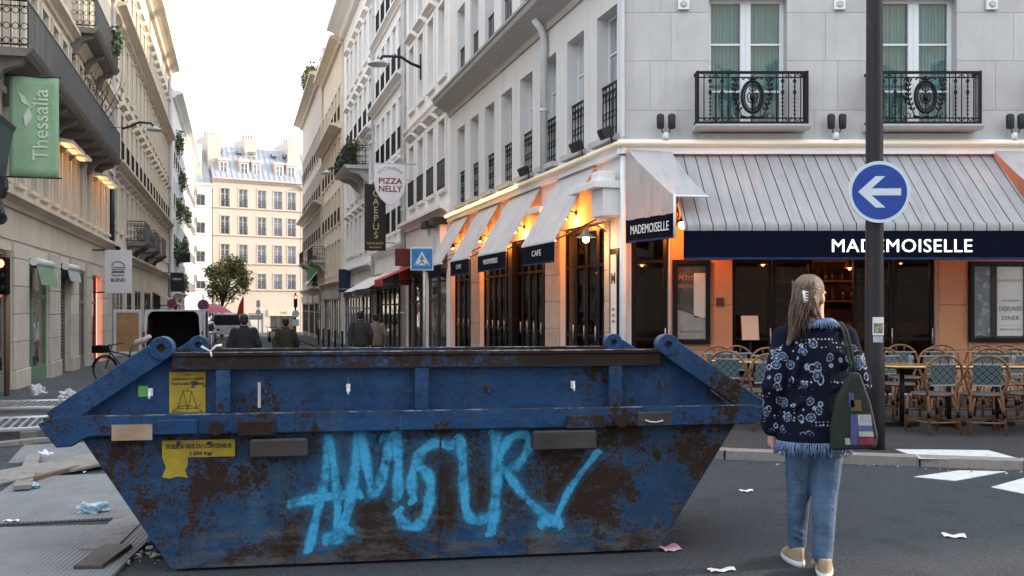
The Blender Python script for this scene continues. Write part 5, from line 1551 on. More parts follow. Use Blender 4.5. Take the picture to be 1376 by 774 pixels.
# red traffic light on a brown post at the left edge
def traffic_light(label, loc, rz, post=None, lit=0, h=2.2):
    o = thing('traffic_light', label, 'traffic light', loc, rz)
    MB().tube([(0, 0, 0), (0, 0, h + 0.9)], 0.05, 10).build('post', post or DKGREY, o)
    b = MB().box((-0.11, -0.2, h), (0.11, -0.04, h + 0.75)).build('housing', BLACKF, o, bevel=0.02)
    cols = [((1.0, 0.06, 0.04), 6.0 if lit == 0 else 0), ((0.03, 0.02, 0.006), 0), ((0.006, 0.02, 0.012), 0)]
    for k, (c, e) in enumerate(cols):
        z = h + 0.62 - 0.24 * k
        MB().lathe([(0.085, 0), (0.07, 0.02), (0.02, 0.03)], (0, -0.2, z), 14, 0, 'y', Matrix.Diagonal((1, 1, 1, 1)) @ T(0, -0.4, 0) @ Matrix.Diagonal((1, -1, 1, 1))).build('lens', emat('lens_%d_%d' % (k, lit), c, e), b)
        MB().run([(-0.2, z + 0.09), (-0.34, z + 0.08), (-0.34, z + 0.095), (-0.2, z + 0.105)], -0.09, 0.09).build('visor', BLACKF, b)
    return o
p = at(9, 520, 19.5)
traffic_light('traffic light showing red on a brown post beside the shop house', (p.x, p.y, gz(p.dot(S))), -0.12, pm('brown_post', (0.2, 0.12, 0.07), 0.6, var=0.2), 0, 2.15)

# further houses on the left
t0b, t1b = tL(150) + 0.02, tL(226)
Lb = t1b - t0b
lops2 = [(1.5, 4.0, 0, 2.4), (5.5, 7.6, 0, 2.6), (9.0, 12.0, 0, 2.2), (14, 18, 0, 2.2), (20, 25, 0, 2.2)]
l2 = rowhouse('stone_house', 'long cream stone house with small stone balconies beyond the burger sign', 'L', t0b, t1b, 18.6,
              [(4.6, 6.5), (7.6, 9.6), (10.8, 12.8), (14.0, 15.8)], bayline(Lb, 1.2, 2.05), 0.9, CREAM, reveal=0.3, surround=2, frame=GFRAME,
              cornices=[(3.4, 0.3, 0.35), (7.0, 0.45, 0.3), (13.2, 0.55, 0.35), (18.0, 0.8, 0.6)], rails=(1, 3), roof=(3.2, 1.4),
              ground_ops=[(a, b, gz(t0b + a) + 0.05, zt) for a, b, _, zt in lops2])
for i, (a, b, _, zt) in enumerate(lops2): shopfront(l2, 'L', a, b, gz(t0b + a) + 0.05, zt, (GREYSHOP, DARKSHOP, DARKSHOP, DARKSHOP, GREYSHOP)[i], None, SHOPG)
for px, lb in ((170, 'small stone balcony nearest the burger sign on the long cream house'), (186, 'small stone balcony in the middle of the long cream house'), (198, 'small stone balcony farthest down the long cream house')):
    ta = tL(px); balcony_box('balcony', lb, ta, ta + 2.8, NL, 4.35, 0.8, 1)
drainpipe(l2, Lb - 0.1, -0.8, 18.0, -0.1, 0.08)
t0c, t1c = tL(226) + 0.02, tL(257)
Lc = t1c - t0c
l3 = rowhouse('white_house', 'white plaster house with hanging plants on its balconies at the far left', 'L', t0c, t1c, 17.0,
              [(2.8, 4.8), (5.8, 7.8), (8.8, 10.8), (11.8, 13.8)], bayline(Lc, 1.3, 2.4), 1.0, WHITEP, reveal=0.25, surround=1,
              cornices=[(2.2, 0.3, 0.3), (16.5, 0.7, 0.5)], rails=(0, 1, 2, 3), roof=(3.0, 1.5), nshift=0.3,
              ground_ops=[(1, 6, gz(t0c), 1.5), (8, 14, gz(t0c) - 0.1, 1.5)])
for a, b in ((1, 6), (8, 14)): shopfront(l3, 'L', a, b, gz(t0c) - 0.05, 1.5, DARKSHOP, DARKSHOP, SHOPG)
for i, (z, dt) in enumerate(sorted(((5.2, 2.5), (8.6, 5), (11.4, 8), (13.6, 3.5), (6.2, 13), (9.2, 17), (3.0, 11)))):
    plant('green balcony plants on the white plaster house, %s counting up from the street' % ORD[i], T(*sn(t0c + dt, NL + 0.5, z)) @ Rz(LEFT_RZ), [(0.1 * i, 0, 0.4, 1.1, 0.35, 0.45), (1.2, 0, 0.1, 0.5, 0.35, 0.9), (-0.8, 0, 0.2, 0.45, 0.3, 0.7), (0.4, 0, 0.9, 0.3, 0.25, 0.5)], 420, 0.26, 20 + i)['group'] = 'plants hanging on the white house'
MB().box((-4, -2, 0), (4, 2, 25)).build('party_wall', pm('blue_grey_wall', (0.5, 0.55, 0.58), 0.9, var=0.05), None)
pw = bpy.data.objects['party_wall']; pw.matrix_world = T(*sn(tL(222), NL - 9, 0)) @ Rz(SA); tag(pw, 'plain pale blue grey party wall rising behind the left roofs', 'wall')
# striped shop awning and small signs on the far left
p = sn(tL(205), NL); o = thing('shop_awning', 'red and white striped shop awning far down the left pavement', 'awning', (p.x, p.y, 2.3), LEFT_RZ)
RW = stripe_mat('red_white_canvas', 0.5, (0.6, 0.57, 0.52), (0.4, 0.06, 0.05), 0.45)
sheet([(-1.5 * k / 5, -0.8 * k / 5) for k in range(6)] + [(-1.5, -1.9)], 0, 6.0, 20, 0.01).build('canopy', RW, o)
MB().tube([(0.1, 0.01, -0.8), (0.1, -1.5, -0.8)], 0.03, 5).build('arm', IRON, o)
p = at(238, 392, 62.0); o = board_sign('hanging_sign', 'dark chalkboard sign hanging beside the red and white awning', T(p.x, p.y, p.z) @ Rz(SA), 0.8, 1.2, 0.1, BLKC, None)
text('MENU', 0.2, LETTER, o, T(0, -0.056, 0.8), extrude=0.002); MB().bar((-1.6, 0, 1.2), (0.3, 0, 1.2), 0.05).build('bracket', IRON, o)
p = at(248, 353, 70.0); o = board_sign('hanging_sign', 'small black hanging sign below the plants of the white house', T(p.x, p.y, p.z) @ Rz(SA), 0.8, 0.7, 0.1, BLKC, None)
MB().bar((-1.6, 0, 0.7), (0.3, 0, 0.7), 0.05).build('bracket', IRON, o)

# ------------------------------------------------------------------ sunlit houses at the end
EA = math.atan2(1, 1.53)
p = at(286, 410, 105.0); E0 = Vector((p.x, p.y, 0)); ED = Vector((math.cos(EA), math.sin(EA), 0))
def endhouse(name, label, off, L, H, rows, bays, ww, mat, gops=(), base=-1.6, roofh=3.9, rb=2.6, sur=1):
    q = E0 + ED * off
    root = thing(name, label, 'building', (q.x, q.y, 0), EA)
    ops = [(x - ww/2, x + ww/2, a, b) for a, b in rows for x in bays]
    m = MB(); wall_sheet(m, 0, L, -3, H, ops + list(gops), 0.25)
    m.quad((0, 0, -3), (0, 12, -3), (0, 12, H), (0, 0, H)); m.quad((L, 0, -3), (L, 12, -3), (L, 12, H), (L, 0, H)); m.quad((0, 12, -3), (L, 12, -3), (L, 12, H), (0, 12, H))
    m.build('wall', mat, root)
    MB().box((0.02, 0.3, -3), (L - 0.02, 11.9, H - 0.05)).build('core', CORE, root)
    for a, b in rows:
        for x in bays:
            o = put_window(root, Matrix(), x, a, ww, b - a, 0.18, 'three', WFRAME, PANE)
            link_mesh('railing', railing_mesh(ww, 0.8), o, T(0, -0.2, 0.02))
            s_ = MB().box((-ww/2 - 0.12, -0.05, 0), (-ww/2, 0, b - a)).box((ww/2, -0.05, 0), (ww/2 + 0.12, 0, b - a)).box((-ww/2 - 0.12, -0.06, b - a), (ww/2 + 0.12, 0, b - a + 0.14))
            s_.build('surround', mat, root, T(x, -0.002, a))
    for a, b in rows: MB().run(cornice_prof(a - 0.25, 0.15, 0.16), 0, L).build('string_course', mat, root, T(0, -0.003, 0))
    MB().run(cornice_prof(H - 0.4, 0.5, 0.45), -0.1, L + 0.1).build('cornice', mat, root, T(0, -0.003, 0))
    rf = MB().run([(0.0, H + 0.06), (rb, H + roofh), (9, H + roofh + 0.4), (12, H + 0.06)], 0.0, L).build('roof', ZINC, root)
    k = 0.4
    sm = MB()
    while k < L:
        sm.bar((k, -0.0, H + 0.1), (k, rb, H + roofh + 0.03), 0.05, 0.07); k += 0.6
    sm.build('roof_seams', ZINC, root)['kind'] = 'stuff'
    return root, rf
rows_e = [(3.3, 5.0), (6.2, 8.2), (9.3, 11.3), (12.3, 14.3)]
bays_e = [1.35, 3.35, 5.45, 7.3, 8.9]
H_E = 15.4
eh, rf = endhouse('end_house', 'sunlit cream house with blue grey zinc roof closing the street', 0, 9.9, H_E, rows_e[:4], bays_e, 0.95, SUNNY, [(3.9, 5.6, -1.8, 0.6), (6.4, 9.3, -1.8, 0.3)], sur=1)
for x in bays_e: pass
for i, x in enumerate((1.3, 3.6, 5.0, 7.6, 9.0)):
    d = MB().box((x - 0.55, 0.5, H_E + 0.3), (x + 0.55, 2.6, H_E + 2.0))
    d.run([(0.4, H_E + 2.0), (2.6, H_E + 2.0), (2.6, H_E + 2.3), (0.5, H_E + 2.3)], x - 0.62, x + 0.62)
    d.build('dormer', SUNNY, rf)
    put_window(eh, Matrix(), x, H_E + 0.45, 0.8, 1.4, 0.47, 'two', WFRAME, PANE)
    MB().box((x + (-0.45), 1.55, H_E + 3.1), (x + 0.25, 2.3, H_E + 3.4)).build('skylight', PANE, rf)
for x in (0.3, 4.6, 9.4): 
    MB().box((x - 0.5, 1.2 if x != 4.6 else 1.9, H_E + 1.0), (x + 0.9, 6.0, H_E + 4.9)).build('chimney_stack', SUNNY, eh)
    for k in range(4): MB().lathe([(0.12, 0), (0.1, 0.5)], (x - 0.3 + 0.32 * k, 3.0, H_E + 4.9), 8).build('chimney_pot', pm('terracotta', (0.4, 0.18, 0.1), 0.8), eh)
MB().box((3.95, 0.1, -1.8), (5.55, 0.2, 0.55)).build('door', pm('pale_door', (0.5, 0.5, 0.46), 0.6), eh)
MB().box((3.98, 0.09, -0.1), (5.5, 0.099, 0.45)).build('door_glass', PANE, eh)
MB().box((6.4, 0.1, -1.8), (9.3, 0.2, 0.3)).build('shop_pane', SHOPG, eh)
MB().box((6.1, -0.12, 0.3), (9.6, -0.003, 1.0)).build('shop_fascia', pm('beige_fascia', (0.6, 0.52, 0.42), 0.6), eh)
text('CAFE', 0.35, REDP, eh, T(7.9, -0.13, 0.65), extrude=0.01)
MB().box((0.2, -0.06, -1.8), (3.0, -0.003, 0.6)).build('shop_panel', DARKSHOP, eh)
wh, rf2 = endhouse('end_house', 'white house with pale shutters left of the sunlit cream house', -9.0, 8.9, 14.6, rows_e[:4], (1.2, 3.4, 5.6, 7.7), 0.95, WHITEP, base=-1.6, roofh=4.0)
for a, b in rows_e[:4]:
    for x in (5.6, 7.7):
        MB().add([(x - 0.5, -0.05, b), (x + 0.5, -0.05, b), (x + 0.5, -0.6, b - 0.9), (x - 0.5, -0.6, b - 0.9)], [(0, 1, 2, 3)]).build('window_awning', PAPER, wh)
MB().box((6.8, 0.6, 15.0), (8.0, 4, 19.0)).build('chimney_stack', SUNNY, wh)
eh2, _ = endhouse('end_house', 'cream house glimpsed to the right behind the sunlit house', 9.95, 14, 15.0, rows_e[:4], (1.2, 3.4, 5.6, 7.8, 10, 12.2), 0.95, SUNNY, roofh=4.2)

# ------------------------------------------------------------------ houses across the crossing, seen only in glass, added to dim the cafe front
def behind(label, x0, x1, y, H, mat, bays_n, style='three'):
    root = thing('stone_house', label, 'building', (x1, y, 0), math.pi)
    L = x1 - x0
    rows = [(4.3 + 3.1 * k, 6.4 + 3.1 * k) for k in range(int((H - 4.5) / 3.1))]
    bx = [L * (i + 0.5) / bays_n for i in range(bays_n)]
    ops = [(x - 0.55, x + 0.55, a, b) for a, b in rows for x in bx]
    m = MB(); wall_sheet(m, 0, L, -0.2, H, ops, 0.25)
    m.quad((0, 0, -0.2), (0, 10, -0.2), (0, 10, H), (0, 0, H)); m.quad((L, 0, -0.2), (L, 10, -0.2), (L, 10, H), (L, 0, H)); m.quad((0, 0, H), (L, 0, H), (L, 10, H), (0, 10, H))
    m.build('wall', mat, root); MB().box((0.02, 0.3, -0.1), (L - 0.02, 9.9, H - 0.05)).build('core', CORE, root)
    for a, b in rows:
        for x in bx: put_window(root, Matrix(), x, a, 1.1, b - a, 0.18, style, WFRAME, PANE)
    MB().run(cornice_prof(H - 0.5, 0.5, 0.5), 0, L).build('cornice', mat, root, T(0, -0.003, 0))
    MB().run(cornice_prof(3.5, 0.3, 0.3), 0, L).build('cornice', mat, root, T(0, -0.003, 0))
behind('pale stone house across the crossing, reflected in the cafe glass', -14, 6, -13, 17.5, PALE, 8)
behind('cream stone house across the crossing next to the pale one', 6.05, 26, -13, 16.5, CREAM, 8)

# ------------------------------------------------------------------ the skip
SKR = R(9.0)
SKO = Vector((-1.936, 5.50, 0.0))
skip = thing('skip', 'large battered blue steel skip with rust patches and light blue graffiti', 'skip', SKO, SKR)
def ska(px, py=None):
    """photograph pixel -> (x, z) on the front plane of the skip"""
    k = (px - 688) / FOC; ca, sa = math.cos(SKR), math.sin(SKR)
    a = (SKO.y * k - SKO.x) / (ca - sa * k)
    if py is None: return a
    Y = SKO.y + a * sa
    return (a, EYE - (py - HOR) * Y / FOC)
def skip_paint(name, blue, rust_lo, rust_hi, grey=0.0, rust2=(0.055, 0.026, 0.016)):
    m, t, p = newmat(name)
    o = coords(t)
    big = noise(t, o, 1.35, 9, 0.68); med = noise(t, o, 4.5, 10, 0.75); fine = noise(t, o, 26, 6, 0.7)
    mask = mth(t, 'ADD', mth(t, 'MULTIPLY', big, 0.55), mth(t, 'ADD', mth(t, 'MULTIPLY', med, 0.27), mth(t, 'MULTIPLY', fine, 0.18)))
    rust = maprange(t, mask, rust_lo, rust_hi)
    bl = mixc(t, maprange(t, med, 0.35, 0.7), tuple(x * 0.72 for x in blue), tuple(x * 1.3 for x in blue))
    fade = noise(t, scaled(t, o, (2.2, 2.2, 0.5)), 1.6, 6, 0.7)
    bl = mixc(t, maprange(t, fade, 0.5, 0.72, 0, 0.55), bl, (0.045, 0.09, 0.15))
    rc = mixc(t, maprange(t, fine, 0.35, 0.7), tuple(x * 0.55 for x in rust2), tuple(x * 1.9 for x in rust2))
    rc = mixc(t, maprange(t, med, 0.5, 0.65, 0, 0.8), rc, (0.062, 0.032, 0.017))
    cc = mixc(t, rust, bl, rc)
    # scratches and chipped specks
    sc1 = noise(t, scaled(t, o, (60, 60, 5)), 1.0, 3, 0.6)
    cc = mixc(t, maprange(t, sc1, 0.69, 0.74, 0, 0.55), cc, (0.2, 0.22, 0.24))
    ch2 = noise(t, o, 15, 7, 0.78)
    cc = mixc(t, maprange(t, ch2, 0.63, 0.66, 0, 0.95), cc, (0.022, 0.013, 0.01))
    ch = noise(t, o, 55, 4, 0.8)
    near = mth(t, 'ADD', ch, mth(t, 'MULTIPLY', mth(t, 'SUBTRACT', mask, rust_lo - 0.035), 3.2))
    cc = mixc(t, maprange(t, near, 0.60, 0.63, 0, 0.95), cc, (0.02, 0.012, 0.009))
    if grey:
        sp = t.nodes.new('ShaderNodeSeparateXYZ'); t.links.new(o, sp.inputs[0])
        scuff = noise(t, scaled(t, o, (1.5, 1.5, 5)), 2.6, 9, 0.75)
        lowz = maprange(t, sp.outputs['Z'], 0.0, 0.42, 0.13, -0.02)
        gm = maprange(t, mth(t, 'ADD', scuff, lowz), 0.56, 0.70, 0, grey)
        cc = mixc(t, gm, cc, (0.075, 0.072, 0.068))
    run = noise(t, scaled(t, o, (9, 9, 0.55)), 1.5, 7, 0.7)
    cc = mixc(t, maprange(t, run, 0.58, 0.70, 0, 0.7), cc, (0.034, 0.018, 0.011))
    t.links.new(cc, p.inputs['Base Color'])
    p.inputs['Specular IOR Level'].default_value = 0.25
    t.links.new(maprange(t, rust, 0, 1, 0.45, 0.9), p.inputs['Roughness'])
    dent = noise(t, o, 2.6, 3, 0.5)
    hh = mth(t, 'ADD', mth(t, 'MULTIPLY', rust, -0.5), mth(t, 'ADD', mth(t, 'ADD', fine, mth(t, 'MULTIPLY', dent, 5.0)), mth(t, 'MULTIPLY', med, 0.9)))
    bumpn(t, p, hh, 0.55, 0.014)
    MATS[name] = m
    return m
BLUE = (0.006, 0.041, 0.118)
SKP = skip_paint('skip_panel_paint', BLUE, 0.54, 0.556)
SKR_ = skip_paint('skip_rail_paint', (0.0065, 0.043, 0.12), 0.535, 0.555)
SKH = skip_paint('skip_hull_paint', (0.009, 0.045, 0.11), 0.503, 0.53, 0.9, (0.062, 0.034, 0.022))
SKT = skip_paint('skip_top_paint', (0.0115, 0.04, 0.11), 0.44, 0.50, rust2=(0.04, 0.022, 0.016))
SKB = pm('skip_bracket', (0.035, 0.03, 0.03), 0.7, var=0.4, scale=6, bump=0.3)
BL, WD = 2.87, 1.22
# hull
m = MB()
A = [(0.0, 0.02), (BL, 0.02), (3.38, 0.80), (-0.50, 0.80)]
I = [(0.05, 0.07), (BL - 0.05, 0.07), (3.34, 0.80), (-0.46, 0.80)]
vs = [(x, 0.0, z) for x, z in A] + [(x, WD, z) for x, z in A] + [(x, 0.04, z) for x, z in I] + [(x, WD - 0.04, z) for x, z in I]
m.add(vs, [(0,1,2,3), (7,6,5,4), (0,4,5,1), (1,5,6,2), (0,3,7,4), (11,10,9,8), (12,13,14,15), (8,9,13,12), (9,10,14,13), (8,12,15,11), (3,2,10,11), (6,7,15,14), (2,6,14,10), (7,3,11,15)])
m.build('hull', SKH, skip)
# slight weld seams and dents as raised strips on the hull face
for a in (1.53,):
    MB().box((a - 0.006, -0.006, 0.03), (a + 0.006, -0.001, 0.78)).build('weld_seam', SKH, skip)
# bottom skids
for y in (0.12, WD - 0.32): MB().box((0.06, y, 0.0), (BL - 0.06, y + 0.2, 0.022)).build('skid', SKB, skip)
# upper panels, front and back
up = [(-0.60, 0.80), (3.45, 0.80), (2.93, 1.226), (-0.05, 1.226)]
upb = [(-0.60, 0.80), (3.45, 0.80), (2.93, 1.19), (-0.05, 1.19)]
MB().prism(up, 0.015, 0.045).build('side_panel', SKP, skip)
MB().prism(upb, WD - 0.045, WD - 0.015).build('side_panel', SKP, skip)
for yy0, yy1, ex in ((-0.065, 0.014, 0), (WD - 0.014, WD + 0.065, 1)):
    dz = -0.034 * ex      # the far side is bent slightly lower
    rail = [(-0.70, 0.865), (-0.60, 0.905), (3.46, 0.905), (3.62, 0.86), (3.46, 0.785), (-0.42, 0.79), (-0.46, 0.775), (-0.52, 0.735), (-0.60, 0.73)]
    MB().prism(rail, yy0, yy1).build('mid_rail', SKR_, skip, bevel=0.008)
    MB().box((0.01, yy0 + 0.015, 1.155 + dz), (2.87, yy1, 1.228 + dz)).build('top_rail', SKT, skip, bevel=0.006)
    MB().box((-0.01, yy0 + 0.005, 1.229 + dz), (2.89, yy1 + (0.012 if not ex else -0.012), 1.252 + dz)).build('rim', SKT, skip, bevel=0.005)
    for xa, xb in ((-0.62, -0.055), (3.5, 2.925)):
        sgn = 1 if xb > xa else -1
        z0, z1 = 0.875, 1.262 + dz
        d = Vector((xb - xa, 0, z1 - z0)).normalized(); nn = Vector((-d.z, 0, d.x)) * (0.062)
        p0, p1 = Vector((xa, 0, z0)), Vector((xb, 0, z1))
        pl = [p0 - nn, p1 - nn, p1 + nn, p0 + nn]
        MB().prism([(v_.x, v_.z) for v_ in pl], yy0 + 0.008, yy1 - 0.003).build('arm', SKR_, skip, bevel=0.006)
        # lifting lug: round plate with an eye
        lug = MB(); n = 20; cxl, czl = xb + sgn * 0.012, z1 + 0.015
        ring = []
        for r_, yv in ((0.066, yy0 - 0.008), (0.066, yy1 + 0.008), (0.022, yy1 + 0.008), (0.022, yy0 - 0.008)):
            for j in range(n):
                a = 2 * math.pi * j / n; ring.append((cxl + r_ * math.cos(a), yv, czl + r_ * math.sin(a)))
        lug.add(ring, [(q * n + j, q * n + (j + 1) % n, ((q + 1) % 4) * n + (j + 1) % n, ((q + 1) % 4) * n + j) for q in range(4) for j in range(n)])
        lg = lug.build('lifting_lug', SKR_, skip, bevel=0.004, seg=1)
        MB().lathe([(0.0215, yy0 + 0.02), (0.0215, yy1 - 0.02)], (cxl, 0, czl), 14, 0, 'y').build('eye_pin', SKB, lg)
    for px in (301, 566, 825):
        x = ska(px); MB().box((x - 0.04, yy0 + 0.02, 0.906), (x + 0.04, yy1, 1.154 + dz)).build('post', SKR_, skip, bevel=0.004, seg=1)
MB().bar((-0.66, 0.01, 0.85), (-0.66, WD - 0.01, 0.85), 0.06, 0.08).build('end_beam', SKR_, skip); MB().bar((3.56, 0.01, 0.85), (3.56, WD - 0.01, 0.85), 0.06, 0.08).build('end_beam', SKR_, skip)
# end plates from hull to end beams
MB().add([(-0.50, 0.0, 0.80), (-0.50, WD, 0.80), (-0.66, WD, 0.86), (-0.66, 0.0, 0.86)], [(0, 1, 2, 3)]).build('end_plate', SKR_, skip)
MB().add([(3.38, 0.0, 0.80), (3.38, WD, 0.80), (3.56, WD, 0.86), (3.56, 0.0, 0.86)], [(0, 1, 2, 3)]).build('end_plate', SKR_, skip)
# pockets, bosses and brackets on the front
def onskip(px0, py0, px1, py1, y0, y1, name, mat, bev=0.006):
    a, z1 = ska(px0, py0); b, z0 = ska(px1, py1)
    return MB().box((a, y0, z0), (b, y1, z1)).build(name, mat, skip, bevel=bev, seg=1)
onskip(216, 562, 268, 581, -0.085, -0.066, 'pocket', SKR_); onskip(322, 564, 372, 583, -0.085, -0.066, 'pocket', SKT); onskip(758, 556, 808, 573, -0.085, -0.066, 'pocket', SKT)
onskip(852, 552, 898, 570, -0.08, -0.066, 'pocket', SKB)
for px, py in ((293, 573), (829, 563)):
    a, z = ska(px, py); MB().lathe([(0.04, 0.0), (0.04, 0.03), (0.02, 0.035)], (a, -0.066, z), 14, 0, 'y', Matrix.Diagonal((1, 1, 1, 1))).build('boss', SKT, skip, T(0, -0.133 + 0.0, 0) @ T(0, 0.1, 0))
onskip(338, 588, 414, 611, -0.09, -0.001, 'bracket', SKB, 0.01); onskip(713, 577, 797, 601, -0.09, -0.001, 'bracket', SKB, 0.01)
a, z = ska(872, 562); MB().tube([(a - 0.05, -0.085, z), (a - 0.02, -0.092, z - 0.012), (a + 0.02, -0.092, z - 0.014), (a + 0.06, -0.088, z - 0.005)], 0.006, 5).build('wire_hook', STEEL, skip)
EDGE = pm('worn_edge', (0.17, 0.18, 0.19), 0.5, var=0.4, scale=6, c2=(0.03, 0.02, 0.016), lo=0.42, hi=0.52)  # pale strips put bright edge highlights into the colour, along with worn steel
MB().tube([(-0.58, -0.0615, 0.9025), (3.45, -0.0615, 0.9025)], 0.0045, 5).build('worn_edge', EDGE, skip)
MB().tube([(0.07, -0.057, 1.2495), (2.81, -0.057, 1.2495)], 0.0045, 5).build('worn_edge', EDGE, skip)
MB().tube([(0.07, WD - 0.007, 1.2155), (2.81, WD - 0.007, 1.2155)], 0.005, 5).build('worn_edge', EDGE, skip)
MB().tube([(0.09, -0.0465, 1.158), (2.79, -0.0465, 1.158)], 0.0035, 5).build('worn_edge', SKB, skip)
# hooks along the upper panel
for px, py in ((202, 527), (358, 523), (468, 521), (656, 522), (770, 517), (889, 516)):
    a, z = ska(px, py); hk = MB().box((a - 0.012, -0.004, z - 0.022), (a + 0.012, 0.016, z + 0.022)).tube([(a, 0.0, z + 0.01), (a, -0.03, z - 0.01), (a, -0.03, z - 0.035)], 0.007, 5); hk.build('hook', WHITEM if px in (202, 468, 770) else SKB, skip)
# primer patch on the mid rail and little green sticker, white tape
PRIM = pm('primer_patch', (0.30, 0.20, 0.13), 0.8, var=0.3, scale=6, c2=(0.22, 0.25, 0.25), lo=0.52, hi=0.58)
onskip(154, 569, 208, 589, -0.0675, -0.0655, 'primer_patch', PRIM, 0)
onskip(185, 519, 198, 533, 0.013, 0.0152, 'green_sticker', pm('green_sticker', (0.13, 0.42, 0.12), 0.6), 0)
a, z = ska(285, 467); MB().tube([(a - 0.05, -0.06, z + 0.01), (a, -0.066, z - 0.02), (a + 0.03, -0.06, z + 0.012), (a + 0.06, -0.05, z + 0.016)], 0.007, 5).tube([(a, -0.066, z - 0.02), (a + 0.006, -0.064, z - 0.05)], 0.006, 5).build('rag', pm('rag', (0.5, 0.5, 0.48), 0.9), skip)
onskip(346, 514, 350, 548, 0.0135, 0.0152, 'scratch_tape', pm('pale_scratch', (0.4, 0.42, 0.44), 0.8), 0)
# yellow plates
YEL = pm('yellow_plate', (0.30, 0.225, 0.016), 0.7, var=0.3, scale=7, c2=(0.03, 0.035, 0.045), lo=0.62, hi=0.64)
pl = onskip(227, 500, 276, 563, 0.009, 0.0148, 'yellow_plate', YEL, 0.001)
def sk_text(tx, px, py, size, wpx, par, y=0.007, mat=INK, bold=0.0):
    a, z = ska(px, py); wd = abs(ska(px + wpx / 2) - ska(px - wpx / 2))
    return text(tx, size, mat, par, T(a, y, z), width=wd, extrude=0.0004, bold=bold)
sk_text('CHARGE', 252, 504, 0.014, 12, pl, 0.0083); sk_text('DES ELINGUES DE 2,5 m MINIMUM', 252, 509.5, 0.018, 42, pl, 0.0083, bold=0.0006); sk_text('ET UN PALONNIER DE 2 m MINIMUM', 252, 516, 0.018, 44, pl, 0.0083, bold=0.0006)
dr = MB()
def dpx(*pts): return [(ska(x, y)[0], 0.008, ska(x, y)[1]) for x, y in pts]
for pts in (dpx((246, 525), (257, 526)), dpx((246, 525), (238, 549)), dpx((246, 525), (252, 552)), dpx((257, 526), (252, 549)), dpx((257, 526), (265, 549)), dpx((238, 547), (252, 545), (265, 548)), dpx((231, 553), (238, 549), (265, 549), (272, 553), (266, 558), (240, 560), (231, 553)), dpx((231, 553), (252, 555), (272, 553)), dpx((252, 522), (252, 525))):
    dr.tube(pts, 0.0016, 4)
dr.build('sling_drawing', INK, pl)
pl2 = onskip(218, 592, 316, 613, -0.006, -0.001, 'yellow_plate', YEL, 0.001)
sk_text('POIDS A VIDE DU CONTENEUR', 268, 599.5, 0.034, 88, pl2, -0.0075, bold=0.0012); sk_text('1 550 Kgs', 270, 609, 0.026, 30, pl2, -0.0075, bold=0.001)
tn = [ska(x, y) for x, y in ((218, 614), (252, 614), (253, 624), (249, 632), (253, 642), (240, 640), (228, 643), (218, 641), (223, 628))]
MB().prism(tn, -0.005, -0.001).build('torn_yellow_sticker', YEL, skip)

# graffiti: sprayed ribbons lying on the hull face
def spray_mat(name, dens):
    m, t, p = newmat(name)
    uv = t.nodes.new('ShaderNodeUVMap')
    sp = t.nodes.new('ShaderNodeSeparateXYZ'); t.links.new(uv.outputs[0], sp.inputs[0])
    d = mth(t, 'ABSOLUTE', mth(t, 'SUBTRACT', mth(t, 'MULTIPLY', sp.outputs['X'], 2.0), 1.0))
    o = coords(t)
    nz = noise(t, o, 60, 5, 0.75)
    al = mth(t, 'ADD', maprange(t, d, 0.3, 1.0, 1.1, -0.25), mth(t, 'MULTIPLY', mth(t, 'SUBTRACT', nz, 0.5), 1.1))
    al = mth(t, 'MULTIPLY', maprange(t, al, 0.05, 0.9), dens)
    wr = maprange(t, noise(t, o, 7, 8, 0.75), 0.47, 0.66, 1.0, 0.12)
    al = mth(t, 'MULTIPLY', al, wr)
    cc = mixc(t, maprange(t, nz, 0.3, 0.7), (0.02, 0.25, 0.48), (0.045, 0.36, 0.62))
    t.links.new(cc, p.inputs['Base Color']); p.inputs['Roughness'].default_value = 0.6
    t.links.new(al, p.inputs['Alpha'])
    return m
SPRAY = spray_mat('spray_paint', 0.97)
HALO = spray_mat('overspray', 0.13)
def smooth_line(pts, sub=6):
    P = [Vector((x, y)) for x, y in pts]
    if len(P) < 3: return [P[0].lerp(P[1], k / sub) for k in range(sub + 1)]
    out = []
    for i in range(len(P) - 1):
        p0, p1, p2, p3 = P[max(0, i-1)], P[i], P[i+1], P[min(len(P)-1, i+2)]
        for k in range(sub):
            u = k / sub
            out.append(0.5 * ((2*p1) + (p2-p0)*u + (2*p0-5*p1+4*p2-p3)*u*u + (3*p1-p0-3*p2+p3)*u**3))
    out.append(P[-1]); return out
GA = lambda zx, zy: (340 + zx / 2.318, 440 + zy / 2.318)
GB = lambda zx, zy: (680 + zx / 2.318, 440 + zy / 2.318)
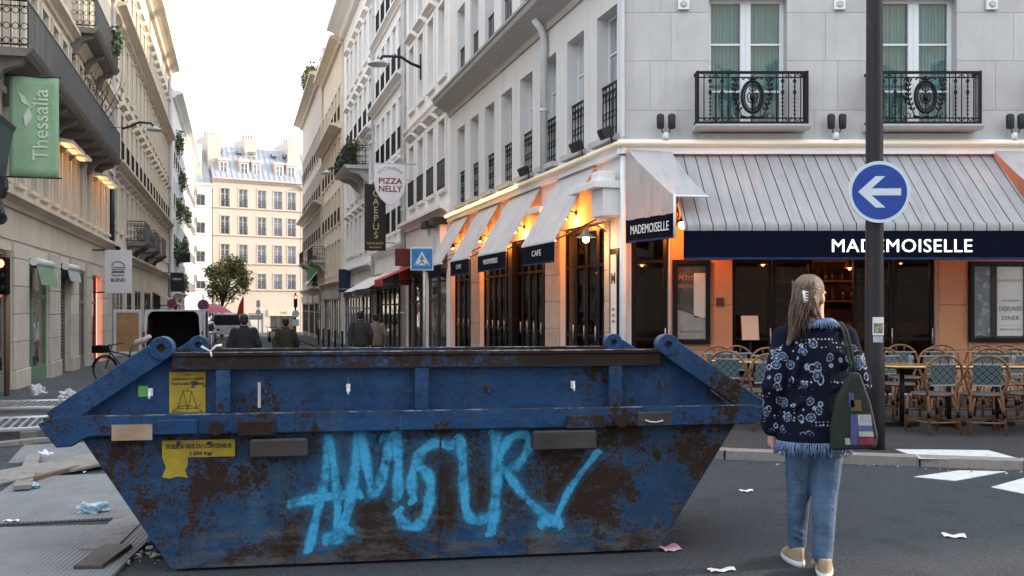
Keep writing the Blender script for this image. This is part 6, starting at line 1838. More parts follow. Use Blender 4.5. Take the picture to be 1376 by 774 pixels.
strokes = [
    ([GA(238, 345), GA(226, 450), GA(200, 580), GA(172, 695)], 40), ([GA(238, 350), GA(258, 480), GA(264, 600), GA(262, 665)], 38),
    ([GA(118, 548), GA(200, 532), GA(330, 515)], 42), ([GA(334, 310), GA(318, 430), GA(298, 560), GA(262, 665)], 46), ([GA(228, 658), GA(300, 630)], 44),
    ([GA(334, 310), GA(352, 420), GA(374, 512), GA(398, 480), GA(418, 400), GA(444, 322)], 44), ([GA(444, 322), GA(452, 420), GA(450, 530)], 44), ([GA(400, 345), GA(450, 330)], 30),
    ([GA(615, 368), GA(560, 362), GA(516, 400), GA(494, 470), GA(498, 540)], 42), ([GA(530, 440), GA(552, 480), GA(545, 560), GA(515, 615), GA(470, 610), GA(450, 575)], 46),
    ([GA(646, 345), GA(654, 450), GA(662, 560), GA(690, 602), GA(728, 590)], 42),
    ([GA(755, 330), GA(760, 450), GA(752, 560), GA(742, 640)], 46), ([GA(768, 400), GA(800, 345), GA(848, 335), GA(858, 375), GA(820, 430), GA(772, 448)], 38),
    ([GA(772, 448), GB(0, 450), GB(60, 530), GB(145, 605)], 36), ([GB(118, 600), GB(160, 600)], 60), ([GB(150, 605), GB(200, 500), GB(285, 385)], 28)]
halos = [(pts, wpx * 2.3, HALO) for pts, wpx in strokes]
for i, (pts, wpx, smat) in enumerate(halos + [(a_, b_, SPRAY) for a_, b_ in strokes]):
    ln = smooth_line(pts, 8); hw = wpx / 2.318 / 2 * 1.1
    me = bpy.data.meshes.new('graffiti'); vs, fs, uvs = [], [], []
    # round ends: extend with tapering rows
    dirs = [(ln[min(k+1, len(ln)-1)] - ln[max(k-1, 0)]).normalized() for k in range(len(ln))]
    L_ = [ln[0] - dirs[0] * hw * 0.8] + ln + [ln[-1] + dirs[-1] * hw * 0.8]
    D_ = [dirs[0]] + dirs + [dirs[-1]]
    for k, (p, d) in enumerate(zip(L_, D_)):
        nn = Vector((-d.y, d.x)) * hw * (1 + 0.16 * math.sin(k * 0.7 + i * 1.9))
        end = k in (0, len(L_) - 1)
        for sgn in (-1, 0, 1):
            q = p + nn * sgn * (0.45 if end else 1)
            a, z = ska(q.x, q.y); vs.append((a, -0.0016 - 0.00014 * i, min(z, 0.784)))
            uvs.append((0.0 if end else 0.5 + 0.5 * sgn, 0))
    for k in range(len(L_) - 1):
        for s_ in range(2): fs.append((3*k+s_, 3*k+s_+1, 3*k+s_+4, 3*k+s_+3))
    me.from_pydata(vs, [], fs)
    ul = me.uv_layers.new(name='UVMap')
    for lp_ in me.loops: ul.data[lp_.index].uv = uvs[lp_.vertex_index]
    me.materials.append(smat)
    link_mesh('graffiti', me, skip)
# rubbish visible behind the left foot: wooden blocks under the skip
o = MB().prism([(-0.26, 0.0), (0.16, 0.0), (0.22, 0.09), (0.02, 0.34), (-0.1, 0.38), (-0.22, 0.2)], 0.35, 1.0).build('rubble_sack', pm('blue_sack', (0.02, 0.05, 0.12), 0.6, var=0.3, scale=5, c2=(0.06, 0.035, 0.025), lo=0.5, hi=0.55), None, bevel=0.03)
o.matrix_world = T(*SKO) @ Rz(SKR) @ T(-0.02, 0.28, 0.0); tag(o, 'crumpled dark blue sack wedged under the sloping end of the skip', 'sack')

# ------------------------------------------------------------------ street pole with the round arrow sign
pp = ground(1175, 603, PZ)
pole = thing('street_pole', 'tall dark grey street pole on the pavement edge with a round blue left arrow sign', 'pole', (pp.x, pp.y, PZ))
POLE = pm('pole_paint', (0.024, 0.021, 0.024), 0.5, var=0.2, scale=5, bump=0.1, c2=(0.05, 0.046, 0.05), lo=0.6, hi=0.7, spec=0.2)
MB().lathe([(0.1, 0.0), (0.1, 0.9), (0.092, 1.0), (0.088, 2.2), (0.072, 6.5), (0.06, 8.0)], (0, 0, 0), 12, 0, 'z').build('shaft', POLE, pole)
MB().tube([(0, 0, 7.9), (0, -0.2, 8.3), (0, -0.8, 8.5), (0, -1.4, 8.45)], 0.04, 8).build('lamp_arm', POLE, pole)
MB().lathe([(0.1, 0.05), (0.25, -0.02), (0.22, -0.08)], (0, -1.5, 8.45), 14).build('lamp_head', GFRAME, pole)
def ysign(name, r_, y, th, mat, par, z):
    return MB().lathe([(r_, 0), (r_, th)], (0, 0, 0), 40, 0, 'y').build(name, mat, par, T(0, y, z))
zs = EYE + (HOR - 260) * pp.y / FOC - PZ
SIGNW = pm('sign_rim_white', (0.52, 0.6, 0.66), 0.35, var=0.05)
SIGNB = pm('sign_blue', (0.008, 0.05, 0.27), 0.3, var=0.12, scale=3, bump=0.03)
disc = ysign('arrow_sign', 0.305, -0.135, 0.02, SIGNW, pole, zs)
ysign('sign_face', 0.272, -0.004, 0.004, SIGNB, disc, 0)
ar = MB(); wb = 0.034
ar.prism([(-0.15, -wb), (0.21, -wb), (0.21, wb), (-0.15, wb)], -0.0075, -0.004)
ar.prism([(-0.215, 0.0), (-0.04, 0.155), (0.055, 0.155), (-0.12, 0.0), (0.055, -0.155), (-0.04, -0.155)], -0.0078, -0.0041)
ar.build('arrow', SIGNW, disc)
MB().box((-0.03, 0.02, -0.15), (0.03, 0.06, -0.1)).box((-0.03, 0.02, 0.1), (0.03, 0.06, 0.15)).build('clamp', STEEL, disc)
zst = EYE + (HOR - 438) * pp.y / FOC - PZ
st = MB().box((-0.055, 0, -0.09), (0.055, 0.004, 0.09)).build('sticker', PAPER, pole, T(0.0, -0.102, zst))
MB().box((-0.045, -0.002, -0.07), (0.045, 0, 0.03)).build('sticker_print', pm('sticker_print', (0.1, 0.12, 0.14), 0.5, var=0.6, scale=20, c2=(0.4, 0.35, 0.1), lo=0.5, hi=0.55), st)
MB().box((-0.05, 0, -0.16), (0.045, 0.004, -0.1)).build('sticker', pm('sticker2', (0.35, 0.35, 0.42), 0.6, var=0.5, scale=25), pole, T(0.0, -0.102, zst))

# blue pedestrian crossing sign on a thin post
p = at(567, 348, 21.0)
gzp = gz(p.dot(S)) + 0.08
o = thing('crossing_sign', 'square blue pedestrian crossing sign on a thin grey post', 'sign', (p.x, p.y, gzp), 0.1)
MB().tube([(0.05, 0.06, 0), (0.05, 0.06, p.z - gzp + 0.2)], 0.03, 8).build('post', STEEL, o)
zc = p.z - gzp
pnl = MB().box((-0.25, 0, -0.25), (0.25, 0.025, 0.25)).build('panel', SIGNW, o, T(0, 0, zc), bevel=0.01)
MB().box((-0.225, -0.004, -0.225), (0.225, -0.0005, 0.225)).build('face', pm('sign_blue2', (0.02, 0.17, 0.42), 0.3), pnl)
MB().prism([(-0.17, -0.14), (0.17, -0.14), (0.0, 0.17)], -0.007, -0.0045).build('triangle', SIGNW, pnl)
wk = MB().lathe([(0.018, -0.002), (0.018, 0.002)], (0, -0.009, 0.06), 10, 0, 'y')
for a, b in (((0, 0.04), (0.0, -0.04)), ((0, -0.04), (-0.04, -0.11)), ((0, -0.04), (0.045, -0.11)), ((0, 0.03), (-0.05, -0.02)), ((0, 0.03), (0.05, -0.01))): wk.bar((a[0], -0.009, a[1]), (b[0], -0.009, b[1]), 0.018, 0.004, (0, 1, 0))
for x in (-0.13, -0.08, 0.08, 0.12): wk.box((x - 0.012, -0.0095, -0.138), (x + 0.012, -0.0085, -0.1))
wk.build('walking_figure', INK, pnl)

# ------------------------------------------------------------------ people
SKIN = pm('skin', (0.42, 0.24, 0.17), 0.55, var=0.08, scale=12, bump=0.05)
def hand(mb, w, d, side, s=1.0):
    """palm, four bent fingers and a thumb hanging along d from the wrist w"""
    w = Vector(w); d = Vector(d).normalized(); sidev = Vector(side).normalized()
    capsule(mb, w, w + d * 0.085 * s, 0.03 * s, 0.034 * s, 8)
    for k, ln in enumerate((0.07, 0.08, 0.075, 0.058)):
        b = w + d * 0.09 * s + sidev * (0.028 - 0.019 * k) * s
        cur = d.cross(sidev) * 0.35
        mid = b + (d + cur * 0.3).normalized() * ln * 0.5 * s
        tip = mid + (d + cur).normalized() * ln * 0.5 * s
        capsule(mb, b, mid, 0.0095 * s, 0.009 * s, 6); capsule(mb, mid, tip, 0.009 * s, 0.0075 * s, 6)
    tb = w + d * 0.03 * s + sidev * 0.03 * s
    t1_ = tb + (d * 0.6 + sidev).normalized() * 0.035 * s
    capsule(mb, tb, t1_, 0.012 * s, 0.011 * s, 6); capsule(mb, t1_, t1_ + (d + sidev * 0.3).normalized() * 0.03 * s, 0.011 * s, 0.009 * s, 6)
def head_shape(mb, c, turn, s=1.0):
    """skull, jaw, nose, ears; the face looks along +Y turned by 'turn' about Z"""
    M = Rz(turn)
    def P(x, y, z): return Vector(c) + (M @ Vector((x, y, z))) * s
    ellipsoid(mb, P(0, -0.012, 0.03), (0.076*s, 0.096*s, 0.095*s), M)
    ellipsoid(mb, P(0, 0.02, -0.045), (0.06*s, 0.07*s, 0.07*s), M)
    capsule(mb, P(0, 0.055, -0.09), P(0, 0.062, -0.085), 0.03*s, 0.026*s)
    capsule(mb, P(0, 0.082, 0.012), P(0, 0.098, -0.026), 0.009*s, 0.012*s, 8)
    capsule(mb, P(-0.018, 0.085, -0.066), P(0.018, 0.085, -0.066), 0.011*s, 0.011*s, 8)
    for sx in (-1, 1):
        ellipsoid(mb, P(sx * 0.077, -0.01, -0.012), (0.012*s, 0.022*s, 0.033*s), M)
        capsule(mb, P(sx * 0.015, 0.086, 0.028), P(sx * 0.045, 0.076, 0.028), 0.011*s, 0.01*s, 8)
    return P

# --- the woman walking towards the cafe
wp = ground(1095, 768)
W = thing('person', 'person in a navy paisley fringed jacket and blue jeans, hair in a white clip', 'person', (wp.x, wp.y, 0), 0)
TURN = R(-48)
b = MB()
hp = head_shape(b, (-0.02, 0.0, 1.565), TURN, 0.98)
capsule(b, (0, -0.01, 1.36), (0.0, 0.0, 1.5), 0.056, 0.052)
loft(b, [(0, 0, 0.86, 0.15, 0.1), (0, 0, 1.05, 0.13, 0.09), (0, 0, 1.25, 0.15, 0.1), (0, 0, 1.37, 0.12, 0.07), (0, 0, 1.42, 0.06, 0.05)])
for sx, knee, ank in ((1, (0.06, 0.01, 0.48), (0.018, -0.08, 0.09)), (-1, (-0.07, 0.08, 0.48), (-0.055, 0.16, 0.10))):
    capsule(b, (sx * 0.085, 0, 0.86), knee, 0.085, 0.055); capsule(b, knee, ank, 0.052, 0.036)
    capsule(b, ank, (ank[0], ank[1] + 0.12, 0.04), 0.036, 0.03)
LA = [(-0.17, 0, 1.34), (-0.235, -0.015, 1.06), (-0.225, 0.07, 0.81)]
RA = [(0.17, 0, 1.34), (0.245, 0.0, 1.08), (0.19, 0.22, 1.02)]
for A_ in (LA, RA): capsule(b, A_[0], A_[1], 0.045, 0.038); capsule(b, A_[1], A_[2], 0.038, 0.027)
hand(b, LA[2], (0.02, 0.05, -1), (0.25, 1, 0.05), 0.95); hand(b, RA[2], (-0.5, 0.8, 0.1), (0.4, 0.3, 1), 0.95)
organic('body', b, SKIN, W, 0.009, 3)
# jeans
JEAN = pm('denim', (0.05, 0.095, 0.165), 0.85, var=0.4, scale=5, bump=1.0, bscale=11, c2=(0.085, 0.15, 0.24), lo=0.5, hi=0.7)
b = MB()
loft(b, [(0, 0, 0.74, 0.17, 0.12), (0, 0, 0.86, 0.175, 0.125), (0, 0, 0.98, 0.15, 0.11)])
def leg(hip, knee, ank, r0, r1, r2):
    capsule(b, hip, knee, r0, r1); capsule(b, knee, ank, r1, r2)
leg((0.085, 0.0, 0.80), (0.06, 0.01, 0.47), (0.018, -0.08, 0.115), 0.1, 0.08, 0.06)
leg((-0.082, 0.01, 0.80), (-0.068, 0.08, 0.47), (-0.055, 0.16, 0.125), 0.098, 0.075, 0.057)
for z, y in ((0.5, -0.06), (0.43, -0.065), (0.2, -0.11), (0.15, -0.11), (0.62, -0.08)):
    capsule(b, (0.01 + 0.06 * z, y + 0.005, z), (0.04 + 0.09 * z, y + 0.01, z + 0.025), 0.011, 0.008, 6)
for z, y in ((0.5, 0.0), (0.2, 0.02), (0.16, 0.03)):
    capsule(b, (-0.085, y + 0.06, z + 0.02), (-0.045, y + 0.06, z), 0.011, 0.008, 6)
organic('jeans', b, JEAN, W, 0.0085, 4)
SHOE = pm('tan_shoe', (0.3, 0.22, 0.14), 0.7, var=0.15, scale=10); SOLE = pm('white_sole', (0.5, 0.5, 0.48), 0.6)
for (x, y, rz_, lift) in ((0.024, -0.095, -0.3, 0.0), (-0.058, 0.155, 0.1, 0.0)):
    b = MB(); 
    loft(b, [(0, 0.06, 0.03, 0.045, 0.135), (0, 0.06, 0.05, 0.046, 0.13), (0, 0.03, 0.075, 0.042, 0.1), (0, 0.0, 0.11, 0.04, 0.06)])
    sh_ = organic('shoe', b, SHOE, W, 0.008, 2, T(x, y, lift) @ Rz(rz_))
    s2 = MB(); loft(s2, [(0, 0.06, 0.0, 0.044, 0.138), (0, 0.06, 0.012, 0.049, 0.143), (0, 0.06, 0.032, 0.048, 0.14)], 24); s2.build('sole', SOLE, sh_)
# jacket
def paisley():
    m, t, p = newmat('paisley_knit')
    o = coords(t)
    nv = t.nodes.new('ShaderNodeTexNoise'); nv.inputs['Scale'].default_value = 6; t.links.new(o, nv.inputs['Vector'])
    av = t.nodes.new('ShaderNodeVectorMath'); av.operation = 'MULTIPLY_ADD'; av.inputs[1].default_value = (0.06, 0.06, 0.06)
    t.links.new(nv.outputs['Color'], av.inputs[0]); t.links.new(o, av.inputs[2])
    vo = t.nodes.new('ShaderNodeTexVoronoi'); vo.inputs['Scale'].default_value = 18; vo.inputs['Randomness'].default_value = 0.75
    t.links.new(scaled(t, av.outputs[0], (1, 0.6, 0.85)), vo.inputs['Vector'])
    d = vo.outputs['Distance']
    wv = t.nodes.new('ShaderNodeSeparateXYZ'); t.links.new(vo.outputs['Color'], wv.inputs[0])
    pick = mth(t, 'GREATER_THAN', wv.outputs[0], 0.08)
    core = mth(t, 'MULTIPLY', maprange(t, d, 0.20, 0.27, 1, 0), pick)
    ring = mth(t, 'MULTIPLY', maprange(t, mth(t, 'ABSOLUTE', mth(t, 'SUBTRACT', d, 0.38)), 0.015, 0.06, 1, 0), pick)
    hole = maprange(t, d, 0.07, 0.1, 1, 0)
    v2 = t.nodes.new('ShaderNodeTexVoronoi'); v2.inputs['Scale'].default_value = 46; v2.inputs['Randomness'].default_value = 0.25; t.links.new(o, v2.inputs['Vector'])
    dot = maprange(t, v2.outputs['Distance'], 0.22, 0.32, 1, 0)
    sp = t.nodes.new('ShaderNodeSeparateXYZ'); t.links.new(o, sp.inputs[0])
    arch = mth(t, 'SUBTRACT', sp.outputs['Z'], mth(t, 'MULTIPLY', mth(t, 'MULTIPLY', sp.outputs['X'], sp.outputs['X']), -1.1))
    bands = None
    for z in (1.325, 0.86, 1.29, 1.10, 0.95):
        k = maprange(t, mth(t, 'ABSOLUTE', mth(t, 'SUBTRACT', arch if z != 0.86 else mth(t, 'SUBTRACT', sp.outputs['Z'], mth(t, 'MULTIPLY', mth(t, 'MULTIPLY', sp.outputs['X'], sp.outputs['X']), 1.0)), z)), 0.008, 0.014, 1, 0)
        bands = k if bands is None else mth(t, 'MAXIMUM', bands, k)
    yoke = maprange(t, arch, 1.335, 1.345, 1, 0); hemz = maprange(t, sp.outputs['Z'], 0.79, 0.82, 0, 1); waist = maprange(t, mth(t, 'ABSOLUTE', mth(t, 'SUBTRACT', sp.outputs['Z'], 1.03)), 0.018, 0.03, 0, 1)
    zone = mth(t, 'MULTIPLY', mth(t, 'MULTIPLY', yoke, hemz), waist)
    navy = (0.006, 0.008, 0.02)
    wool = noise(t, o, 140, 3, 0.7)
    cc = mixc(t, mth(t, 'MULTIPLY', core, zone), navy, (0.09, 0.15, 0.27))
    cc = mixc(t, mth(t, 'MULTIPLY', hole, mth(t, 'MULTIPLY', pick, zone)), cc, (0.02, 0.03, 0.08))
    cc = mixc(t, mth(t, 'MULTIPLY', ring, mth(t, 'MULTIPLY', zone, maprange(t, wool, 0.4, 0.55))), cc, (0.38, 0.44, 0.55))
    cc = mixc(t, mth(t, 'MULTIPLY', mth(t, 'MULTIPLY', dot, bands), 0.9), cc, (0.5, 0.5, 0.55))
    cc = mixc(t, maprange(t, wool, 0.55, 0.8, 0, 0.25), cc, (0.003, 0.004, 0.01))
    t.links.new(cc, p.inputs['Base Color']); p.inputs['Roughness'].default_value = 0.95; p.inputs['Specular IOR Level'].default_value = 0.1
    bumpn(t, p, wool, 0.6, 0.01)
    return m
PAIS = paisley()
b = MB()
loft(b, [(-0.01, 0, 0.735, 0.205, 0.15), (-0.01, 0, 0.85, 0.208, 0.152), (-0.005, 0, 1.0, 0.203, 0.142), (0, 0, 1.15, 0.20, 0.138), (0, 0, 1.28, 0.195, 0.125), (0, 0, 1.36, 0.16, 0.105), (0, -0.005, 1.405, 0.10, 0.085), (0, -0.005, 1.44, 0.088, 0.085)])
for A_, r_ in ((LA, (0.078, 0.075, 0.062)), (RA, (0.08, 0.08, 0.065))):
    A_ = [Vector(v_) for v_ in A_]
    capsule(b, A_[0] + Vector((0, 0, -0.01)), A_[1], r_[0], r_[1]); capsule(b, A_[1], A_[1].lerp(A_[2], 0.95), r_[1], r_[2])
for (x0, z0, x1, z1) in ((-0.17, 1.1, -0.05, 1.06), (0.03, 1.04, 0.16, 1.09), (-0.18, 0.95, -0.08, 0.99), (0.05, 0.9, 0.17, 0.95), (-0.12, 1.24, -0.16, 1.12), (0.12, 1.24, 0.16, 1.12)):
    capsule(b, (x0, -0.125, z0), (x1, -0.128, z1), 0.018, 0.014, 8)
jk = organic('jacket', b, PAIS, W, 0.009, 3)
# fringe at hem and collar
FR = pm('fringe_blue', (0.12, 0.19, 0.32), 0.9, var=0.4, scale=30)
fr = MB(); r_ = random.Random(3)
for i in range(230):
    a = 2 * math.pi * i / 230 + r_.uniform(-0.01, 0.01)
    x, y = -0.01 + 0.206 * math.cos(a), 0.152 * math.sin(a); l = r_.uniform(0.05, 0.085)
    fr.tube([(x, y, 0.752), (x * 1.02 + r_.uniform(-0.008, 0.008), y * 1.02, 0.752 - l * 0.5), (x * 1.01 + r_.uniform(-0.012, 0.012), y + r_.uniform(-0.008, 0.008), 0.752 - l)], 0.0028, 4)
fr.build('hem_fringe', FR, jk)['kind'] = 'stuff'
fr = MB()
for i in range(150):
    a = 2 * math.pi * i / 150
    x, y = 0.088 * math.cos(a), -0.005 + 0.085 * math.sin(a)
    fr.tube([(x, y, 1.445), (x * 1.25, y * 1.25, 1.432), (x * 1.45 + r_.uniform(-0.01, 0.01), y * 1.4, 1.40 + r_.uniform(-0.015, 0.01))], 0.003, 4)
fr.build('collar_fringe', FR, jk)['kind'] = 'stuff'
# hair: cap, gathered length falling over the left shoulder
HAIR = pm('brown_hair', (0.12, 0.078, 0.05), 0.45, var=0.45, scale=18, bump=0.6, bscale=90, c2=(0.2, 0.13, 0.08), lo=0.55, hi=0.7)
b = MB()
ellipsoid(b, hp(0, -0.03, 0.045), (0.086, 0.094, 0.092), Rz(TURN)); ellipsoid(b, hp(0, -0.055, -0.01), (0.08, 0.065, 0.09), Rz(TURN))
capsule(b, hp(0, -0.09, 0.0), hp(-0.01, -0.11, -0.05), 0.05, 0.045)
capsule(b, hp(-0.01, -0.11, -0.05), (-0.125, -0.06, 1.42), 0.045, 0.04); capsule(b, (-0.125, -0.06, 1.42), (-0.175, -0.075, 1.30), 0.038, 0.014)
capsule(b, hp(-0.03, -0.06, -0.06), (-0.04, -0.085, 1.43), 0.05, 0.03)
organic('hair', b, HAIR, W, 0.008, 2)
st_ = MB(); r_ = random.Random(12)
for i in range(130):
    u = r_.random()
    a0 = R(-150 + 120 * u)
    s0 = hp(0.088 * math.cos(a0 + R(0)) , -0.03 + 0.1 * math.sin(a0), r_.uniform(-0.02, 0.1))
    e = Vector((-0.12 + r_.uniform(-0.06, 0.06), -0.085 + r_.uniform(-0.03, 0.03), 1.40 + r_.uniform(-0.1, 0.06)))
    if i % 3 == 0: e = Vector((-0.03 + r_.uniform(-0.05, 0.04), -0.1, 1.44 + r_.uniform(-0.03, 0.02)))
    md = s0.lerp(e, 0.45) + (s0 - Vector((-0.02, 0, s0.z))).normalized() * 0.012
    st_.tube([s0, md, e], [0.0025, 0.0035, 0.0012], 4)
st_.build('hair_strands', HAIR, W)['kind'] = 'stuff'
cl_ = MB(); cc0 = hp(0.03, -0.125, 0.0)
for k in range(4): cl_.tube([(cc0.x - 0.008, cc0.y - 0.006, cc0.z + 0.03 - 0.015 * k), (cc0.x + 0.008, cc0.y - 0.014, cc0.z + 0.028 - 0.015 * k), (cc0.x + 0.022, cc0.y - 0.006, cc0.z + 0.024 - 0.015 * k)], 0.004, 5)
cl_.tube([(cc0.x - 0.008, cc0.y - 0.008, cc0.z + 0.036), (cc0.x + 0.002, cc0.y - 0.008, cc0.z - 0.03)], 0.008, 6).build('hair_clip', pm('clip_white', (0.7, 0.72, 0.75), 0.3), W)
# tote bag hanging from the right shoulder
BAGG = pm('bag_green', (0.009, 0.017, 0.011), 0.8, var=0.3, scale=6, bump=0.3, bscale=50)
o = thing('tote_bag', 'dark green tote bag with a colourful print hanging from the shoulder', 'bag', (wp.x, wp.y, 0), 0)
bm_ = MB()
out = [(0.03, 0.72), (0.27, 0.73), (0.285, 0.8), (0.245, 0.98), (0.185, 1.15), (0.135, 1.15), (0.055, 1.0), (0.025, 0.83)]
n = len(out)
yo = lambda x, z, f: -0.165 - (0.06 if f else -0.0) * (1.2 - z) * 1.6 + 0.02
bm_.prism(out, -0.215, -0.16)
organic('bag_body', bm_, BAGG, o, 0.008, 12)
for x in (0.15, 0.17): MB().tube([(x - 0.0, -0.18, 1.12), (x - 0.01, -0.135, 1.28), (x - 0.02, -0.09, 1.375), (x - 0.02, 0.0, 1.42), (x - 0.0, 0.09, 1.35), (x, 0.13, 1.15)], 0.009, 6).build('strap', BAGG, o)
PCOL = [(0.05, 0.06, 0.16), (0.3, 0.3, 0.34), (0.06, 0.09, 0.2), (0.33, 0.32, 0.34), (0.16, 0.022, 0.04), (0.28, 0.28, 0.28), (0.1, 0.065, 0.02)]
for i, (x0, x1, z0, z1, c) in enumerate(((0.13, 0.17, 0.755, 0.92, 0), (0.17, 0.245, 0.86, 0.92, 1), (0.172, 0.25, 0.83, 0.858, 2), (0.174, 0.255, 0.80, 0.828, 3), (0.176, 0.21, 0.755, 0.798, 4), (0.212, 0.26, 0.755, 0.798, 4), (0.10, 0.128, 0.755, 0.79, 5), (0.13, 0.19, 0.94, 1.0, 6), (0.12, 0.15, 0.96, 1.04, 0))):
    MB().prism([(x0, z0), (x1, z0), (x1 - 0.006, z1), (x0 - 0.004, z1)], -0.2185, -0.214).build('print', pm('bag_print_%d' % c, PCOL[c], 0.8, var=0.3, scale=25), o)

def pedestrian(label, loc, rz_, top, legs, hairc, h=1.75, stride=0.12, bag=None, hairlong=False, topname='jacket'):
    s = h / 1.75
    o = thing('person', label, 'person', loc, rz_)
    b = MB(); P = head_shape(b, (0, 0, 1.635), 0, 1.0)
    capsule(b, (0, -0.01, 1.42), (0, 0, 1.56), 0.06, 0.055)
    loft(b, [(0, 0, 0.9, 0.15, 0.1), (0, 0, 1.2, 0.16, 0.1), (0, 0, 1.42, 0.13, 0.08), (0, 0, 1.48, 0.06, 0.05)])
    LG = []
    for sx, st2 in ((1, stride), (-1, -stride)):
        kn, an = (sx * 0.09, st2 * 0.6 + 0.03, 0.5), (sx * 0.09, st2 * 1.2, 0.09)
        LG.append((kn, an)); capsule(b, (sx * 0.09, 0, 0.9), kn, 0.085, 0.055); capsule(b, kn, an, 0.055, 0.04); capsule(b, an, (an[0], an[1] + 0.13, 0.045), 0.04, 0.035)
    AR = []
    for sx in (-1, 1):
        el, wr = (sx * 0.28, -0.02, 1.14), (sx * 0.27, 0.08 * sx, 0.89); AR.append(((sx * 0.19, 0, 1.41), el, wr))
        capsule(b, AR[-1][0], el, 0.045, 0.04); capsule(b, el, wr, 0.04, 0.03); hand(b, wr, (0, 0.05, -1), (0, 1, 0), 1.0)
    S_ = Matrix.Scale(s, 4)
    organic('body', b, SKIN, o, 0.012, 3, S_)
    b = MB(); loft(b, [(0, 0, 0.8, 0.17, 0.12), (0, 0, 1.0, 0.16, 0.115)])
    for sx, (kn, an) in zip((1, -1), LG): capsule(b, (sx * 0.09, 0, 0.86), kn, 0.1, 0.08); capsule(b, kn, (an[0], an[1], 0.13), 0.08, 0.065)
    organic('trousers', b, legs, o, 0.012, 2, S_)
    for sx, (kn, an) in zip((1, -1), LG):
        b = MB(); loft(b, [(0, 0.05, 0.0, 0.05, 0.14), (0, 0.05, 0.04, 0.048, 0.135), (0, 0.0, 0.11, 0.042, 0.06)]); organic('shoe', b, BLACKF, o, 0.01, 2, S_ @ T(an[0], an[1], 0))
    b = MB(); loft(b, [(0, 0, 0.84, 0.2, 0.145), (0, 0, 1.1, 0.2, 0.14), (0, 0, 1.32, 0.205, 0.13), (0, 0, 1.42, 0.17, 0.11), (0, 0, 1.49, 0.085, 0.08), (0, 0, 1.52, 0.078, 0.078)])
    for a_, e_, w_ in AR: capsule(b, a_, e_, 0.08, 0.072); capsule(b, e_, w_, 0.072, 0.058)
    organic(topname, b, top, o, 0.011, 3, S_)
    b = MB(); ellipsoid(b, P(0, -0.022, 0.04), (0.085, 0.1, 0.09)); ellipsoid(b, P(0, -0.045, -0.02), (0.08, 0.07, 0.08))
    if hairlong: ellipsoid(b, P(0, -0.06, -0.11), (0.075, 0.05, 0.1))
    organic('hair', b, hairc, o, 0.011, 2, S_)
    return o
BLKJ = pm('black_sweater', (0.012, 0.013, 0.018), 0.9, var=0.3, scale=9, bump=0.3)
GRNJ = pm('olive_jacket', (0.035, 0.035, 0.02), 0.85, var=0.6, scale=11, bump=0.3, c2=(0.015, 0.016, 0.01), lo=0.48, hi=0.55)
DKJ = pm('dark_coat', (0.03, 0.03, 0.034), 0.85, var=0.25, scale=8); GRYJ = pm('beige_grey_coat', (0.14, 0.125, 0.1), 0.85, var=0.2, scale=8)
DKT = pm('dark_trousers', (0.02, 0.02, 0.026), 0.9); DHAIR = pm('dark_hair', (0.014, 0.011, 0.01), 0.55, var=0.3, scale=20)
def gp(px, Y): 
    v_ = Vector(((px - 688) * Y / FOC, Y, 0)); v_.z = gz(v_.dot(S)); return v_
pedestrian('person in a black sweater walking away down the middle of the street', gp(328, 19.3), SA, BLKJ, DKT, DHAIR, 1.74)
pedestrian('person in a mottled olive jacket beside the traffic light down the street', gp(384, 23.5), SA, GRNJ, DKT, DHAIR, 1.66, 0.05)
v_ = gp(484, 25.0); v_.z += 0.11
pedestrian('person in a dark coat walking on the right pavement', v_, SA, DKJ, pm('brown_trousers', (0.05, 0.025, 0.02), 0.9), DHAIR, 1.72)
v_ = gp(505, 26.0); v_.z += 0.11
pedestrian('person in a beige grey coat walking beside the dark coated walker', v_, SA, GRYJ, DKT, DHAIR, 1.66)

# ------------------------------------------------------------------ van with open rear doors
VW = pm('van_white', (0.55, 0.57, 0.6), 0.3, var=0.06, scale=2, bump=0.02)
VG = pm('van_glass', (0.02, 0.025, 0.03), 0.08)
TYRE = pm('tyre', (0.015, 0.015, 0.016), 0.85); TRIM = pm('black_trim', (0.02, 0.02, 0.022), 0.6)
VIN = pm('van_interior', (0.05, 0.05, 0.055), 0.8)
PLY = pm('plywood', (0.36, 0.2, 0.09), 0.6, var=0.25, scale=2.5, bump=0.15, streak=0.3)
vp = gp(233, 30.5)
van = thing('delivery_van', 'white delivery van with its rear doors open showing plywood lining', 'van', vp, SA)
hw, L, H = 0.93, 4.7, 1.93
side = [(0, 0.35), (0, 1.0), (0.03, 1.7), (0.12, H), (3.0, H - 0.01), (3.5, 1.75), (4.0, 1.22), (4.7, 1.0), (4.78, 0.6), (4.75, 0.3)]
for sx in (-1, 1):
    m = MB(); n = len(side)
    vs = [(sx * (hw - (0.09 if z > 1.2 else 0.0)), y, z) for y, z in side]
    m.add(vs, [tuple(range(n))])
    m.build('side', VW, van)
m = MB()
for (y0, z0), (y1, z1) in zip(side[3:-1], side[4:]):
    w0 = hw - (0.09 if z0 > 1.2 else 0); w1 = hw - (0.09 if z1 > 1.2 else 0)
    m.quad((-w0, y0, z0), (w0, y0, z0), (w1, y1, z1), (-w1, y1, z1))
m.box((-hw + 0.1, 0.0, H - 0.05), (hw - 0.1, 0.12, H)); m.box((-hw, 0, 0.35), (hw, 0.1, 0.55))
m.add([(-hw, 0, 0.55), (-hw + 0.1, 0, 0.55), (-hw + 0.18, 0, H - 0.05), (-hw + 0.09, 0, H)], [(0, 1, 2, 3)]); m.add([(hw, 0, 0.55), (hw - 0.1, 0, 0.55), (hw - 0.18, 0, H - 0.05), (hw - 0.09, 0, H)], [(0, 1, 2, 3)])
